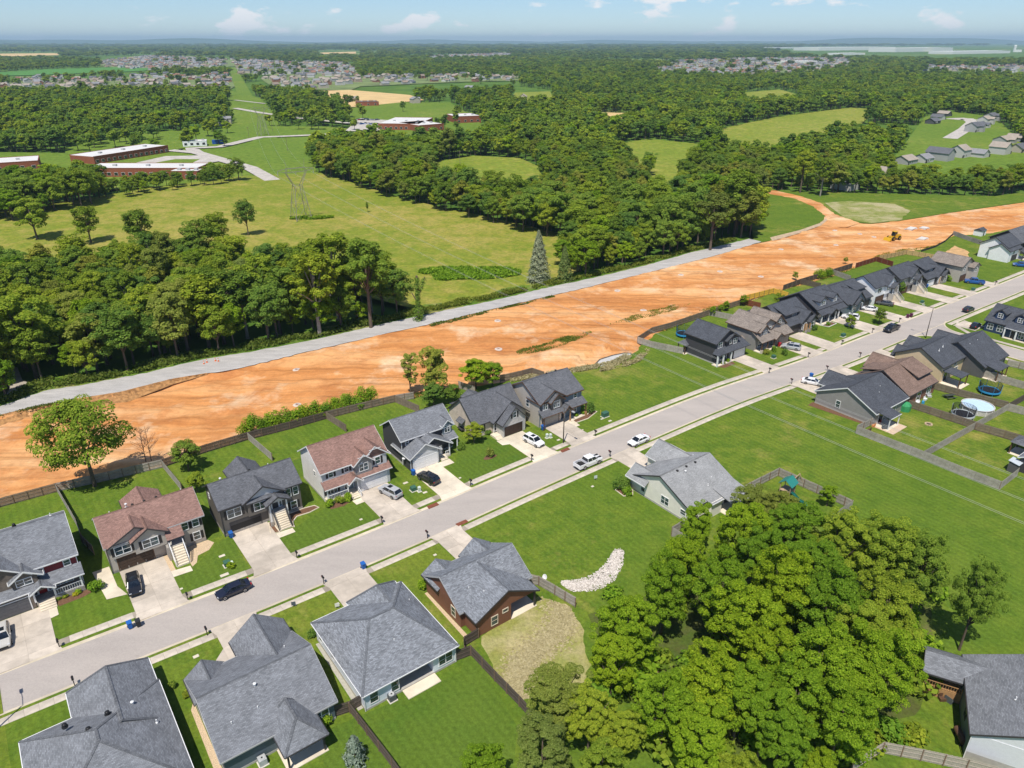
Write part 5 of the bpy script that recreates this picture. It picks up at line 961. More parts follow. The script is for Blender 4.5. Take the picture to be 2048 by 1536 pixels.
# ------------------------------------------------------------------ woods beyond: open ground is listed, trees fill the rest
def P_(*pts): return [W(*p) for p in pts]
MEAD = P_((-300, 640), (0, 590), (120, 562), (330, 540), (520, 550), (640, 576), (790, 602), (848, 655), (1060, 606), (1110, 560), (1140, 488), (1040, 462), (960, 440), (820, 408), (640, 350), (560, 352), (480, 362), (300, 388), (150, 415), (0, 440), (-300, 470))
OPEN = {
 'clearing': P_((858, 352), (866, 322), (950, 309), (1040, 314), (1082, 332), (1085, 384), (960, 398), (880, 378)),
 'clearing2': P_((1222, 286), (1300, 276), (1412, 287), (1405, 312), (1360, 352), (1345, 402), (1285, 396), (1300, 345), (1245, 330)),
 'clearing3': P_((1436, 300), (1438, 256), (1560, 231), (1700, 214), (1752, 217), (1715, 255), (1640, 290), (1520, 318)),
 'park': P_((300, 340), (360, 300), (430, 265), (470, 240), (455, 205), (458, 180), (520, 195), (540, 215), (560, 250), (650, 252), (760, 260), (755, 284), (660, 300), (622, 318), (640, 352), (480, 360), (400, 345)),
 'lawn5': P_((700, 215), (780, 203), (900, 204), (930, 222), (975, 255), (965, 292), (760, 298), (700, 262)),
 'wheat': P_((626, 196), (632, 181), (700, 179), (820, 189), (848, 199), (700, 214)),
 'sch_lawn': P_((130, 292), (300, 264), (420, 252), (440, 285), (330, 300), (130, 305)),
 'school1': P_((-200, 300), (180, 305), (340, 285), (400, 330), (405, 362), (300, 372), (200, 378), (0, 398), (-200, 410)),
 'tractor': P_((1020, 198), (1030, 184), (1100, 182), (1115, 214), (1015, 214)),
 'farm4': P_((1480, 185), (1560, 178), (1600, 190), (1590, 212), (1490, 214)),
 'culdesac': P_((1770, 330), (1800, 300), (1850, 232), (1900, 222), (1990, 232), (2060, 300), (2140, 330), (2120, 368), (1900, 372), (1790, 366)),
 'dry1': P_((1185, 232), (1215, 224), (1265, 226), (1265, 256), (1180, 258)),
 'rightfield': P_((1507, 487), (1500, 395), (1545, 380), (1640, 384), (1990, 392), (2300, 350), (2300, 366), (2048, 404), (1900, 425), (1800, 441), (1740, 447), (1660, 439), (1640, 451), (1560, 477)),
}
gap = 300
PYL = W(603, 438); _c = (-.342, .940)
def corr(w, a, b): return [(PYL[0] + _c[0] * t + _c[1] * o, PYL[1] + _c[1] * t - _c[0] * o) for t, o in ((a, -w), (a, w), (b, w), (b, -w))]
CORR = corr(12, -20, 3500)
SUB = {'sub1': P_((0, 172), (40, 152), (200, 158), (300, 150), (460, 150), (470, 172), (440, 188), (380, 196), (330, 196), (220, 186), (60, 190), (-200, 196), (-200, 170)),
       'sub2': P_((205, 122), (300, 112), (560, 122), (700, 126), (720, 150), (620, 152), (480, 148), (470, 132), (400, 136), (300, 140), (200, 132)),
       'sub3': P_((520, 156), (620, 150), (720, 152), (900, 148), (1040, 152), (1040, 160), (900, 164), (720, 172), (700, 180), (620, 178), (540, 170)),
       'sub4': P_((1310, 142), (1340, 124), (1440, 118), (1700, 116), (1700, 130), (1600, 146), (1430, 150)),
       'sub5': P_((1840, 142), (1860, 132), (2200, 130), (2200, 146)), 'sub6': P_((855, 112), (1030, 106), (1030, 111), (870, 116))}
STRUCT_OPEN = list(OPEN.values()) + [CORR, MEAD]
zf = -.75
for nm, poly in OPEN.items():
    zf += .03
    if nm in ('wheat', 'dry1'): sheet('wheat_field', poly, zf, plain('ripe_wheat', (.62, .44, .20), .9, .12, .05))
    elif nm in ('culdesac', 'school1', 'rightfield'): sheet('rough_grass', poly, zf if nm != 'rightfield' else -.06, PARK if nm != 'rightfield' else LAWN)
    else: sheet('field', poly, zf, PARK if nm in ('park', 'lawn5', 'sch_lawn') else PASTURE)
sheet('power_line_clearing', corr(10, 120, 2200), -.2, PARK)
FW = [((0, 107), (115, 106), (118, 110), (0, 113)), ((640, 105), (712, 103), (712, 107), (645, 108))]
for f in FW: sheet('wheat_field', P_(*f), -.5, plain('ripe_wheat', (.62, .44, .20), .9))
for f in (((0, 144), (90, 138), (260, 133), (300, 136), (290, 141), (60, 150), (-100, 152)), ): sheet('crop_field', P_(*f), -.5, plain('green_crop', (.08, .22, .035), .9, .1, .02))
for f in (((205, 124), (240, 114), (310, 112), (300, 122)),): sheet('field', P_(*f), -.45, PASTURE)
EXTRA_OPEN = [P_((0, 105), (118, 104), (120, 118), (-40, 120)), P_((634, 102), (718, 101), (718, 113), (638, 115)), P_((-100, 146), (300, 133), (300, 152), (-100, 164)), P_((200, 112), (312, 110), (310, 128), (200, 132))] + [P_((1520, 98), (1640, 93), (2100, 91), (2100, 120), (1900, 122), (1640, 116))] + [P_((0, 144), (90, 138), (260, 133), (300, 136), (290, 141), (60, 150), (-100, 152))]
# where the nearer wood edges run (front edge = gravel road verge)
def gup(s): return interp(GUP, s)
rf = random.Random(11)
pts = []         # (dist, x, y)
def blocked(x, y):
    s, n = toSN(x, y)
    if s > GUP[-1][0] - 4:
        if n < interp(DUP, s) + 6: return True
    elif n < gup(s) + 2.5: return True
    if y > 560 and math.sin(x * .011 + y * .006) + math.sin(x * .006 - y * .013 + 2) > 1.5: return True
    return any(inpoly(x, y, P) for P in STRUCT_OPEN)
THIN = [(P_((-300, 335), (-300, 185), (470, 188), (470, 285), (300, 300)), .72), (P_((480, 262), (480, 185), (1000, 185), (1000, 262)), .4)]
def in_view(x, y, m=25): return y > 60 and abs(x) < .74 * y + m
# dense, individually told-apart trees near; then bulk
y = 120.0
while y < 1150:
    sp = 6.4 if y < 330 else (7.4 if y < 600 else 9.0); w = .74 * y + 25; x = -w
    while x < w:
        px, py = x + rf.uniform(-.42, .42) * sp, y + rf.uniform(-.42, .42) * sp
        if not blocked(px, py) and not any(rf.random() > q_ and inpoly(px, py, P) for P, q_ in THIN): pts.append((math.hypot(px, py), px, py))
        x += sp
    y += sp * .9
pts.sort()
def wood_of(x, y):
    s, n = toSN(x, y)
    if y < 330 and x < -5: return 'left'
    if x > 0 and y < 560: return 'right'
    if x < -90: return 'school'
    return 'far'
WL = {'left': ('wood between the gravel road and the meadow', {'oak': 'mid-green tree in the wood left of the meadow', 'deep': 'dark green tree in the wood left of the meadow', 'olive': 'olive-brown tree in the wood left of the meadow', 'lime': 'light green tree in the wood left of the meadow', 'tall': 'tall open-crowned tree in the wood left of the meadow', 'cedar': 'dark conical cedar in the wood left of the meadow'}),
      'right': ('wood right of the meadow', {'oak': 'mid-green tree in the wood right of the meadow', 'deep': 'dark green tree in the wood right of the meadow', 'olive': 'olive-brown tree in the wood right of the meadow', 'lime': 'light green tree in the wood right of the meadow', 'tall': 'tall tree in the wood right of the meadow', 'cedar': 'conical cedar in the wood right of the meadow'}),
      'school': ('trees around the school', {'oak': 'mid-green tree in the belt by the school', 'deep': 'dark green tree in the belt by the school', 'olive': 'olive tree in the belt by the school', 'lime': 'light green tree in the belt by the school', 'tall': 'tall tree in the belt by the school', 'cedar': 'cedar in the belt by the school'}),
      'far': ('trees around the clearings', {'oak': 'mid-green tree among the far clearings', 'deep': 'dark green tree among the far clearings', 'olive': 'olive tree among the far clearings', 'lime': 'light green tree among the far clearings', 'tall': 'tall tree among the far clearings', 'cedar': 'cedar among the far clearings'})}
FRONT = sorted([p_ for p_ in pts[:225] if toSN(p_[1], p_[2])[0] < GUP[-1][0] and toSN(p_[1], p_[2])[1] < gup(toSN(p_[1], p_[2])[0]) + 7 and wood_of(p_[1], p_[2]) == 'left'], key=lambda p_: p_[1])
_o = 'first second third fourth fifth sixth seventh eighth ninth tenth eleventh twelfth thirteenth fourteenth fifteenth sixteenth seventeenth eighteenth nineteenth twentieth'.split()
_o += ['twenty-' + k_ for k_ in _o[:9]] + ['thirtieth'] + ['thirty-' + k_ for k_ in _o[:9]] + ['fortieth'] + ['forty-' + k_ for k_ in _o[:9]]
FL = {p_: f'{o_} tree from the left in the front row beside the gravel road' for p_, o_ in zip(FRONT, _o)}
NIND = 225
bulk = []
for i, (d, x, y) in enumerate(pts):
    r = random.Random(i * 3 + 1); wd = wood_of(x, y); s, n = toSN(x, y)
    kd = r.choices(['oak', 'deep', 'olive', 'lime', 'tall', 'cedar'], {'left': [5, 3, 1.2, .8, 3, .4], 'right': [4, 4, .8, 2, 1.6, .8]}.get(wd, [5, 5, .6, 1, .6, .5]))[0]
    front = s < GUP[-1][0] and n < gup(s) + 9
    if front and r.random() < .35: kd = 'lime'
    H = {'left': r.uniform(14, 21) if n < gup(s) + 16 else r.uniform(9, 15.5), 'right': r.uniform(9, 17) if y < 330 else r.uniform(7.5, 13.5)}.get(wd, r.uniform(8, 16))
    if wd == 'school' and y < 520: pxs = 1024 + FPX * x / (y * CP + HCAM * SP); H = r.uniform(6, 9.5) if 205 < pxs < 470 else r.uniform(12, 17)
    if kd == 'tall': H *= 1.2
    if kd == 'cedar': H *= .7
    if front: H *= r.uniform(.4, 1.0)
    if wd == 'right' and x > 60 and 255 < y < 330: H *= 1.25
    if i < NIND: tree('broadleaf_tree' if kd != 'cedar' else 'cedar', FL.get((d, x, y), WL[wd][1][kd] + (f", {'left' if s < -20 else ('middle' if s < 25 else 'right')} part, {'road side' if n < gup(s) + 18 else 'meadow side'}" if wd == 'left' else '')), x, y, H, kd, 'mid', r.uniform(.9, 1.2), i, WL[wd][0], z=-.1)
    else: bulk.append((x, y, H / 16 * r.uniform(.95, 1.1), r.uniform(.95, 1.3), kd))
# single trees standing in the meadow and beside the road
SING = [(440, 500, 15, 'oak', 1.2, 'round tree at the meadow edge below the dark pointed tree'), (497, 470, 15, 'deep', .9, 'dark pointed tree standing in the meadow left of the pylon'), (285, 497, 15.5, 'oak', 1.3, 'broad tree at the back of the left wood in the meadow'), (182, 485, 15, 'oak', 1.2, 'tree standing alone in the far left meadow'), (75, 478, 17, 'oak', 1.3, 'leftmost large tree of the far left meadow'), (25, 440, 14, 'lime', 1.3, 'light tree at the left edge of the meadow'), (735, 424, 5, 'deep', .5, 'thin lone sapling under the wires in the meadow'), (742, 655, 26, 'tall', 1.0, 'tallest dark tree at the right end of the left wood'), (640, 672, 24, 'tall', 1.15, 'big brown-green tree at the front of the left wood'), (1076, 562, 17, 'spruce', 1.0, 'silvery spruce beside the gravel road'), (1128, 562, 11.5, 'cedar', 1.1, 'dark cedar next to the silvery spruce'), (1420, 500, 23, 'tall', 1.2, 'tall tree at the end of the gravel road'), (1600, 385, 22, 'tall', 1.1, 'tall straight-trunked tree by the clay track'), (1640, 392, 20, 'tall', 1.0, 'second straight-trunked tree by the clay track'), (35, 690, 13, 'deep', 1.5, 'dense dark rounded tree at the left edge by the gravel track'), (0, 760, 9, 'lime', 1.2, 'bright tree at the left edge beside the gravel road'), (806, 222, 11, 'deep', 1.0, 'round lone tree on the lawn before the brick school'), (780, 300, 12, 'deep', 1.3, 'dark tree left of the hidden field'), (922, 375, 13, 'lime', 1.2, 'tree in the middle of the first clearing')]
for i, (px, py, H, kd, sp, lab) in enumerate(SING): x, y = W(px, py); tree('broadleaf_tree' if kd not in ('spruce', 'cedar') else 'conifer', lab, x, y, H, kd, 'mid', sp, i + 50, z=-.1)
# broken snag with ivy at the end of the left wood
x, y = W(838, 640); m = MB(); m.tube([(0, 0, -.5), (.1, 0, 6), (0, .2, 13)], [.5, .4, .3], 7); m.tube([(.1, 0, 7), (1.6, .3, 10.5), (2.2, .4, 12.6)], [.28, .24, .14], 6); m.tube([(0, 0, 5), (-1.6, .2, 8)], [.22, .12], 5)
e = thing('ivy_snag', 'broken dead trunk wrapped in ivy at the end of the left wood', 'tree', (x, y, 0)); m.build('trunk', BARK, e, uv=False)
rng = np.random.default_rng(3); zz = rng.uniform(.2, 12.5, 1500); aa = rng.uniform(0, 6.28, 1500); rr = rng.uniform(.3, 1.1, 1500) * np.where(zz < 4, 1.8, .8); br = (rng.random(1500) < .3) * np.clip((zz - 7) / 5, 0, 1)
Pp = np.stack([rr * np.cos(aa) + br * 2.0, rr * np.sin(aa), zz], 1); inst('ivy', quads('ivy', Pp, np.stack([np.cos(aa), np.sin(aa), aa * 0 + .5], 1), .4, LF['deep'], rng), e)
# bulk forest: one mass made of the same tree kinds, placed point by point
def instancer(name, coll_objs, P, Sc, label):
    """one object whose points carry copies of the given meshes (geometry nodes)"""
    me = bpy.data.meshes.new(name); me.vertices.add(len(P)); me.vertices.foreach_set('co', np.array(P, np.float32).ravel())
    a = me.attributes.new('sc', 'FLOAT_VECTOR', 'POINT'); a.data.foreach_set('vector', np.array(Sc, np.float32).ravel())
    o = bpy.data.objects.new(name, me); link(o); tag(o, label, None, None, 'stuff')
    cl = bpy.data.collections.new(name + '_kinds')
    for ob in coll_objs: cl.objects.link(ob)
    ng = bpy.data.node_groups.new(name, 'GeometryNodeTree'); ng.interface.new_socket('Geometry', in_out='INPUT', socket_type='NodeSocketGeometry'); ng.interface.new_socket('Geometry', in_out='OUTPUT', socket_type='NodeSocketGeometry')
    N = ng.nodes; gi = N.new('NodeGroupInput'); go = N.new('NodeGroupOutput'); ip = N.new('GeometryNodeInstanceOnPoints'); ci = N.new('GeometryNodeCollectionInfo')
    ci.inputs['Collection'].default_value = cl; ci.inputs['Separate Children'].default_value = True; ci.inputs['Reset Children'].default_value = True; ip.inputs['Pick Instance'].default_value = True
    na = N.new('GeometryNodeInputNamedAttribute'); na.data_type = 'FLOAT_VECTOR'; na.inputs['Name'].default_value = 'sc'
    ri = N.new('FunctionNodeRandomValue'); ri.data_type = 'INT'; rr = N.new('FunctionNodeRandomValue'); rr.data_type = 'FLOAT_VECTOR'; rr.inputs['Min'].default_value = (0, 0, 0); rr.inputs['Max'].default_value = (0, 0, 6.283)
    for s_ in ri.inputs:
        if s_.name == 'Min' and s_.type == 'INT': s_.default_value = 0
        if s_.name == 'Max' and s_.type == 'INT': s_.default_value = len(coll_objs) - 1
    L = ng.links; L.new(gi.outputs[0], ip.inputs['Points']); L.new(ci.outputs[0], ip.inputs['Instance']); L.new(na.outputs[0], ip.inputs['Scale'])
    L.new([s_ for s_ in ri.outputs if s_.type == 'INT'][0], ip.inputs['Instance Index']); L.new([s_ for s_ in rr.outputs if s_.type == 'VECTOR'][0], ip.inputs['Rotation']); L.new(ip.outputs[0], go.inputs[0])
    md = o.modifiers.new('scatter', 'NODES'); md.node_group = ng; return o
def joined(kind, tier, i):
    """trunk and crown of one prototype as a single mesh object (not linked to the scene)"""
    T, Cn = PROTO[(kind, tier)][i]; me = bpy.data.meshes.new('tree_kind'); nv = len(T.vertices); 
    a = np.empty(nv * 3, np.float32); T.vertices.foreach_get('co', a); b = np.empty(len(Cn.vertices) * 3, np.float32); Cn.vertices.foreach_get('co', b)
    F = [tuple(p.vertices) for p in T.polygons] + [tuple(v + nv for v in p.vertices) for p in Cn.polygons]
    me.from_pydata(np.concatenate([a, b]).reshape(-1, 3).tolist(), [], F); me.materials.append(BARK); me.materials.append(Cn.materials[0])
    me.polygons.foreach_set('material_index', [0] * len(T.polygons) + [1] * len(Cn.polygons)); me.update(); return bpy.data.objects.new('tree_kind', me)
kinds_mid = [joined(k, 'mid', i) for k, i in (('oak', 0), ('oak', 1), ('oak', 2), ('deep', 0), ('deep', 1), ('deep', 2), ('olive', 0), ('lime', 0), ('oak', 3))]
kinds_far = [joined(k, 'far', i) for k, i in (('oak', 0), ('oak', 1), ('deep', 0), ('deep', 1), ('deep', 2), ('oak', 2), ('lime', 0))]
r_ = random.Random(61)
for px_, py_ in [(r_.uniform(330, 470), r_.uniform(205, 292)) for _ in range(34)] + [(r_.uniform(530, 730), r_.uniform(192, 262)) for _ in range(46)] + [(r_.uniform(0, 330), r_.uniform(240, 300)) for _ in range(70)] + [(r_.uniform(860, 980), r_.uniform(205, 262)) for _ in range(12)]: bulk.append((*W(px_, py_), r_.uniform(.5, .85), 1.2, 'oak'))
bm1 = [b for b in bulk if math.hypot(b[0], b[1]) < 520]; bm2 = [b for b in bulk if math.hypot(b[0], b[1]) >= 520]
instancer('woodland', kinds_mid, [(b[0], b[1], -.4) for b in bm1], [(b[2] * b[3], b[2] * b[3], b[2]) for b in bm1], 'mixed woodland around the meadow and clearings')
instancer('woodland', kinds_far, [(b[0], b[1], -.6) for b in bm2], [(b[2] * b[3], b[2] * b[3], b[2]) for b in bm2], 'mixed woodland stretching away beyond the clearings')
print('forest', len(pts), len(bm1), len(bm2))
# distant woods: belts of trees out to the horizon
rf = random.Random(21); fp = []; fs = []
y = 1150.0
while y < 14000:
    sp = 9 + (y - 1150) * .011; w = .74 * y + 60; x = -w + rf.uniform(0, sp)
    while x < w:
        px, py = x + rf.uniform(-.45, .45) * sp, y + rf.uniform(-.45, .45) * sp * 1.4
        s, n = toSN(px, py)
        cl = math.sin(px * .0031 + py * .0019) + math.sin(px * .0017 - py * .0042 + 1.3) + .7 * math.sin(px * .009 + py * .007)
        fk = any(inpoly(px * q_, py * q_, P) for P in SUB.values() for q_ in (1.07, 1.16))
        ok = cl < (1.15 if px < .1 * py else 1.5) and not (fk and rf.random() < .8) and not any(inpoly(px, py, P) for P in STRUCT_OPEN) and not any(inpoly(px, py, P) for P in EXTRA_OPEN)
        if ok and any(inpoly(px, py, P) for P in SUB.values()): ok = rf.random() < .3
        if ok:
            k = (11 + rf.uniform(-3.5, 5)) / 16; b = max(1, sp / 9.5); fp.append((px, py, -.8)); fs.append((k * b, k * b, k * (1 + (b - 1) * .12)))
        x += sp
    y += sp * (1.5 if y < 3000 else 2.2)
instancer('distant_woodland', kinds_far, fp, fs, 'distant belts of trees out to the horizon')
print('distant', len(fp))
# low hills on the horizon
HILL = plain('hill_forest', (.05, .10, .035), .95, .2, .002)  # dark green of the hill forest itself
for i, (x0, x1, yy, hh) in enumerate(((-26000, -4000, 21000, 190), (2000, 26000, 24000, 170), (-9000, 9000, 26000, 120), (-14000, -9000, 15500, 140))):
    m = MB(); vs = []; k = 40
    for j in range(k + 1):
        u = j / k; x = x0 + (x1 - x0) * u; hz = hh * (math.sin(u * math.pi) ** .7) * (.75 + .25 * math.sin(u * 17 + i) + .1 * math.sin(u * 41))
        vs += [(x, yy - 1500, -2), (x, yy, max(0, hz)), (x, yy + 3000, -2)]
    m.add(vs, [(3 * j + a, 3 * j + 3 + a, 3 * j + 4 + a, 3 * j + 1 + a) for j in range(k) for a in (0, 1)]); o = m.build('hill', HILL, smooth=True, uv=False); structure(o)
# ------------------------------------------------------------------ fences
F_GREY = plain('weathered_fence_wood', (.40, .365, .32), .95, .25, 1.5, objvar=.2); F_BROWN = plain('brown_fence_wood', (.24, .19, .145), .95, .25, 1.5, objvar=.2); F_DARK = plain('dark_stained_fence', (.125, .098, .08), .95, .2, 1.5, objvar=.15)
F_GOLD = plain('new_yellow_fence', (.82, .52, .08), .9, .15, 1.5, objvar=.15); F_TAN = plain('new_tan_fence', (.60, .42, .20), .9, .15, 1.5, objvar=.15); F_RED = plain('red_stained_fence', (.20, .055, .03), .9, .2, 1.5, objvar=.15); F_POST = plain('fence_post_wood', (.22, .15, .105), .95, .2)
_pm = {}
def picket_panel(L, mat, H, rails):
    k = (round(L, 1), mat.name, H, rails)
    if k in _pm: return _pm[k]
    m = MB(); n = max(3, int(L / .155)); w = L / n; r = random.Random(int(L * 10))
    for i in range(n): m.box(i * w + .008, (i + 1) * w - .008, -.011, .011, .04, H + r.uniform(-.025, .025))
    _pm[k] = m.mesh('panel', mat, uv=False); return _pm[k]
def fence(label, pts, mat=F_GREY, H=1.8, side=1, post=None, sn=False, bay=2.4, group=None, gate=None, z=0):
    """board fence along a line: posts and rails on one side, one panel for every bay"""
    P = [S(*p) if sn else W(*p) for p in pts]; e = thing('fence', label, 'fence', (P[0][0], P[0][1], z), 0, group); ox, oy = P[0]
    pm = MB().box(-.05, .05, -.05, .05, -.3, H - .05).mesh('post', post or F_POST, uv=False)
    for a, b in zip(P[:-1], P[1:]):
        L = math.dist(a, b); n = max(1, round(L / bay)); ang = math.atan2(b[1] - a[1], b[0] - a[0]); l = L / n; off = (-math.sin(ang) * side, math.cos(ang) * side)
        panel = picket_panel(l, mat, H, 3); rail = _pm.get(('rail', round(l, 2), (post or mat).name))
        if not rail: rail = MB().box(0, l, -.02, .02, -.045, .045).mesh('rail', post or mat, uv=False); _pm[('rail', round(l, 2), (post or mat).name)] = rail
        for i in range(n):
            x, y = a[0] + (b[0] - a[0]) * i / n - ox, a[1] + (b[1] - a[1]) * i / n - oy
            pn = inst('panel', panel, e, (x, y, 0), ang)
            inst('post', pm, e, (x + off[0] * .07, y + off[1] * .07, 0), ang)
            for zz in (.3, H * .52, H - .25): inst('rail', rail, pn, (0, side * .035, zz), 0)
        x, y = b[0] - ox, b[1] - oy; inst('post', pm, e, (x + off[0] * .07, y + off[1] * .07, 0), ang)
    return e
fence('weathered back fence behind the maroon and taupe houses', [(-60, 1030), (0, 1015), (114.6, 983.7)], F_BROWN, side=-1); fence('shaded grey back fence under the spreading tree', [(114.6, 983.7), (220, 960), (325.7, 935.4)], F_GREY, side=-1)
fence('brown back fence between the dark feathery tree and the hedge', [(325.7, 935.4), (413, 905), (496.5, 880)], F_DARK, side=-1); fence('back fence hidden behind the hedge shrubs', [(496.5, 880), (580, 858.7), (653, 838)], F_DARK, side=-1); fence('back fence behind the white house garden', [(653, 838), (720, 821), (790, 804.6)], F_BROWN, side=-1)
fence('grey back fence left of the reddish-green tree', [(790, 804.6), (828, 798)], F_GREY, side=-1); fence('side fence between the maroon and taupe houses', [(114.6, 983.7), (155, 1054), (165, 1083)], F_GREY, side=1); fence('side fence below the dark feathery tree', [(325.7, 935.4), (364, 982.6)], F_GREY, side=1)
fence('side fence between the umber house and the unfenced lawn', [(496.5, 880), (544.7, 922)], F_GREY, side=1); fence('side fence running to the white house roof', [(653, 838), (692.5, 864)], F_BROWN, side=1); fence('side fence running to the charcoal house roof', [(790, 804.6), (838, 825.4)], F_BROWN, side=1)
fence('short solid fence section behind the tan house', [(917, 776), (950, 787)], F_GREY, side=1); fence('dark curved back fence behind the two-storey tan house', [(1000, 764), (1020, 760), (1045, 754), (1064, 749), (1088, 757)], F_BROWN, side=-1); fence('wooden gate fence at the taupe house left side', [(166, 1086), (190, 1110)], F_GREY, side=-1)
# far row of back yards
fence('weathered fence round the trampoline yard facing the empty lot', [(1274, 686), (1302, 695), (1365, 708)], F_GREY, side=1, post=F_GREY); fence('dark back fence of the trampoline yard', [(1274, 686), (1303, 667), (1340, 657), (1417, 631)], F_BROWN, side=-1); fence('grey side fence behind the brown-grey house', [(1417, 631), (1470, 642)], F_GREY, side=1); fence('brown back fence with saplings', [(1417, 631), (1450, 620), (1484, 609)], F_BROWN, side=-1)
fence('reddish brown side fence by the yellow fence', [(1484, 609), (1520, 617)], F_RED, side=1); fence('bright yellow new back fence', [(1488.5, 602), (1546, 587)], F_GOLD, side=-1); fence('bright yellow new side fence', [(1546, 587), (1576, 596)], F_GOLD, side=-1)
fence('dark back fence behind the two-dormer house', [(1565, 581), (1600, 568), (1650, 553), (1703, 536)], F_DARK, side=-1); fence('dark side fence left of the bright back-yard shrubs', [(1600, 568), (1640, 577)], F_DARK, side=1); fence('pale side fence right of the bright back-yard shrubs', [(1662, 548), (1700, 562)], F_GREY, side=1)
fence('red-stained fence at the far yards', [(1710, 536), (1752, 523), (1785, 533)], F_RED, side=-1); fence('new tan fence enclosing the last yard of the row', [(1757, 521), (1812, 509), (1875, 520)], F_TAN, side=-1); fence('long grey fence behind the white house on the bank', [(1905, 470), (1932, 480), (1962, 490)], F_GREY, side=1)
# near-side yards
fence('fence round the playset yard, posts on the inside', [(1486, 988), (1500, 980.5), (1556, 952), (1688, 1011.6), (1701, 1018)], F_GREY, side=-1); fence('solid grey fence closing the playset yard on the right', [(1703, 1018), (1661, 1046)], F_GREY, side=-1); fence('small fence return beside the cream house', [(1380, 1048), (1342, 1072), (1382.5, 1096), (1400, 1108)], F_GREY, side=1)
fence('fence on the right of the rust brown house yard', [(1078, 1171.5), (1110, 1190), (1151, 1214.5)], F_GREY, side=-1); fence('gate at the back corner of the rust brown house', [(1055, 1166), (1078, 1171.5)], F_GREY, side=-1); fence('dark fence between pale blue and rust brown yards', [(942, 1311), (990, 1362), (1039, 1412.5), (1080, 1460)], F_DARK, side=-1); fence('dark fence stub behind the pale blue house', [(911, 1322.6), (942, 1311)], F_DARK, side=-1); fence('fence stub from the rust brown house to the shared corner', [(957, 1276), (928, 1294), (929, 1312)], F_DARK, side=1)
fence('dark gate fence between slate blue and pale blue houses', [(667, 1435), (700.7, 1424), (727.5, 1408)], F_DARK, side=-1); fence('dark board fence running down to the bottom edge', [(701, 1426), (735, 1470), (785, 1536), (830, 1600)], F_DARK, side=-1)
fence('long grey fence along the open mown field', [(1711, 867), (1770, 890), (1845, 919)], F_GREY, side=1, post=F_GREY); fence('lower grey fence along the mown field to the right edge', [(1845, 919), (1920, 950), (1998.5, 980)], F_GREY, side=1, post=F_GREY); fence('fence return at the right edge of the mown field', [(1998.5, 980), (2034, 952)], F_GREY, side=1); fence('patio side fence of the grey-brown gabled house', [(1711, 866), (1752, 846)], F_GREY, side=-1)
fence('fence between the grey-brown yard and the pool yard', [(1815.7, 814.6), (1880, 836), (1947, 858)], F_BROWN, side=-1); fence('fence between the pool yard and the blue trampoline yard', [(1865, 778), (1940, 799), (2013, 818)], F_BROWN, side=-1); fence('back fence behind the grey-brown house lawn', [(1846, 917), (1900, 886), (1949, 858.5)], F_GREY, side=1, post=F_GREY); fence('back fence of the pool yard', [(1949, 858.5), (2015, 821)], F_GREY, side=1, post=F_GREY)
fence('brown fence running right from the pool yard corner', [(1949, 860), (2036, 885), (2100, 905)], F_BROWN, side=-1); fence('dark back fence of the blue trampoline yard', [(2015, 820), (2050, 800), (2080, 783)], F_DARK, side=1); fence('grey fence right of the buff house patio', [(1926, 743), (1985, 760), (2060, 782)], F_GREY, side=1, post=F_GREY); fence('grey fence at the corner of the dark grey house', [(2013, 732), (2060, 742)], F_GREY, side=-1); fence('grey fence running off the right edge by the pool', [(2015, 822), (2080, 838)], F_GREY, side=1, post=F_GREY)
fence('pale fence along the bottom right yard', [(1700, 1545), (1762, 1506), (1840, 1521), (1930, 1541), (2000, 1560)], plain('pale_fence_wood', (.42, .37, .31), .95, .2), side=-1, z=0)

# ------------------------------------------------------------------ vehicles
RUB = plain('tyre_rubber', (.018, .018, .018), .9, .1); RIM = plain('alloy_rim', (.5, .5, .52), .35, .05, metal=.8); CGL = glass('car_glass', (.012, .016, .022)); RED = plain('tail_lamp_red', (.45, .02, .02), .3); LAMP = plain('head_lamp_clear', (.75, .77, .8), .15); CHR = plain('dark_plastic', (.02, .02, .02), .6)
def paint(name, c, rough=.28):
    if name in _mats: return _mats[name]
    t = NT(name); t.done(c, rough, .6); t.b.inputs['Coat Weight'].default_value = .6; t.b.inputs['Coat Roughness'].default_value = .08; _mats[name] = t.m; return t.m
WHT = paint('white_paint', (.82, .82, .83)); BLK = paint('black_paint', (.012, .012, .015)); NVY = paint('dark_navy_paint', (.012, .014, .03)); SLV = paint('silver_paint', (.45, .46, .48)); CHM = paint('champagne_paint', (.52, .5, .46)); BLU = paint('blue_paint', (.02, .10, .35)); GRY = paint('grey_paint', (.10, .10, .11)); GRNB = paint('dark_truck_paint', (.03, .033, .035))
_carmesh = {}
def loft(secs):
    m = MB(); k = len(secs[0]); vs = [p for s_ in secs for p in s_]
    fs = [(i * k + j, i * k + (j + 1) % k, (i + 1) * k + (j + 1) % k, (i + 1) * k + j) for i in range(len(secs) - 1) for j in range(k)]
    fs += [tuple(reversed(range(k))), tuple((len(secs) - 1) * k + j for j in range(k))]; return m.add(vs, fs)
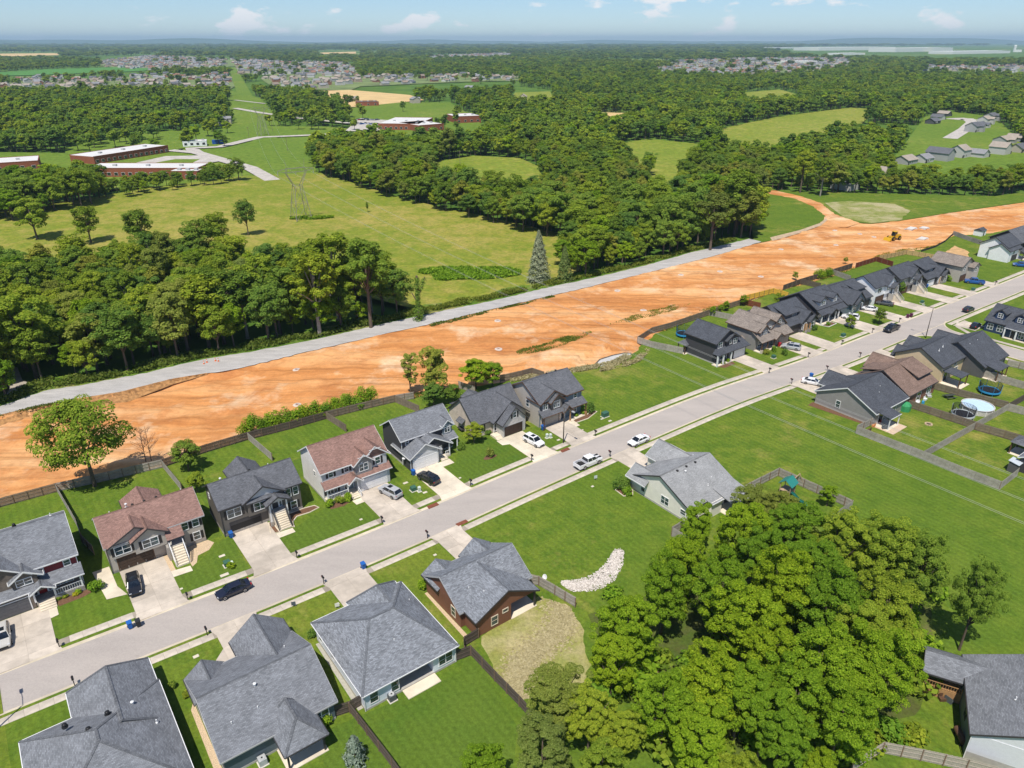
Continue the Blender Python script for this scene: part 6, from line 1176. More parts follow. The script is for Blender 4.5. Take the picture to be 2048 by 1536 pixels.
CARS = {  # stations: x from front, lower-body top z, half width ; cabin: base front/rear x, roof front/rear x, roof z
 'sedan': dict(L=4.9, st=[(0, .62, .72), (.12, .72, .84), (.7, .80, .90), (1.5, .92, .92), (2.4, .95, .92), (3.6, .97, .92), (4.3, 1.0, .90), (4.8, .95, .82), (4.9, .75, .74)], cab=(1.25, 4.35, 2.05, 3.45, 1.45), wb=(.95, 3.8), r=.33),
 'suv': dict(L=4.75, st=[(0, .70, .74), (.1, .86, .86), (.6, .98, .92), (1.3, 1.06, .94), (2.4, 1.08, .94), (3.6, 1.1, .94), (4.5, 1.12, .92), (4.7, 1.05, .86), (4.75, .8, .8)], cab=(1.15, 4.62, 1.85, 4.15, 1.72), wb=(.92, 3.7), r=.37),
 'pickup': dict(L=5.8, st=[(0, .80, .82), (.1, 1.0, .93), (.6, 1.1, .98), (1.4, 1.18, 1.0), (2.4, 1.2, 1.0), (3.75, 1.2, 1.0)], cab=(1.3, 3.75, 1.95, 3.6, 1.9), wb=(1.0, 4.55), r=.42)}
def car(kind, col, label, px=None, py=None, head=0.0, xy=None, cat='car', group='parked cars', stripes=False):
    """head = bearing of the bonnet; built front at x=0 then centred"""
    c = CARS[kind]; x, y = xy or W(px, py); e = thing({'sedan': 'parked_car', 'suv': 'parked_suv', 'pickup': 'pickup_truck'}[kind], label, cat, (x, y, .05), head, group); L = c['L']; X = lambda a: L / 2 - a
    secs = []
    for a, zt, hw in c['st']:
        zb = .28 if .2 < a < L - .2 else .42; zm = (zb + zt) / 2 + .12
        secs.append([(X(a), -hw * .94, zb), (X(a), -hw, zm), (X(a), -hw * .9, zt), (X(a), hw * .9, zt), (X(a), hw, zm), (X(a), hw * .94, zb)])
    body = loft(secs).build('body', col, e, smooth=False)
    b0, b1, r0, r1, zr = c['cab']; zt = max(s_[1] for s_ in c['st']); zt = interp([(s_[0], s_[1]) for s_ in c['st']], (b0 + b1) / 2) - .02; hw = c['st'][3][2] * .88; rw = hw * .80
    g = MB(); lo_ = [(X(b0), -hw, zt - .05), (X(b0), hw, zt - .05), (X(b1), hw, zt - .02), (X(b1), -hw, zt - .02)]; hi_ = [(X(r0), -rw, zr - .06), (X(r0), rw, zr - .06), (X(r1), rw, zr - .04), (X(r1), -rw, zr - .04)]
    g.add(lo_ + hi_, [(0, 4, 5, 1), (1, 5, 6, 2), (2, 6, 7, 3), (3, 7, 4, 0), (4, 7, 6, 5)]); g.build('windows', CGL, e)
    rf_ = MB(); k = .03; rp = [(X(r0 - .06), -rw - k, zr - .06), (X(r0 - .06), rw + k, zr - .06), (X(r1 + .06), rw + k, zr - .05), (X(r1 + .06), -rw - k, zr - .05)]; tp = [(X(r0 + .15), -rw * .85, zr), (X(r0 + .15), rw * .85, zr), (X(r1 - .2), rw * .85, zr), (X(r1 - .2), -rw * .85, zr)]
    rf_.add(rp + tp, [(3, 2, 1, 0), (0, 1, 5, 4), (1, 2, 6, 5), (2, 3, 7, 6), (3, 0, 4, 7), (4, 5, 6, 7)]); rf = rf_.build('roof', col, e)
    if kind == 'suv': MB().box(X(2.9), X(2.1), -.42, .42, zr, zr + .012).build('sunroof', CGL, rf)
    for sg in (-1, 1):
        p = MB()
        for u in (0, .5, 1): 
            A = Vector((X(b0 + (b1 - b0) * u), sg * (hw + .012), zt)); B = Vector((X(r0 + (r1 - r0) * u), sg * (rw + .012), zr - .05)); p.bar(A, B, .07, .05)
        p.build('pillar', col, e); MB().box(X(b0 + .55), X(b0 + .4), min(sg * (hw + .05), sg * (hw + .24)), max(sg * (hw + .05), sg * (hw + .24)), zt, zt + .14).build('mirror', col, e)
        MB().box(X(.2), X(.05), min(sg * .5, sg * .8), max(sg * .5, sg * .8), c['st'][1][1] - .14, c['st'][1][1] - .0).build('headlight', LAMP, e)
        MB().box(X(L - .02), X(L - .16) - .18 * 0, min(sg * .55, sg * .84), max(sg * .55, sg * .84), .78, 1.0).build('tail_light', RED, e)
    for a in c['wb']:
        for sg in (-1, 1):
            key = (kind, 'w')
            if key not in _carmesh:
                t = MB(); t.lathe([(c['r'] * .6, -.11), (c['r'] * .95, -.11), (c['r'], -.06), (c['r'], .06), (c['r'] * .95, .11), (c['r'] * .6, .11)], 18); r_ = MB(); r_.lathe([(.02, -.10), (c['r'] * .62, -.12), (c['r'] * .62, .12), (.02, .10)], 14); _carmesh[key] = (t.mesh('wheel', RUB), r_.mesh('rim', RIM))
            w = inst('wheel', _carmesh[key][0], e, (X(a), sg * (c['st'][3][2] - .07), c['r'])); w.rotation_euler = (math.pi / 2, 0, 0); inst('rim', _carmesh[key][1], w)
    MB().box(X(-.015), X(.03), -.55, .55, .42, .62).build('grille', CHR, e); MB().box(X(L + .015), X(L - .03), -.5, .5, .36, .52).build('bumper', CHR, e)
    if kind == 'pickup':
        bed = MB(); bed.box(X(5.75), X(3.8), -.95, .95, .5, .72); bed.build('bed_floor', CHR, e)
        for y0, y1 in ((-1.0, -.9), (.9, 1.0)): MB().box(X(5.75), X(3.76), y0, y1, .45, 1.2).build('bed_side', col, e)
        MB().box(X(5.8), X(5.7), -.99, .99, .45, 1.2).build('tailgate', col, e)
        if stripes:
            for sg in (-1, 1): MB().box(X(1.35), X(.15), min(sg * .28, sg * .62), max(sg * .28, sg * .62), 1.08, 1.19).build('hood_stripe', CHR, e)
    return e
UP, DN = RD + math.pi / 2, RD - math.pi / 2          # facing the houses of the far side / facing the near side
car('suv', BLK, 'black SUV nose-out on the taupe house drive', 270, 1176, DN - .1); car('sedan', NVY, 'dark navy sedan at the kerb before the taupe house', 468, 1185, RD + math.pi, group='cars at the kerb'); car('suv', CHM, 'champagne SUV on the drive at the left edge', 8, 1280, DN - .05)
car('suv', SLV, 'silver SUV on the white house drive', 781, 989, UP + .25); car('suv', BLK, 'black hatchback SUV on the charcoal house drive', 857, 962, UP + .2); car('suv', WHT, 'white SUV with sunroof on the steep-roofed tan house drive', 1067, 887, DN + .12); car('pickup', WHT, 'white pickup with black hood stripes on the street', 1176, 930, RD, cat='truck', group='cars at the kerb', stripes=True); car('sedan', WHT, 'white sedan with black grille on the street', 1277, 886, RD + math.pi, group='cars at the kerb')
car('pickup', GRNB, 'dark pickup with open bed half hidden by the corner roof', 262, 1374, UP + .1, cat='truck'); car('suv', SLV, 'silver SUV on the brown-grey house drive', 1582, 698, UP + .45); car('pickup', BLK, 'black pickup parked across from the lamp post', 1782, 661, RD + math.pi, cat='truck', group='cars at the kerb'); car('sedan', BLK, 'black car driving up the far street', 1936, 622, RD, group='cars at the kerb')
car('suv', WHT, 'white car beside the two-dormer house', 1700, 638, UP + .4); car('sedan', WHT, 'white sedan on the slate blue house drive', 1738, 621, UP + .4); car('sedan', GRY, 'dark grey car on the white raised house drive', 1769, 610, UP + .4); car('pickup', BLU, 'blue pickup on the drive of the plain tan house', 1948, 567, UP + .5, cat='truck'); car('suv', BLU, 'blue SUV at the far right edge on the bank', 2040, 533, UP + .5); car('sedan', BLK, 'black car beside the navy house', 1950, 655, RD + .1); car('sedan', WHT, 'white sedan on the drive of the grey-brown gabled house', 1624, 768, UP + 3.6)

# ------------------------------------------------------------------ bins, mailboxes, service boxes
BINB = plain('blue_bin_plastic', (.02, .12, .42), .5, .08); BIND = plain('dark_bin_plastic', (.03, .032, .035), .5, .08); BINM = plain('maroon_bin_plastic', (.10, .02, .06), .5, .08)
def bin_(px, py, col, label, rz=0.0, xy=None):
    x, y = xy or W(px, py); e = thing('wheeled_bin', label, 'bin', (x, y, .03), RD + rz, 'wheeled bins')
    m = MB(); m.add([(-.24, -.27, .06), (.24, -.27, .06), (.24, .27, .06), (-.24, .27, .06), (-.31, -.36, .98), (.31, -.36, .98), (.31, .36, .98), (-.31, .36, .98)], [(0, 3, 2, 1), (4, 5, 6, 7), (0, 1, 5, 4), (1, 2, 6, 5), (2, 3, 7, 6), (3, 0, 4, 7)]); m.build('body', col, e)
    MB().add([(-.33, -.4, .985), (.33, -.4, .985), (.33, .38, 1.0), (-.33, .38, 1.0), (-.3, -.34, 1.06), (.3, -.34, 1.06), (.3, .36, 1.1), (-.3, .36, 1.1)], [(0, 3, 2, 1), (4, 5, 6, 7), (0, 1, 5, 4), (1, 2, 6, 5), (2, 3, 7, 6), (3, 0, 4, 7)]).build('lid', col, e); MB().bar((-.28, .44, .95), (.28, .44, .95), .04).build('handle', col, e)
    for sg in (-1, 1): w = MB().lathe([(.02, -.03), (.13, -.03), (.13, .03), (.02, .03)], 12).build('wheel', RUB, e, (sg * .3, .3, .13)); w.rotation_euler = (0, math.pi / 2, 0)
for a in [(261, 1256, BINB, 'blue bin at the kerb beside the dark bin'), (278, 1252, BIND, 'dark bin at the kerb next to the blue bin'), (727, 1137, BINB, 'blue bin at the near kerb opposite the white house'), (463, 1075, BINB, 'blue bin by the open garage of the umber house'), (827, 950, BINB, 'blue bin by the white garage door of the charcoal house'), (1086, 860, BINB, 'blue bin at the two-storey tan house garage'), (1505, 698, BINB, 'blue bin beside the brown-grey house wall'), (1622, 755, BINB, 'blue bin behind the white sedan on the near drive'), (1769, 599, BINB, 'blue bin at the white raised house garage'), (1853, 575, BINB, 'blue bin at the charcoal shed-dormer garage'), (1815, 636, BINM, 'first maroon bin at the far kerb'), (1822, 634, BINM, 'second maroon bin at the far kerb'), (1558, 693, plain('red_cooler', (.5, .03, .04), .5), 'red bin at the brown-grey house garage')]: bin_(*a)
MBX = plain('black_mailbox', (.02, .02, .022), .5)
def mailbox(px, py, label, side):
    x, y = W(px, py); e = thing('mailbox', label, 'mailbox', (x, y, .02), RD + (0 if side > 0 else math.pi), 'kerbside mailboxes')
    MB().box(-.05, .05, -.05, .05, -.2, 1.15).build('post', MBX, e); MB().bar((0, 0, .75), (0, -.35, 1.05), .06).build('brace', MBX, e)
    b = MB(); k = 8; pr = [(-.13, 1.1), (.13, 1.1)] + [(.13 * math.cos(math.pi * i / k), 1.25 + .13 * math.sin(math.pi * i / k)) for i in range(k + 1)]
    n = len(pr); b.add([(u, -.42, z) for u, z in pr] + [(u, .18, z) for u, z in pr], [tuple(range(n)), tuple(reversed(range(n, 2 * n)))] + [(i, n + i, n + (i + 1) % n, (i + 1) % n) for i in range(n)]); bx_ = b.build('box', MBX, e)
    MB().box(.135, .15, -.2, -.1, 1.25, 1.45).build('flag', RED, bx_)
for px, py, lab, sd in [(119, 1294, 'mailbox before the maroon house', 1), (376, 1200, 'mailbox between the taupe house drive and the navy sedan', 1), (594, 1116, 'mailbox right of the umber house drive', 1), (764, 1046, 'mailbox left of the white house drive', 1), (941, 971, 'mailbox right of the charcoal house drive', 1), (1063, 921, 'mailbox left of the tan brick-gable drive', 1), (1190, 872, 'mailbox right of the two-storey tan house drive', 1), (1538, 746, 'mailbox right of the white garage drive', 1), (1616, 715, 'mailbox between the brown-grey and shed-dormer drives', 1), (1683, 690, 'mailbox right of the dark shed-dormer drive', 1), (1744, 666, 'mailbox left of the two-dormer drive', 1), (1798, 645, 'mailbox near the young street tree', 1), (1990, 570, 'mailbox by the far end of the street', 1), (150, 1372, 'mailbox before the corner hip-roofed house', -1), (415, 1271, 'mailbox before the slate blue house', -1), (648, 1168, 'mailbox left of the pale blue house drive', -1), (855, 1076, 'mailbox left of the rust brown house drive', -1), (1220, 914, 'mailbox left of the cream house drive', -1), (1583, 768, 'mailbox left of the grey-brown house drive', -1), (1654, 742, 'mailbox right of the white sedan drive', -1), (1720, 715, 'mailbox before the brown-roofed house', -1)]: mailbox(px, py, lab, sd)
GRN = plain('utility_green', (.05, .13, .09), .6, .08); PADC = plain('utility_pad', (.62, .58, .5), .9); PEDW = plain('pedestal_white', (.62, .68, .62), .6)
def ubox(px, py, w, d, hh, mat, label, pad=True, name='utility_box'):
    x, y = W(px, py); e = thing(name, label, 'utility box', (x, y, 0), RD, 'utility boxes on the lawns')
    if pad: MB().box(-w / 2 - .15, w / 2 + .15, -d / 2 - .15, d / 2 + .15, -.05, .07).build('pad', PADC, e)
    MB().box(-w / 2, w / 2, -d / 2, d / 2, .05, hh).build('cabinet', mat, e); MB().add([(-w / 2 - .03, -d / 2 - .04, hh), (w / 2 + .03, -d / 2 - .04, hh), (w / 2 + .03, d / 2 + .04, hh), (-w / 2 - .03, d / 2 + .04, hh), (-w / 2, -d / 2, hh + .05), (w / 2, -d / 2, hh + .05), (w / 2, d / 2, hh + .09), (-w / 2, d / 2, hh + .09)], [(0, 3, 2, 1), (4, 5, 6, 7), (0, 1, 5, 4), (1, 2, 6, 5), (2, 3, 7, 6), (3, 0, 4, 7)]).build('lid', mat, e)
for a in [(455, 1131, .9, .8, .75, GRN, 'green transformer on the taupe house lawn'), (465, 1131, .3, .4, .7, PEDW, 'white pedestal beside the green transformer on the taupe lawn'), (827, 981, .9, .8, .75, GRN, 'green transformer beside the charcoal house drive'), (839, 983, .45, .4, .9, PEDW, 'white pedestal beside the charcoal house drive'), (1094, 876, .45, .4, .85, PEDW, 'left white pedestal by the lamp post'), (1101, 875, .4, .4, .75, PEDW, 'right white pedestal by the lamp post'), (1210, 833, 1.4, .9, 1.0, GRN, 'large green cabinet on the empty lot edge'), (1547, 716, .9, .8, .7, GRN, 'green transformer on the brown-grey house lawn'), (1686, 673, 1.2, .8, .8, GRN, 'green transformer on the dark shed-dormer lawn'), (1844, 606, 1.0, .8, .7, GRN, 'green transformer on the white raised house lawn'), (1946, 581, 1.2, .8, .8, GRN, 'green transformer on the far charcoal house lawn')]: ubox(*a)
for i, (px, py, w, d, lab) in enumerate([(444, 1112, .9, .5, 'concrete service lid above the taupe lawn transformer'), (449, 1150, 1.2, .6, 'large concrete service lid on the taupe lawn'), (811, 966, .9, .5, 'service lid above the charcoal drive transformer'), (850, 985, .8, .45, 'service lid right of the charcoal drive pedestal'), (362, 1178, .5, .35, 'small meter lid by the taupe house drive'), (722, 1039, .5, .4, 'small meter lid on the white house lawn'), (920, 956, .45, .35, 'small meter lid on the charcoal house lawn'), (870, 1110, .5, .4, 'meter lid on the rust brown house front lawn'), (675, 1208, .5, .4, 'meter lid on the pale blue house front lawn'), (392, 1313, .7, .5, 'pale service lid on the slate blue house front lawn'), (1117, 880, .7, .45, 'service lid by the lamp post'), (1204, 838, .7, .35, 'service lid left of the green cabinet'), (1220, 842, .8, .45, 'bright service lid below the green cabinet'), (1185, 973, .5, .4, 'meter lid on the open lawn beside the sidewalk'), (1165, 860, .4, .3, 'meter lid by the two-storey tan drive')]):
    x, y = W(px, py); e = thing('service_lid', lab, 'meter lid', (x, y, 0), RD, 'service lids in the lawns'); MB().box(-w / 2, w / 2, -d / 2, d / 2, -.1, .05).build('frame', PADC, e); MB().box(-w / 2 + .06, w / 2 - .06, -d / 2 + .06, d / 2 - .06, .05, .065).build('lid', CONC_B, e)
IRON = plain('rusty_iron', (.22, .075, .045), .8, .2, 6)
for px, py, n_, lab in [(862, 1008, 1, 'rusty storm drain at the kerb by the white house'), (923, 1045, -1, 'rusty storm drain at the kerb by the rust brown house'), (1143, 908, 1, 'dark storm drain opposite the white pickup')]:
    s, n = SP_(px, py); x, y = S(s, cen(s) + n_ * (HW - .2)); e = thing('storm_drain', lab, 'storm drain', (x, y, 0), RD, 'storm drains'); MB().box(-1.0, 1.0, -.42, .42, -.12, .055).build('frame', IRON, e)
    for i in range(11): MB().box(-.9 + i * .17, -.82 + i * .17, -.3, .3, .055, .075).build('bar', IRON, e)
# heat pumps
ACW = plain('ac_casing', (.45, .46, .46), .6); ACD = plain('ac_dark_casing', (.10, .11, .12), .6)
def ac(px, py, mat, label):
    x, y = W(px, py); e = thing('air_conditioner', label, 'air conditioner', (x, y, .02), RD, 'outdoor air conditioners'); MB().box(-.55, .55, -.55, .55, -.05, .06).build('pad', PADC, e); MB().box(-.42, .42, -.42, .42, .06, .9).build('casing', mat, e); MB().lathe([(.34, .9), (.36, .93), (.33, .95), (.1, .94)], 18).build('fan_guard', ACW, e); MB().lathe([(.1, .95), (.1, .98), (.02, .99)], 10).build('fan_hub', CHR, e)
ac(526, 1527, ACW, 'air conditioner behind the slate blue house'); ac(784, 1399, ACD, 'dark air conditioner behind the pale blue house'); ac(474, 1094 - 64, ACW, 'air conditioner at the umber house side wall'); ac(1936, 1449, ACW, 'air conditioner at the bottom right house wall')
# ------------------------------------------------------------------ lamp posts, pylon, wires
POLE = plain('lamp_pole_bronze', (.10, .085, .07), .5); WPOLE = plain('wood_pole', (.22, .17, .13), .9)
def lamp(label, xy, H, az, L=2.3):
    e = thing('street_lamp', label, 'street lamp', (*xy, 0), az, 'street lamps'); MB().tube([(0, 0, -.3), (0, 0, H * .5), (0, 0, H)], [.13, .1, .075], 8).build('pole', POLE, e, smooth=True); MB().tube([(0, 0, H - .1), (L * .5, 0, H + .12), (L, 0, H + .1)], .045, 6).build('arm', POLE, e); MB().box(L - .1, L + .65, -.16, .16, H + .02, H + .2).build('lamp_head', GREYTRIM, e)
lamp('street lamp beside the two-storey tan house drive', W(1126.5, 886), 7.9, DN); lamp('street lamp at the corner of the side street', W(1851, 676), 8.5, UP); lamp('street lamp just outside the left edge', W(-14, 1466), 7.9, UP)
x, y = W(1201, 829); e = thing('marker_post', 'short yellow marker post by the green cabinet', 'post', (x, y, 0)); MB().tube([(0, 0, 0), (0, 0, 1.1)], .06, 6).build('post', plain('yellow_marker', (.7, .5, .05), .6), e)
STEEL = plain('galvanised_steel', (.27, .245, .215), .6, .1)
def pylon(label, x, y, rz, H=23.5):
    """waisted lattice tower with a level bridge and two cross-arms"""
    e = thing('pylon', label, 'pylon', (x, y, -.1), rz); legs = {}
    def lev(hw, z, sx=1.0): return [Vector((sx * a * hw, b * hw, z)) for a, b in ((-1, -1), (1, -1), (1, 1), (-1, 1))]
    L0 = lev(3.6, 0); L1 = lev(2.7, 7.5); L2 = lev(1.6, 15.0)
    for i in range(4): MB().bar(L0[i], L1[i], .2).bar(L1[i], L2[i], .17).build('leg', STEEL, e)
    br = MB()
    for A, B in ((L0, L1), (L1, L2)):
        for i in range(4):
            j = (i + 1) % 4; br.bar(A[i], B[j], .09).bar(A[j], B[i], .09).bar(B[i], B[j], .09)
    br.build('bracing', STEEL, e)
    top = []
    for sx in (-1, 1):
        a = [Vector((sx * 1.6, b * 1.2, 15)) for b in (-1, 1)]; b_ = [Vector((sx * 4.6, b * .7, 20.5)) for b in (-1, 1)]; c = [Vector((sx * 4.0, b * .6, 22.2)) for b in (-1, 1)]
        m = MB()
        for k in (0, 1): m.bar(a[k], b_[k], .16).bar(b_[k], c[k], .14).bar(Vector((-sx * .2, a[k].y, 15)) if 0 else a[k], b_[1 - k], .07)
        m.bar(c[0] + Vector((0, .6, 0)), Vector((sx * 4.4, 0, 26.0)), .1); m.build('upper_frame', STEEL, e)
    m = MB()
    for b in (-.6, .6): m.bar((-8.2, b * .3, 21.6), (-4, b, 22.2), .1).bar((8.2, b * .3, 21.6), (4, b, 22.2), .1).bar((-4.6, b, 20.6), (4.6, b, 20.6), .12).bar((-4, b, 22.2), (4, b, 22.2), .12).bar((-8.2, b * .3, 21.6), (-4.6, b, 20.6), .09).bar((8.2, b * .3, 21.6), (4.6, b, 20.6), .09)
    for i in range(8): m.bar((-4 + i, -.6, 22.2), (-3.5 + i, .6, 20.6), .06).bar((-4 + i, .6, 22.2), (-3 + i, -.6, 22.2), .06)
    m.build('bridge', STEEL, e)
    for xx in (-8.0, 0, 8.0): MB().tube([(xx, 0, 21.3 if xx else 20.5), (xx, 0, 19.4)], .12, 6).build('insulator', plain('grey_insulator', (.35, .36, .36), .4), e)
    return e
ps, pn = toSN(*W(603, 438)); pylon('steel lattice pylon standing in the meadow', *W(603, 438), RD)
WIRE = plain('bright_wire', (.42, .42, .41), .35, .03, metal=.0)
def span(name, label, fn, n=60, r=.02): e = thing(name, label, 'wire', (0, 0, 0), 0, 'overhead wires'); MB().tube([fn(i / n) for i in range(n + 1)], r, 4).build('strand', WIRE, e, smooth=True, uv=False)
WS = {-1: 108.9, 0: 115.3, 1: 121.8}
for k, nm in ((-1, 'near'), (0, 'middle'), (1, 'far')):
    for j, o_ in enumerate((-.22, .22)):
        def fn(u, k=k, o_=o_):
            n = pn + (-70 - pn) * u; s0 = ps + k * 8.0; s1 = WS[k] - (pn - 75) * (s0 - WS[k]) / 245 * 0; s = s0 + (WS[k] - s0) * min(1, u * 1.0 / .62) if u < .62 else WS[k]
            return (*S(s + o_, n), 9.8 + 9.6 * ((n - 70) / (pn - 70)) ** 2)
        span('power_wire', f'{("left","right")[j]} strand of the {nm} wire pair crossing the street', fn)
for k, nm in ((-1, 'left'), (0, 'middle'), (1, 'right')):
    def fn2(u, k=k):
        t = u * 340; s_ = S(ps + k * 8, pn); return (s_[0] + _c[0] * t, s_[1] + _c[1] * t, 19.4 - 34 * u * (1 - u))
    span('power_wire', f'{nm} wire running from the pylon towards the school', fn2, 40, .03)
pylon('smaller distant pylon in the power line clearing', PYL[0] + _c[0] * 340, PYL[1] + _c[1] * 340, RD + .15)
for i, (px, py, H, lab) in enumerate([(484, 350, 10, 'utility pole by the school crossroad'), (575, 300, 9, 'utility pole on the school lawn'), (498, 275, 9, 'utility pole along the school drive'), (920, 328, 9, 'pale post in the first clearing'), (545, 262, 9, 'utility pole by the far school drive')]):
    x, y = W(px, py); e = thing('utility_pole', lab, 'utility pole', (x, y, -.7), 0, 'utility poles'); MB().tube([(0, 0, 0), (0, 0, H)], [.16, .1], 6).build('pole', WPOLE, e); MB().bar((-1, 0, H - .6), (1, 0, H - .6), .12).build('crossarm', WPOLE, e)
# ------------------------------------------------------------------ far buildings and roads
BRICK = masonry('school_brick', (.30, .10, .055), (.24, .08, .045), .5, .2); WROOF = plain('white_membrane_roof', (.66, .65, .63), .7, .06, .05); FARRD = conc_mat('pale_far_road', (.52, .48, .43), .08, 0)
def flat(label, pA, pB, depth, H, mat=BRICK, roof=WROOF, name='school_wing', cat='school', nwin=0, z=-.7):
    """flat-roofed wing: front wall between two surveyed ground points"""
    a, b = W(*pA), W(*pB); L = math.dist(a, b); ang = math.atan2(b[1] - a[1], b[0] - a[0]); e = thing(name, label, cat, (*a, z), ang)
    MB().box(0, L, 0, depth, -.5, H).build('wall', mat, e); MB().box(.35, L - .35, .35, depth - .35, H - .1, H + .12).build('roof', roof, e)
    p = MB(); p.box(-.1, L + .1, -.1, .25, H, H + .35); p.build('parapet', mat if roof is WROOF else roof, e); MB().box(-.1, L + .1, depth - .25, depth + .1, H, H + .35).build('parapet', mat, e)
    for i in range(nwin):
        u = L * (i + .5) / nwin; w = MB().box(u - 1.1, u + 1.1, -.06, .05, 1.0, 2.8).build('window', TRIM, e); MB().box(u - 1.0, u + 1.0, -.1, .02, 1.1, 2.7).build('pane', DGLASS, w)
    for i in range(3): MB().box(L * (.2 + .3 * i), L * (.2 + .3 * i) + 2, depth * .4, depth * .4 + 2, H + .1, H + 1.1).build('roof_unit', GREYTRIM, e)
    return e
flat('long brick school wing with pale roof at the left', (190, 327), (338, 303), 22, 4.8, nwin=14); flat('brick school wing nearest the tree belt at the left', (170, 352), (395, 352), 20, 5.0, nwin=16); flat('brick school block at the left edge', (-160, 352), (80, 336), 26, 5.0, nwin=10); flat('small end pavilion of the left school', (340, 357), (396, 357), 10, 4.6, nwin=4)
flat('brick school building with flat pale roof in the middle distance', (757, 258), (838, 259), 60, 5.2, nwin=8); flat('front brick wing of the middle school', (840, 262), (888, 258), 34, 5.2, nwin=4); flat('right brick block of the middle school', (912, 245), (962, 243), 30, 6.0, nwin=4)
e = flat('white portable classroom beside the school drive', (366, 292), (414, 290), 9, 3.6, W_WHITE, WROOF, 'portable_classroom', 'classroom', 4); x, y = W(436, 286); e = thing('container', 'blue container next to the white portable classroom', 'container', (x, y, -.6), .2); MB().box(-4, 4, -1.6, 1.6, 0, 3).build('body', plain('container_blue', (.02, .09, .35), .5), e); MB().box(-4.05, -3.95, -1.2, 1.2, .2, 2.6).build('door', plain('container_door', (.03, .12, .4), .5), e)
flat('low brown office building by the wheat field', (715, 211), (758, 210), 22, 4.5, BRICK, plain('brown_flat_roof', (.16, .10, .075), .8), 'office_building', 'building', 3)
def road(name, pts, w, z=-.03, mat=FARRD):
    P = [W(*p) for p in pts]; P = smooth_line(P, 8); m = MB(); vs = []
    for i, p in enumerate(P):
        a = P[max(0, i - 1)]; b = P[min(len(P) - 1, i + 1)]; d = Vector((b[0] - a[0], b[1] - a[1])).normalized(); vs += [(p[0] - d.y * w / 2, p[1] + d.x * w / 2, z), (p[0] + d.y * w / 2, p[1] - d.x * w / 2, z)]
    m.add(vs, [(2 * i, 2 * i + 1, 2 * i + 3, 2 * i + 2) for i in range(len(P) - 1)]); o = m.build(name, mat, uv=False); structure(o)
    if o.data.polygons[0].normal.z < 0: o.data.flip_normals()
road('school_road', [(545, 360), (500, 335), (440, 318), (395, 305), (380, 296), (440, 293), (490, 281), (520, 274), (620, 270), (720, 264), (760, 258)], 9); road('school_road', [(395, 305), (340, 300)], 8, -.02); road('school_road', [(470, 216), (520, 225), (600, 236), (700, 246), (740, 250)], 8, -.01); road('farm_lane', [(470, 200), (530, 207)], 5, -.0)
sheet('parking_lot', P_((250, 330), (330, 312), (420, 310), (440, 322), (360, 334)), -.06, FARRD); sheet('parking_lot', P_((690, 262), (720, 236), (775, 240), (757, 262)), -.06, FARRD); sheet('grass_island', P_((300, 327), (350, 318), (400, 318), (380, 328)), -.04, PARK)
rc = random.Random(5)
for i in range(22):
    px, py = 712 + (i % 11) * 4.4 + rc.uniform(-1, 1), 240 + (i // 11) * 8 + rc.uniform(-.6, .6); x, y = W(px, py); e = thing('parked_car', 'small car in the school parking lot', 'car', (x, y, -.25), RD + rc.choice((0, 3.14)), 'cars in the school parking lot'); col = rc.choice((WHT, WHT, SLV, BLK, GRY, BLU, paint('red_paint', (.4, .02, .02)), CHM))
    MB().add([(-2.3, -.9, .35), (2.3, -.9, .35), (2.3, .9, .35), (-2.3, .9, .35), (-2.2, -.85, 1.0), (2.2, -.85, .9), (2.2, .85, .9), (-2.2, .85, 1.0)], [(0, 3, 2, 1), (4, 5, 6, 7), (0, 1, 5, 4), (1, 2, 6, 5), (2, 3, 7, 6), (3, 0, 4, 7)]).build('body', col, e); MB().add([(-1.6, -.8, .95), (1.0, -.8, .93), (1.0, .8, .93), (-1.6, .8, .95), (-1.1, -.65, 1.5), (.3, -.65, 1.5), (.3, .65, 1.5), (-1.1, .65, 1.5)], [(4, 5, 6, 7), (0, 1, 5, 4), (1, 2, 6, 5), (2, 3, 7, 6), (3, 0, 4, 7)]).build('cabin', CGL, e)
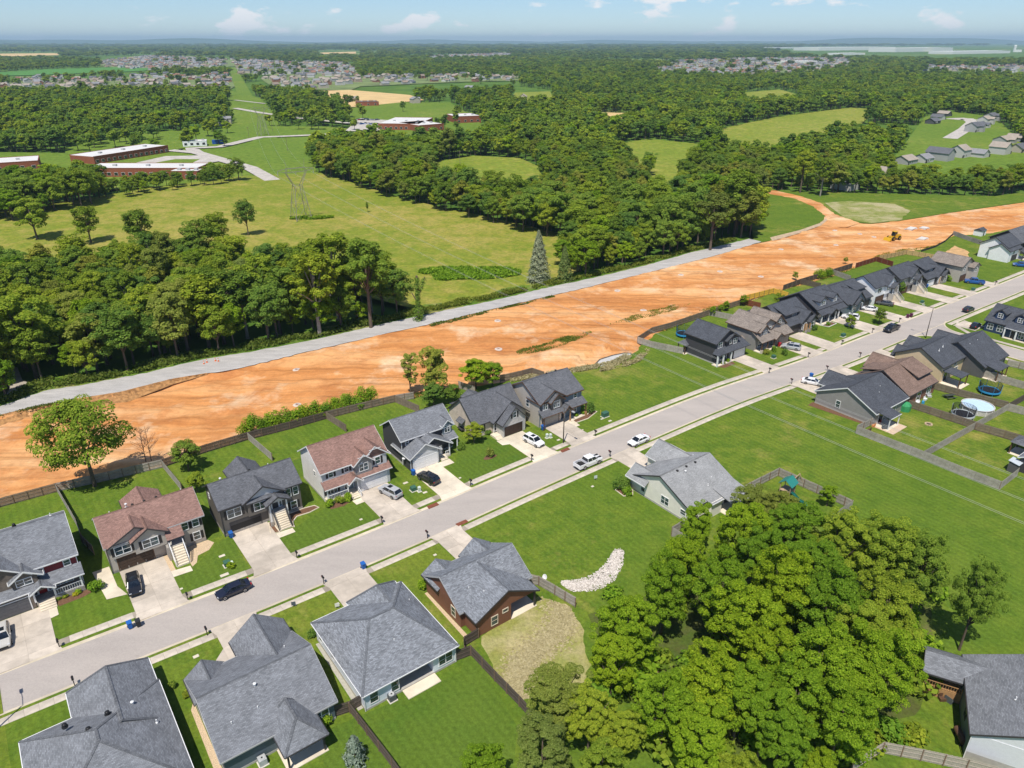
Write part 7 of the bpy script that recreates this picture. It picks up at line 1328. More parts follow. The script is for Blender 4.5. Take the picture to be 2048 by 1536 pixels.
# simple far houses
FW_ = [plain(f'far_wall_{k}', c, .8, .04) for k, c in {'white': (.52, .51, .49), 'cream': (.46, .41, .34), 'tan': (.42, .34, .26), 'grey': (.38, .38, .38), 'brick': (.30, .15, .10), 'dark': (.10, .10, .11)}.items()]; FR_ = [plain(f'far_roof_{k}', c, .9, .12, .4) for k, c in {'grey': (.26, .26, .27), 'brown': (.28, .22, .175), 'taupe': (.36, .31, .26), 'charcoal': (.13, .135, .15), 'red': (.26, .14, .10)}.items()]
_fh = {}
def far_mesh(w, d, hh, rise, wing, wm, rm):
    k = (w, d, hh, rise, wing, wm.name, rm.name)
    if k in _fh: return _fh[k]
    m = MB(); m.box(-w / 2, w / 2, -d / 2, d / 2, -1, hh); m.add([(-w / 2, -d / 2, hh), (-w / 2, d / 2, hh), (-w / 2, 0, hh + rise), (w / 2, -d / 2, hh), (w / 2, d / 2, hh), (w / 2, 0, hh + rise)], [(0, 2, 1), (3, 4, 5)])
    if wing: m.box(w * .05, w * .45, -d / 2 - 3, -d / 2, -1, hh); m.add([(w * .05, -d / 2 - 3, hh), (w * .45, -d / 2 - 3, hh), (w * .25, -d / 2 - 3, hh + rise * .7)], [(0, 1, 2)])
    r_ = MB(); o = .5; z = hh - .15
    r_.add([(-w / 2 - o, -d / 2 - o, z), (w / 2 + o, -d / 2 - o, z), (w / 2 + o, 0, hh + rise + .1), (-w / 2 - o, 0, hh + rise + .1), (w / 2 + o, d / 2 + o, z), (-w / 2 - o, d / 2 + o, z)], [(0, 1, 2, 3), (3, 2, 4, 5)])
    if wing: q = w * .25; r_.add([(q - w * .2 - o, -d / 2 - 3.4, z), (q, -d / 2 - 3.4, hh + rise * .7 + .1), (q, 0, hh + rise * .7 + .1), (q - w * .2 - o, 0, z), (q + w * .2 + o, -d / 2 - 3.4, z), (q + w * .2 + o, 0, z)], [(0, 1, 2, 3), (1, 4, 5, 2)])
    _fh[k] = (m.mesh('wall', wm, uv=False), r_.mesh('roof', rm, uv=False)); return _fh[k]
def far_house(label, x, y, rz, r, group, big=False, dark=False):
    wm = r.choice(FW_[:5] if not dark else [FW_[0], FW_[0], FW_[3], FW_[5], FW_[1]]); rm = r.choice(FR_[:3] + FR_[:4] if not dark else [FR_[3], FR_[3], FR_[0], FR_[2]]); M_ = far_mesh(r.choice((11, 13, 15)), r.choice((9, 10)), r.choice((3, 5.2)), r.choice((2.4, 3.0)), r.random() < .6, wm, rm)
    e = thing('far_house', label, 'house', (x, y, -.6), rz, group); inst('wall', M_[0], e); inst('roof', M_[1], e)
    if big:
        T_ = -5.02
        for u in (-3.5, -1): w_ = MB().box(u - .55, u + .55, T_ - .06, T_ + .3, 1.1, 2.4).build('window', TRIM, e); MB().box(u - .45, u + .45, T_ - .1, T_, 1.2, 2.3).build('pane', DGLASS, w_)
        MB().box(-6, -4.4, T_ - .05, T_ + .2, 0, 2.1).build('door', DTRIM, e)
    return e
rh = random.Random(31)
CUL = [(1865, 246, 'leftmost white house of the cul-de-sac row'), (1875, 238, 'second house of the cul-de-sac row'), (1888, 231, 'last house at the cul-de-sac head'), (1945, 262, 'pale house right of the cul-de-sac turning'), (1958, 254, 'grey-gabled house beside the cul-de-sac street'), (1968, 247, 'white house further up the cul-de-sac street'), (1980, 240, 'dark-roofed house at the top of the cul-de-sac street'), (1810, 325, 'flat grey roofed house in front of the cul-de-sac trees'), (1845, 322, 'grey house in the row below the cul-de-sac'), (1878, 318, 'navy gabled house in the row below the cul-de-sac'), (1918, 312, 'tan-roofed house in the row below the cul-de-sac'), (1955, 312, 'dark house right in the row below the cul-de-sac'), (1998, 306, 'grey house near the right edge below the cul-de-sac'), (2035, 302, 'house at the right edge below the cul-de-sac'), (2005, 284, 'taupe house behind the row at the right edge'), (2030, 280, 'brown-roofed house behind the row at the right edge'), (1690, 372, 'house hidden behind the straight-trunked trees'), (1760, 360, 'roof glimpsed through the trees by the clay bank')]
for px, py, lab in CUL: x, y = W(px, py); far_house(lab, x, y, RD + rh.choice((0, 0, math.pi / 2)), rh, 'houses round the cul-de-sac', True, True)
road('cul_de_sac_street', [(1900, 276), (1930, 258), (1945, 244), (1935, 236)], 11, -.3); road('cul_de_sac_street', [(1945, 240), (1925, 236), (1905, 238)], 16, -.28)
FARM = [(1046, 196, 'white farmhouse with green roof among the trees'), (446, 247, 'green-roofed barn house beside the drive'), (425, 236, 'brown house left of the green-roofed house'), (940, 180, 'red barn with white roof in the far trees'), (830, 205, 'grey house right of the lone round tree'), (706, 200, 'brown house at the corner of the wheat field'), (1850, 178, 'house glimpsed beyond the third clearing'), (60, 248, 'house among trees at the far left'), (95, 255, 'pale house among trees at the far left'), (352, 192, 'white barn by the far subdivision'), (375, 196, 'long white shed by the far subdivision'), (1725, 207, 'small house at the end of the third clearing')]
for px, py, lab in FARM: x, y = W(px, py); far_house(lab, x, y, rh.uniform(0, 3), rh, None)
# far subdivisions: nearest houses one by one, the rest as one mass
hp = []
for nm, poly in SUB.items():
    xs = [p[0] for p in poly]; ys = [p[1] for p in poly]; rr_ = random.Random(len(nm) * 7 + int(xs[0])); y = min(ys)
    row = 0
    while y < max(ys):
        x = min(xs) + (row % 2) * 9
        while x < max(xs):
            px, py = x + rr_.uniform(-3, 3), y + rr_.uniform(-3, 3)
            if inpoly(px, py, poly) and not inpoly(px, py, CORR) and rr_.random() < .42: hp.append((math.hypot(px, py), px, py, nm))
            x += 20
        row += 1; y += 26 if row % 2 else 40
hp.sort(); print('far houses', len(hp))
SL = {'sub1': 'small house in the subdivision left of the power line', 'sub2': 'small house in the farther subdivision on the left', 'sub3': 'small house in the subdivision right of the power line', 'sub4': 'small house in the subdivision before the factory', 'sub5': 'small house at the far right subdivision', 'sub6': 'small house in the farthest subdivision'}
for d, x, y, nm in hp[:215]: far_house(SL[nm], x, y, RD + rh.choice((0, math.pi / 2, .4)), rh, SL[nm].replace('small house', 'houses'))
kin = []
for i in range(7):
    wm, rm = FW_[i % 5], FR_[(i * 3) % 5]; M_ = far_mesh((11, 13, 15)[i % 3], 10, (3, 5.2)[i % 2], 2.8, True, wm, rm); a, b = M_; me = bpy.data.meshes.new('house_kind'); v = [tuple(q.co) for q in a.vertices] + [tuple(q.co) for q in b.vertices]; k = len(a.vertices); me.from_pydata(v, [], [tuple(p.vertices) for p in a.polygons] + [tuple(t_ + k for t_ in p.vertices) for p in b.polygons]); me.materials.append(wm); me.materials.append(rm); me.polygons.foreach_set('material_index', [0] * len(a.polygons) + [1] * len(b.polygons)); kin.append(bpy.data.objects.new('house_kind', me))
rest = hp[215:]
if rest: instancer('distant_houses', kin, [(x, y, -.6) for d, x, y, nm in rest], [(1, 1, 1)] * len(rest), 'distant subdivision houses too small to tell apart')
for nm, P in SUB.items(): sheet('subdivision_ground', P, -.65 + .01 * len(nm) + .005 * ord(nm[3]) % .02, plain('sparse_lawns', (.17, .22, .075), .9, .3, .03))
# factory on the right horizon
for i, (a, b, dp, hh, lab) in enumerate([((1638, 101), (1790, 99.5), 260, 24, 'long white factory hall on the horizon, left part'), ((1790, 104), (1905, 102), 200, 26, 'white factory hall with blocky roofs on the horizon'), ((1905, 108), (2020, 106), 150, 15, 'low white warehouse row at the right horizon'), ((1680, 110), (1730, 109), 80, 10, 'small white works building before the factory'), ((1540, 97), (1600, 96.5), 150, 10, 'tan industrial shed left of the factory'), ((1570, 127), (1640, 126), 60, 8, 'pale store building in the right subdivision'), ((1440, 100), (1480, 99.5), 120, 9, 'far white shed left of the tan shed')]):
    flat(lab, a, b, dp, hh, plain('factory_white', (.78, .77, .74), .7, .04), plain('factory_roof', (.72, .71, .69), .7, .04), 'factory_hall', 'factory', 0)
x, y = W(2028, 104); e = thing('silo', 'white silo tower at the right horizon', 'silo', (x, y, -.6)); MB().lathe([(9, 0), (9, 42), (6, 46)], 14).build('tower', plain('factory_white', (.78, .77, .74), .7), e); MB().box(-5, 50, -8, 8, 0, 16).build('base_building', plain('factory_white', (.78, .77, .74), .7), e)
# ------------------------------------------------------------------ yard things
TEAL = plain('teal_plastic', (.03, .22, .19), .45, .06); PLAYW = plain('playset_wood', (.42, .30, .20), .8, .15); BLUEP = plain('blue_pad', (.04, .28, .55), .5, .08); NET = plain('black_net', (.03, .032, .035), .8)
x, y = W(1572, 992); e = thing('playset', 'wooden playset with teal roof, slide and swing beam', 'playset', (x, y, 0), RD + .15)
for a, b in ((-1, -.9), (1, -.9), (1, .9), (-1, .9)): MB().box(a - .06, a + .06, b - .06, b + .06, -.1, 3.0).build('post', PLAYW, e)
MB().box(-1.05, 1.05, -.95, .95, 1.4, 1.5).build('platform', PLAYW, e); m = MB()
m.add([(-1.3, -1.25, 2.75), (1.3, -1.25, 2.75), (1.3, 0, 3.75), (-1.3, 0, 3.75), (1.3, 1.25, 2.75), (-1.3, 1.25, 2.75)], [(0, 1, 2, 3), (3, 2, 4, 5)]); m.add([(-1.3, -1.25, 2.70), (1.3, -1.25, 2.70), (1.3, 0, 3.70), (-1.3, 0, 3.70), (1.3, 1.25, 2.70), (-1.3, 1.25, 2.70)], [(3, 2, 1, 0), (5, 4, 2, 3)]); m.build('roof', TEAL, e)
m = MB(); 
for k in range(8):
    u0, u1 = k / 8, (k + 1) / 8; z = lambda u: 1.45 - 1.35 * u + .12 * math.sin(u * 9); yy = lambda u: -.95 - 3.1 * u
    m.add([(-.95, yy(u0), z(u0)), (-.35, yy(u0), z(u0)), (-.35, yy(u1), z(u1)), (-.95, yy(u1), z(u1)), (-1.0, yy(u0), z(u0) + .18), (-.3, yy(u0), z(u0) + .18), (-.3, yy(u1), z(u1) + .18), (-1.0, yy(u1), z(u1) + .18)], [(0, 1, 2, 3), (4, 0, 3, 7), (1, 5, 6, 2), (3, 2, 1, 0), (7, 3, 0, 4), (2, 6, 5, 1)])
m.build('slide', TEAL, e); MB().bar((1, 0, 2.5), (4.6, 0, 2.5), .12, .15).build('swing_beam', PLAYW, e)
for sg in (-1, 1): MB().bar((4.6, 0, 2.5), (4.9, sg * 1.1, 0), .1).build('swing_leg', PLAYW, e)
for xx in (2.0, 3.4):
    s_ = MB(); s_.bar((xx - .25, 0, 2.45), (xx - .25, 0, .55), .03).bar((xx + .25, 0, 2.45), (xx + .25, 0, .55), .03); sw = s_.build('swing', NET, e); MB().box(xx - .3, xx + .3, -.1, .1, .5, .55).build('seat', TEAL, sw)
def trampoline(px, py, R, pad, label, net=True):
    x, y = W(px, py); e = thing('trampoline', label, 'trampoline', (x, y, 0), .3, 'trampolines'); k = 24
    m = MB(); m.lathe([(R - .35, .80), (R - .35, .86), (R, .86), (R, .55)], k); m.build('pad', pad, e); MB().lathe([(.01, .80), (R - .34, .82)], k).build('mat', plain('jump_mat', (.02, .02, .025), .7), e)
    for i in range(6):
        a = i * math.pi / 3; c, s_ = math.cos(a), math.sin(a); MB().tube([(c * (R - .1), s_ * (R - .1), 0), (c * (R - .1), s_ * (R - .1), .8)], .05, 6).build('leg', pad, e)
        if net: MB().tube([(c * (R + .03), s_ * (R + .03), .5), (c * (R + .08), s_ * (R + .08), 2.6)], .04, 6).build('pole', pad, e)
    if net:
        nm = MB(); kk = 48
        for i in range(kk): a = i * 2 * math.pi / kk; nm.bar((math.cos(a) * (R - .2), math.sin(a) * (R - .2), .86), (math.cos(a) * R, math.sin(a) * R, 2.5), .04)
        for zz in (1.1, 1.35, 1.6, 1.85, 2.1, 2.35, 2.5):
            for i in range(kk): a, b = i * 2 * math.pi / kk, (i + 1) * 2 * math.pi / kk; nm.bar((math.cos(a) * R * .98, math.sin(a) * R * .98, zz), (math.cos(b) * R * .98, math.sin(b) * R * .98, zz), .03)
        nm.build('net', NET, e)
trampoline(1977, 786, 2.2, BLUEP, 'blue trampoline with net in the buff house yard'); trampoline(1924, 834, 2.2, plain('white_pad', (.55, .6, .62), .5), 'trampoline with black net beside the pool'); trampoline(1367, 672, 2.1, BLUEP, 'blue-edged trampoline behind the charcoal two-storey house')
x, y = W(1953, 820); e = thing('above_ground_pool', 'round above-ground pool with pale blue cover', 'pool', (x, y, 0)); m = MB(); m.lathe([(3.1, 0), (3.1, 1.15), (3.22, 1.2), (3.22, 1.26), (3.0, 1.26), (3.0, 1.1)], 36); m.build('wall', plain('pool_wall', (.55, .53, .5), .6, .25, 3), e); MB().lathe([(.02, 1.09), (2.99, 1.12)], 36).build('cover', plain('pool_cover', (.52, .68, .82), .35, .08), e)
for i in range(12): a = i * math.pi / 6; MB().box(-.06, .06, -.06, .06, 0, 1.2).build('upright', TRIM, e, (3.14 * math.cos(a), 3.14 * math.sin(a), 0), a)
x, y = W(1898, 796); e = thing('picnic_table', 'dark picnic table with benches in the pool yard', 'picnic table', (x, y, 0), RD - .4); DW_ = plain('dark_picnic_wood', (.05, .06, .05), .8)
MB().box(-1.2, 1.2, -.4, .4, .72, .77).build('table_top', DW_, e)
for sg in (-1, 1): MB().box(-1.2, 1.2, min(sg * .65, sg * .95), max(sg * .65, sg * .95), .42, .47).build('bench', DW_, e)
for xx in (-.8, .8): MB().bar((xx, -.8, 0), (xx, .3, .72), .09).bar((xx, .8, 0), (xx, -.3, .72), .09).bar((xx, -.85, .4), (xx, .85, .4), .08).build('leg', DW_, e)
x, y = W(1857, 849); e = thing('fire_pit', 'ring of stones round a fire pit on the lawn', 'fire pit', (x, y, 0)); MB().lathe([(.02, .02), (.5, .03)], 16).build('ash', CHR, e)
for i in range(14): a = i * 2 * math.pi / 14; MB().box(-.14, .14, -.1, .1, 0, .22).build('stone', ROCKBED, e, (.62 * math.cos(a), .62 * math.sin(a), 0), a)
x, y = W(1808, 820); e = thing('play_tent', 'green translucent play tent by the grey-brown house', 'tent', (x, y, 0), .3); m = MB(); m.lathe([(1.25, 0), (1.25, 1.3), (.9, 1.75), (.05, 2.0)], 8); m.build('canopy', plain('green_tent', (.05, .30, .12), .5), e)
def umbrella_item(px, py, label, col, R=.45): 
    x, y = W(px, py); e = thing('garden_item', label, 'garden item', (x, y, 0), px * .7); MB().box(-R, R, -R * .6, R * .6, .0, .4).build('seat', col, e); MB().box(-R, R, R * .5, R * .6, .4, .9).build('backrest', col, e)
for a in [(1757, 846, 'red chair on the grey-brown house patio', plain('red_chair', (.4, .05, .03), .6)), (1747, 853, 'orange toy seat on the patio slab', plain('orange_toy', (.6, .25, .1), .6)), (1768, 858, 'grey armchair at the patio edge', ACD), (1738, 862, 'brown lounge chair by the patio fence', BTRIM), (1850, 800, 'white toy chair in the pool yard', TRIM), (1858, 794, 'grey toy chair in the pool yard', ACW), (1846, 806, 'blue toy chair in the pool yard', BLUEP), (1885, 1400, 'brown box seat by the bottom right house', BTRIM), (1897, 1403, 'dark storage seat by the bottom right house', ACD), (1880, 1388, 'green toy seat under the bottom right deck', plain('toy_green', (.1, .6, .15), .5))]: umbrella_item(*a)
x, y = W(1917, 1480); e = thing('smoker_grill', 'long brown barrel grill along the bottom right house wall', 'grill', (x, y, 0), math.radians(82)); b = MB().lathe([(.02, -1.0), (.38, -.98), (.38, .98), (.02, 1.0)], 14).build('barrel', BTRIM, e, (0, 0, .8)); b.rotation_euler = (0, math.pi / 2, 0)
for xx in (-.8, .8): MB().box(xx - .04, xx + .04, -.3, .3, 0, .5).build('leg', CHR, e)
# patio slab and gazebos
sheet('patio', SNs((138.6, 60.5), (144.2, 60.5), (144.2, 56.2), (138.6, 56.2)), .035, plain('tan_patio', (.60, .45, .33), .9))
def gazebo(px, py, label, w=3.6, roof=R_GREY2):
    x, y = W(px, py); e = thing('gazebo', label, 'gazebo', (x, y, 0), RD)
    for a in (-1, 1):
        for b in (-1, 1): MB().box(a * w / 2 - .1, a * w / 2 + .1, b * w / 2 - .1, b * w / 2 + .1, 0, 2.5).build('post', BTRIM, e)
    k = w / 2 + .35; MB().add([(-k, -k, 2.5), (k, -k, 2.5), (k, k, 2.5), (-k, k, 2.5), (0, 0, 3.6)], [(0, 1, 4), (1, 2, 4), (2, 3, 4), (3, 0, 4), (3, 2, 1, 0)]).build('roof', roof, e); MB().box(-w / 2 - .2, w / 2 + .2, -w / 2 - .2, w / 2 + .2, -.05, .08).build('floor', CONC_B, e)
gazebo(2046, 908, 'dark-roofed gazebo at the right edge'); gazebo(1368, 704, 'small dark gazebo at the charcoal two-storey house back', 2.2)
x, y = W(2026, 942); e = thing('garden_shed', 'small dark shed with pale lid at the right edge', 'shed', (x, y, 0), RD); MB().box(-.9, .9, -.8, .8, -.05, 1.9).build('walls', W_DGREY, e); MB().add([(-1.05, -.95, 1.9), (1.05, -.95, 1.9), (1.05, .95, 2.2), (-1.05, .95, 2.2), (-1.05, -.95, 1.98), (1.05, -.95, 1.98), (1.05, .95, 2.28), (-1.05, .95, 2.28)], [(0, 3, 2, 1), (4, 5, 6, 7), (0, 1, 5, 4), (1, 2, 6, 5), (2, 3, 7, 6), (3, 0, 4, 7)]).build('roof', plain('pale_shed_roof', (.5, .55, .6), .6), e); MB().box(-.4, .4, -.83, -.8, 0, 1.7).build('door', DTRIM, e)
x, y = W(1958, 470); e = thing('garden_shed', 'blue-roofed shed beyond the far fence', 'shed', (x, y, 0), RD); MB().box(-2, 2, -1.6, 1.6, -.05, 2.1).build('walls', W_WHITE, e); MB().add([(-2.2, -1.8, 2.1), (2.2, -1.8, 2.1), (2.2, 0, 3.1), (-2.2, 0, 3.1), (2.2, 1.8, 2.1), (-2.2, 1.8, 2.1)], [(0, 1, 2, 3), (3, 2, 4, 5), (0, 3, 5), (1, 4, 2)]).build('roof', R_DARK, e); MB().box(-.5, .5, -1.63, -1.6, 0, 1.8).build('door', DTRIM, e)
# satellite dish on the fence corner, yard signs
for px, py, lab in [(1090, 1170, 'white satellite dish at the rust brown house fence'), (1833, 815, 'white satellite dish on the pool yard fence')]:
    x, y = W(px, py); e = thing('satellite_dish', lab, 'satellite dish', (x, y, 0), 3.9); MB().tube([(0, 0, 0), (0, 0, 1.3)], .04, 6).build('mast', GREYTRIM, e); d = MB().lathe([(.02, 0), (.25, .03), (.42, .12), (.41, .14), (.02, .03)], 18).build('dish', TRIM, e, (0, 0, 1.5)); d.rotation_euler = (0, 1.1, 0)
SGN = plain('yard_sign_face', (.62, .66, .70), .5)
for px, py, lab, col in [(588, 1214, 'dark yard sign on the strip between driveways', plain('dark_sign', (.10, .12, .16), .5)), (675, 1217, 'small white yard sign on the pale blue house lawn', TRIM), (1191, 960, 'pale yard sign on the open lawn beside the sidewalk', SGN)]:
    x, y = W(px, py); e = thing('yard_sign', lab, 'yard sign', (x, y, 0), .3, 'yard signs'); MB().box(-.3, .3, -.015, .015, .35, .95).build('board', col, e)
    for xx in (-.25, .25): MB().box(xx - .015, xx + .015, -.01, .01, -.1, .36).build('stake', GREYTRIM, e)
# planting beds
def bed(name, pts, mat, edge=None, z=.03):
    o = sheet(name, pts, z, mat)
    if edge: structure(ribbon('bed_edging', pts, .16, .0, edge, .12, True))
bed('gravel_bed', SNs((13.7, 104.3), (17.6, 104.3), (18.2, 103.0), (17.0, 101.6), (15.2, 101.2), (14.6, 99.6), (13.8, 99.0)), ROCKBED); bed('gravel_bed', SNs((9.9, 104.2), (11.6, 104.2), (11.6, 99.6), (10.8, 99.9)), ROCKBED); bed('mulch_bed', SNs((30.1, 103.3), (33.4, 103.3), (35.0, 103.0), (35.4, 102.0), (33.6, 101.6), (31.4, 101.8), (30.3, 100.8), (29.9, 99.2), (29.7, 99.5)), MULCH, CONC_B)
bed('mulch_bed', SNs((27.0, 102.9), (27.5, 102.9), (27.5, 99.4), (26.2, 99.8)), MULCH, CONC_B); bed('mulch_bed', SNs((-3.9, 102.9), (0, 102.9), (1.2, 103.5), (1.4, 102.2), (-.5, 101.5), (-3.6, 101.4)), MULCH); bed('mulch_bed', SNs((37, 101.6), (41, 101.6), (41.0, 100.6), (39, 99.9), (36.8, 100.3)), MULCH); bed('mulch_bed', SNs((89.9, 99.7), (95.2, 99.9), (97.2, 101.0), (97.6, 99.6), (94, 98.4), (90.8, 98.5)), MULCH, CONC_B)
bed('mulch_bed', blob(*W(980, 914), 1.3, .8, 24, 3, .1, RD), MULCH); bed('mulch_bed', SNs((79.6, 75.5), (82, 76), (82, 73.6), (81, 72.6), (79.4, 73.2)), MULCH, CONC_B); bed('mulch_bed', SNs((136.6, 74.2), (138.8, 74.4), (138.8, 62), (138.0, 62)), MULCH); bed('mulch_bed', SNs((183.6, 100.2), (188.2, 100.4), (188.4, 98.6), (184.2, 98.4)), MULCH, TRIM); bed('mulch_bed', SNs((137.4, 99.2), (142.8, 99.2), (142.6, 98.0), (138.4, 97.8)), MULCH)
# bare strips beside walls, worn and straw-covered yards
sheet('side_path', SNs((1.4, 106.6), (3.7, 106.6), (3.8, 101.0), (4.6, 98.3), (2.0, 98.9)), .045, CONC_B); sheet('front_walk', SNs((10.9, 99.8), (13.6, 99.4), (13.6, 98.0), (10.9, 98.2)), .04, CONC_B); sheet('front_walk', SNs((26.9, 99.4), (29.6, 99.2), (29.6, 97.9), (26.9, 97.9)), .04, CONC_B); sheet('front_walk', SNs((40.8, 100.4), (42.4, 100.4), (42.4, 98.9), (40.9, 98.9)), .042, CONC_B); sheet('front_walk', SNs((59.3, 102.2), (61.8, 102.2), (61.8, 100.4), (59.3, 100.4)), .042, CONC_B); sheet('front_walk', SNs((72.9, 102.2), (74.6, 102.2), (74.6, 99.6), (72.9, 100.2)), .042, CONC_B); sheet('front_walk', SNs((89.6, 101.2), (91.0, 99.9), (90.6, 97.2), (89.6, 97.2)), .042, CONC_B); sheet('front_walk', SNs((-6.8, 101.8), (-3.9, 101.6), (-3.9, 99.6), (-4.9, 99.4)), .042, CONC_B); sheet('front_walk', SNs((10.6, 77.6), (12.4, 79.5), (12.4, 76.9), (11.6, 74.2), (10.4, 74.0)), .04, CONC)
sheet('bare_strip', SNs((6.1, 60.6), (6.9, 60.6), (6.9, 73.2), (6.3, 72)), .02, ROCKBED); sheet('bare_strip', SNs((22.2, 60), (22.85, 60), (22.85, 73), (22.4, 73)), .02, plain('grey_strip', (.42, .40, .34), .9)); sheet('bare_strip', SNs((38.7, 61.4), (39.35, 61.4), (39.35, 72.8), (38.9, 72.8)), .02, ROCKBED)
worn = P_((962, 1275), (1075, 1190), (1140, 1215), (1165, 1260), (1180, 1330), (1160, 1380), (1040, 1400), (990, 1345)); sheet('worn_lawn', smooth_line(worn + worn[:1], 1.0, .3, 5)[:-1], .012, DRY)
for i, (a, b, c, d) in enumerate([(23, 71.5, 34, 76), (36.5, 82, 45, 73), (140, 20, 139, 59), (-3, 118, 4, 104)][:2]): pass
# deeper green back lawns
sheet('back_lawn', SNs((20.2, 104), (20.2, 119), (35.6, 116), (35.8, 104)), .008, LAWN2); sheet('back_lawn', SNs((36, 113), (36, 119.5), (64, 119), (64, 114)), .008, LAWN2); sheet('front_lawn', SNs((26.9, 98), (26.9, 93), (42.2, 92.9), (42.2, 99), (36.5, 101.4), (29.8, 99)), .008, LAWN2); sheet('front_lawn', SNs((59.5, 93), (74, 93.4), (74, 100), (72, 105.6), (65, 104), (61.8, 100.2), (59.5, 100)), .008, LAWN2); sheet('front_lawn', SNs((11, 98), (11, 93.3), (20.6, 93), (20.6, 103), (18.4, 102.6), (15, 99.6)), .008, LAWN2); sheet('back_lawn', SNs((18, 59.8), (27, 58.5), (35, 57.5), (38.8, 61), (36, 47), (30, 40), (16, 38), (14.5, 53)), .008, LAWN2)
# stone-lined swale
r = random.Random(12); ctr = [W(*p) for p in [(1238, 1103), (1228, 1130), (1212, 1152), (1185, 1168), (1150, 1172), (1128, 1166)]]; wid = [.8, 1.35, 1.6, 1.6, 1.3, .5]
sheet('swale_bed', smooth_line([(a[0] - w_ * .8, a[1] - w_ * .7) for a, w_ in zip(ctr, wid)] + [(a[0] + w_ * .8, a[1] + w_ * .7) for a, w_ in reversed(list(zip(ctr, wid)))], .8, .25, 2), .015, plain('pale_rubble', (.50, .44, .38), .95, .2, 3))
m = MB(); T = Vector
for i in range(3200):
    k = r.random() * (len(ctr) - 1); j = int(k); f = k - j; cx = ctr[j][0] + (ctr[j + 1][0] - ctr[j][0]) * f; cy = ctr[j][1] + (ctr[j + 1][1] - ctr[j][1]) * f; w_ = wid[j] + (wid[j + 1] - wid[j]) * f; a = r.uniform(0, 6.28); q_ = math.sqrt(r.random()) * w_; cx += q_ * math.cos(a); cy += q_ * math.sin(a); s_ = r.uniform(.06, .17); z = .02 + s_ * .3
    ax = [(1, 0, 0), (-1, 0, 0), (0, 1, 0), (0, -1, 0), (0, 0, 1), (0, 0, -1)]; rz_ = r.uniform(0, 3); vv = []
    for q3 in ax:
        k3 = s_ * r.uniform(.7, 1.2); vv.append((cx + (q3[0] * math.cos(rz_) - q3[1] * math.sin(rz_)) * k3, cy + (q3[0] * math.sin(rz_) + q3[1] * math.cos(rz_)) * k3, z + q3[2] * k3 * .7))
    m.add(vv, [(0, 2, 4), (2, 1, 4), (1, 3, 4), (3, 0, 4), (2, 0, 5), (1, 2, 5), (3, 1, 5), (0, 3, 5)])
t = NT('limestone_rubble'); g_ = t.n('ShaderNodeNewGeometry'); LIME = t.done(t.ramp(g_.outputs['Random Per Island'], [(0, (.38, .34, .31)), (.5, (.58, .53, .48)), (1, (.74, .69, .64))]), .9, .2)
o = m.build('riprap', LIME, uv=False); tag(o, 'pale limestone riprap curving across the lawn', None, None, 'stuff')
# ------------------------------------------------------------------ the clay site: manholes, washout, loader, cones, slabs, weeds
MH = plain('manhole_concrete', (.60, .52, .45), .9)
for i, (px, py, lab) in enumerate([(593, 735, 'concrete manhole riser left on the clay below the gravel road'), (594, 803, 'concrete manhole riser behind the hedge'), (995, 640, 'concrete manhole riser in the clay opposite the meadow scrub'), (997, 697, 'concrete manhole riser near the spoil heap'), (1235, 580, 'concrete manhole riser below the roadside trees'), (1287, 619, 'concrete manhole riser mid clay left'), (1362, 547, 'concrete manhole riser by the end of the gravel road'), (1522, 551, 'concrete manhole riser above the yellow fence'), (1440, 542, 'concrete manhole riser in the upper clay'), (1562, 498, 'concrete manhole riser near the track'), (1672, 490, 'concrete manhole riser left of the loader'), (1720, 467, 'concrete manhole riser above the loader, first'), (1748, 473, 'concrete manhole riser above the loader, second'), (1670, 460, 'concrete manhole riser at the track mouth')]):
    x, y = W(px, py); e = thing('manhole_riser', lab, 'manhole', (x, y, dirt_z(x, y) - .05), 0, 'manholes in the clay'); MB().lathe([(1.0, -.1), (1.0, .12), (.62, .18), (.6, .32), (.42, .32), (.4, .1)], 18).build('ring', MH, e); MB().lathe([(.02, .1), (.39, .12)], 14).build('cover', IRON, e)
for i, (px, py, w, lab) in enumerate([(1822, 458, 5.5, 'stack of pale concrete slabs beyond the loader'), (1845, 477, 5, 'stack of pale concrete slabs right of the loader'), (1848, 456, 4, 'low slab stack at the upper clay edge')]):
    x, y = W(px, py); e = thing('slab_stack', lab, 'concrete slabs', (x, y, dirt_z(x, y)), RD, 'slab stacks on the clay')
    for k in range(3): MB().box(-w / 2, w / 2 - k * .3, -1.5, 1.5 - k * .2, k * .24 - .1, k * .24 + .2 - .02).build('slab', plain('pale_slab', (.62, .6, .57), .9), e, rz=k * .06)
washo = [W(*p) for p in [(1190, 728), (1200, 718), (1225, 710), (1250, 705), (1262, 706), (1264, 716), (1250, 726), (1225, 733), (1203, 734)]]; wz = -.14; sheet('washout_basin', washo, wz, plain('grey_silt', (.52, .51, .49), .6, .06, .5)); o = ribbon('silt_sock', washo, .3, wz - .15, plain('black_sock', (.10, .085, .07), .9), .27, True); tag(o, 'dark silt sock around the grey washout basin', 'silt sock')
YEL = plain('machine_yellow', (.62, .36, .02), .5, .1)
x, y = W(1786, 479); e = thing('wheel_loader', 'yellow wheel loader parked on the clay', 'wheel loader', (x, y, dirt_z(x, y)), RD + math.pi * .95)
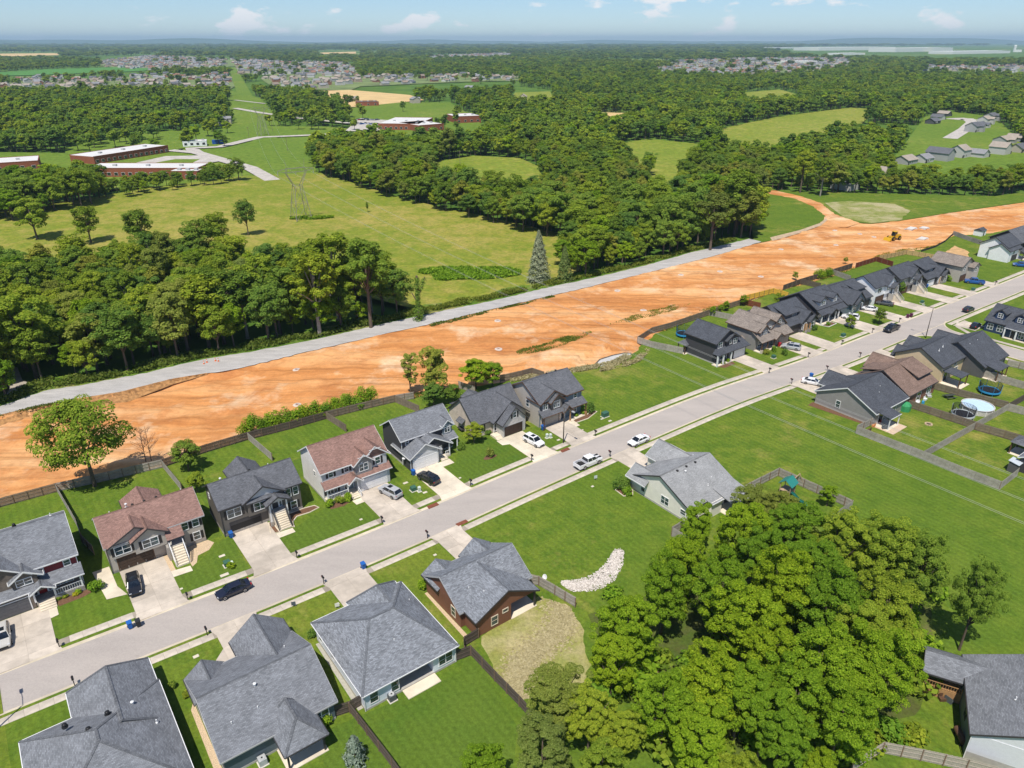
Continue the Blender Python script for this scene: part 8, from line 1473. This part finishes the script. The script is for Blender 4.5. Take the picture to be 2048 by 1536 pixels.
MB().add([(-3.2, -1.1, .9), (0, -1.1, .9), (0, 1.1, .9), (-3.2, 1.1, .9), (-3.1, -1.0, 2.1), (0, -1.0, 2.3), (0, 1.0, 2.3), (-3.1, 1.0, 2.1)], [(0, 3, 2, 1), (4, 5, 6, 7), (0, 1, 5, 4), (1, 2, 6, 5), (2, 3, 7, 6), (3, 0, 4, 7)]).build('engine_housing', YEL, e); MB().box(0, 1.9, -.8, .8, .8, 1.4).build('front_frame', YEL, e)
cb = MB().add([(-.9, -.8, 2.2), (.7, -.8, 1.9), (.7, .8, 1.9), (-.9, .8, 2.2), (-.8, -.75, 3.3), (.4, -.75, 3.3), (.4, .75, 3.3), (-.8, .75, 3.3)], [(0, 3, 2, 1), (4, 5, 6, 7), (0, 1, 5, 4), (1, 2, 6, 5), (2, 3, 7, 6), (3, 0, 4, 7)]).build('cab', CGL, e); MB().box(-.95, .6, -.9, .9, 3.3, 3.45).build('cab_roof', YEL, cb)
for sg in (-1, 1): MB().bar((1.0, sg * .7, 1.6), (3.2, sg * .7, .8), .25, .35).build('lift_arm', YEL, e)
MB().add([(3.0, -1.5, .15), (4.2, -1.5, .1), (4.2, 1.5, .1), (3.0, 1.5, .15), (3.1, -1.5, 1.3), (3.5, -1.5, 1.25), (3.5, 1.5, 1.25), (3.1, 1.5, 1.3)], [(0, 3, 2, 1), (4, 5, 6, 7), (0, 1, 5, 4), (1, 2, 6, 5), (2, 3, 7, 6), (3, 0, 4, 7)]).build('bucket', YEL, e)
for a in (-2.1, 1.4):
    for sg in (-1, 1): w = MB().lathe([(.4, -.28), (.75, -.28), (.8, -.2), (.8, .2), (.75, .28), (.4, .28)], 18).build('wheel', RUB, e, (a, sg * 1.25, .8)); w.rotation_euler = (math.pi / 2, 0, 0); MB().lathe([(.02, -.25), (.42, -.3), (.42, .3), (.02, .25)], 12).build('rim', YEL, w)
ORG = plain('cone_orange', (.75, .16, .03), .6)
for i, (px, py, lab) in enumerate([(408, 728, 'leftmost orange cone beside the gravel road'), (414, 725, 'second orange cone beside the gravel road'), (431, 722, 'third orange cone beside the gravel road'), (437, 723, 'rightmost orange cone beside the gravel road')]):
    x, y = W(px, py); e = thing('traffic_cone', lab, 'cone', (x, y, -.02), 0, 'cones by the gravel road'); MB().box(-.25, .25, -.25, .25, 0, .05).build('base', ORG, e); MB().lathe([(.2, .05), (.05, .95)], 12).build('cone', ORG, e); MB().lathe([(.14, .45), (.11, .65)], 12).build('band', TRIM, e)
def weeds(name, label, poly, n, size, mat, seed, z=0.0, tall=.5, on_dirt=False, aspect=.35):
    """upright blades scattered in ragged patches"""
    rng = np.random.default_rng(seed); Q = np.array([toSN(*p) for p in poly]); lo_, hi_ = Q.min(0), Q.max(0); C_ = []
    while len(C_) < n:
        U = rng.uniform(lo_, hi_, (n * 3, 2)); ins = np.zeros(len(U), bool); j = len(Q) - 1
        for i in range(len(Q)):
            if Q[i][1] != Q[j][1]: ins ^= ((Q[i][1] > U[:, 1]) != (Q[j][1] > U[:, 1])) & (U[:, 0] < (Q[j][0] - Q[i][0]) * (U[:, 1] - Q[i][1]) / (Q[j][1] - Q[i][1]) + Q[i][0])
            j = i
        for s_, n_ in U[ins]:
            x, y = S(s_, n_); g = math.sin(x * .9 + seed) + math.sin(y * 1.1 - x * .4) + math.sin(x * .31 + y * .37)
            if g > (-.1 if on_dirt else -.9) + rng.normal() * .9 and len(C_) < n: C_.append((x, y, (dirt_z(x, y) if on_dirt else z) + rng.uniform(.0, tall)))
    C_ = np.array(C_); N_ = rng.normal(size=(n, 3)); N_[:, 2] = np.abs(N_[:, 2]) * .7 + .2; o = inst(name, quads(name, C_, N_, size, LF[mat], rng, aspect)); return tag(o, label, None, None, 'stuff')
weeds('weeds', 'green weeds on the spoil heap', wgt(1110, 690, 9, 4.5, 4), 3000, .42, 'weed', 1, on_dirt=True, tall=.35); weeds('weeds', 'green weeds in the upper middle clay', wgt(1300, 627, 15, 1.8, 5), 1300, .42, 'weed', 2, on_dirt=True, tall=.3)
weeds('weeds', 'weed patches along the gravel road edge', between([toSN(*W(880, 660))[0] + i * 1.0 for i in range(45)], lambda s: interp(DUP, s) - 1.2, lambda s: interp(DUP, s) + .4), 2200, .5, 'weed', 3, on_dirt=True, tall=.4); weeds('weeds', 'weed patches along the gravel road left', between([-22 + i * 1.0 for i in range(32)], lambda s: interp(DUP, s) - .6, lambda s: interp(DUP, s) + .5), 1200, .45, 'weed', 13, z=0, tall=.4)
weeds('dry_grass', 'dry grass bank between the clay and the empty lot', between([92 + i * 1.0 for i in range(34)], lambda s: interp(DLOW, s) - 1.0, lambda s: interp(DLOW, s) + 1.4), 5200, .5, 'straw', 4, z=0, tall=.5); weeds('dry_grass', 'dry grass berm beside the washout basin', P_((1268, 722), (1290, 700), (1300, 702), (1282, 722), (1250, 735), (1200, 744), (1200, 738)), 2400, .5, 'straw', 6, z=0, tall=.6)
weeds('weeds', 'rough grass along the far back fences', between([140 + i * 1.5 for i in range(110)], lambda s: interp(DLOW, s) - .6, lambda s: interp(DLOW, s) + 2.6 + 1.6 * math.sin(s * .12)), 5500, .5, 'weed', 7, on_dirt=True, tall=.3); weeds('weeds', 'weeds in the clay near the hedge', between([40 + i * .8 for i in range(48)], lambda s: interp(DLOW, s) - .3, lambda s: interp(DLOW, s) + 1.6 + .8 * math.sin(s * .3)), 2200, .45, 'weed', 8, on_dirt=True, tall=.35)
weeds('scrub', 'tall rough scrub along the meadow edge of the gravel road', between([86 + i * 1.0 for i in range(52)], lambda s: gup(s) + 1.0, lambda s: gup(s) + 4.5 + math.sin(s * .4)), 6000, .7, 'weed', 9, z=0, tall=1.0); weeds('scrub', 'round patch of dark green scrub in the meadow', wgt(940, 547, 15, 8.5, 7, .1, .2), 13000, .8, 'shrub', 10, z=-.1, tall=.9, aspect=.6); weeds('scrub', 'brush around the pylon feet', wgt(625, 437, 7, 2.5, 8, .1), 1800, .8, 'shrub', 11, z=-.1, tall=1.2, aspect=.6)
weeds('scrub', 'green brambles along the foot of the left wood', between([-80 + i * 1.5 for i in range(122)], lambda s: gup(s) + .6, lambda s: gup(s) + 5.0 + 1.5 * math.sin(s * .25)), 15000, .7, 'weed', 12, z=0, tall=1.1, aspect=.5)
weeds('scrub', 'green brambles along the foot of the right wood', between([140 + i * 1.5 for i in range(70)], lambda s: gup(s) + .8, lambda s: gup(s) + 4.0 + 1.2 * math.sin(s * .3)), 7000, .7, 'weed', 14, z=0, tall=1.0, aspect=.5)
# clay track to the right wood, muddy apron and pale worn grass beside it
sheet('clay_track', smooth_line(P_((1640, 450), (1650, 432), (1625, 412), (1585, 396), (1540, 388), (1532, 384), (1548, 380), (1600, 392), (1640, 405), (1670, 428), (1720, 446), (1690, 455)), 2, .5, 3), -.02, DIRT)
sheet('worn_grass', smooth_line(P_((1650, 405), (1700, 402), (1790, 408), (1820, 422), (1800, 440), (1740, 446), (1690, 436)), 2.5, .5, 4), -.01, grass_mat('thin_dry_grass', (.24, .26, .07), (.36, .33, .14), (.20, .24, .05), (.46, .40, .24), .5)); sheet('silt_fence_line', P_((1540, 475), (1600, 460), (1640, 446), (1652, 436), (1655, 440), (1642, 451), (1600, 466), (1545, 482)), .02, plain('wheel_worn_straw', (.48, .36, .24), .95, .2, .6))
o = ribbon('silt_fence', P_((1842, 504), (1870, 495), (1890, 484), (1905, 470)), .08, -.2, plain('black_fabric', (.04, .04, .04), .9), 1.0); tag(o, 'black silt fence on the grassy bank below the clay', 'silt fence')
sheet('bare_bank', smooth_line(P_((1885, 510), (1910, 492), (1940, 505), (1930, 525), (1900, 518)), 2, .6, 7), .02, plain('bare_clay', (.55, .34, .16), .95, .25, .6))

# loose straw strewn along the worn yard, yellower lots
rng = np.random.default_rng(77); path = [W(*p) for p in [(1118, 1196), (1128, 1250), (1090, 1285), (1045, 1325), (1025, 1385), (1035, 1420)]]; k = rng.uniform(0, len(path) - 1.001, 5500); j = k.astype(int); f = (k - j)[:, None]; Pa = np.array(path); C_ = Pa[j] * (1 - f) + Pa[j + 1] * f + rng.normal(size=(5500, 2)) * 1.15; C_ = np.array([p for p in C_ if inpoly(p[0], p[1], worn)])
o = inst('straw', quads('straw', np.column_stack([C_, rng.uniform(.03, .08, len(C_))]), rng.normal(size=(len(C_), 3)) * .15 + np.array([0, 0, 1]), .42, LF['straw'], rng, .5)); tag(o, 'pale straw strewn over the worn yard behind the rust brown house', None, None, 'stuff')
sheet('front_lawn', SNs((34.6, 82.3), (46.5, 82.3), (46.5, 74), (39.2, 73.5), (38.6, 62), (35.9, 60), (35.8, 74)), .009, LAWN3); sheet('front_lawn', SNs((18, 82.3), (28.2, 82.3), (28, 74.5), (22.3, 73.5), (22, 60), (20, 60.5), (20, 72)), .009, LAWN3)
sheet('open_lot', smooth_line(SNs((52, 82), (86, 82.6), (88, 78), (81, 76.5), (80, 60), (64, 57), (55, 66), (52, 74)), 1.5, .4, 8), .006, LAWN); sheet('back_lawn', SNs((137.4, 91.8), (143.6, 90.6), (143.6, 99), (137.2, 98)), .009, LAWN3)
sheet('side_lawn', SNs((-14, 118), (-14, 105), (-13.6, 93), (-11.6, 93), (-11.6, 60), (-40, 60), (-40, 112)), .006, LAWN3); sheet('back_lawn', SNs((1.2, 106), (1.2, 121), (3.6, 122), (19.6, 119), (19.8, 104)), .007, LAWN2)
sheet('bare_soil', blob(*W(1290, 1332), 3.2, 2.2, 30, 5, .25, .4), .03, plain('reddish_leaf_litter', (.42, .27, .19), .95, .3, 1.2))
# ------------------------------------------------------------------ summer haze
hm = bpy.data.materials.new('summer_haze'); hm.use_nodes = True; hn = hm.node_tree; hn.nodes.clear()
ho = hn.nodes.new('ShaderNodeOutputMaterial'); hv = hn.nodes.new('ShaderNodeVolumePrincipled'); hv.inputs['Color'].default_value = (.58, .82, 1.0, 1); hv.inputs['Density'].default_value = 6.0e-5; hv.inputs['Anisotropy'].default_value = 0.0
hn.links.new(hv.outputs[0], ho.inputs['Volume'])
o = MB().box(-41000, 41000, -3100, 41000, -3.0, 260).build('haze', hm, uv=False); o['kind'] = 'stuff'; o['label'] = 'thin summer haze over the whole landscape'
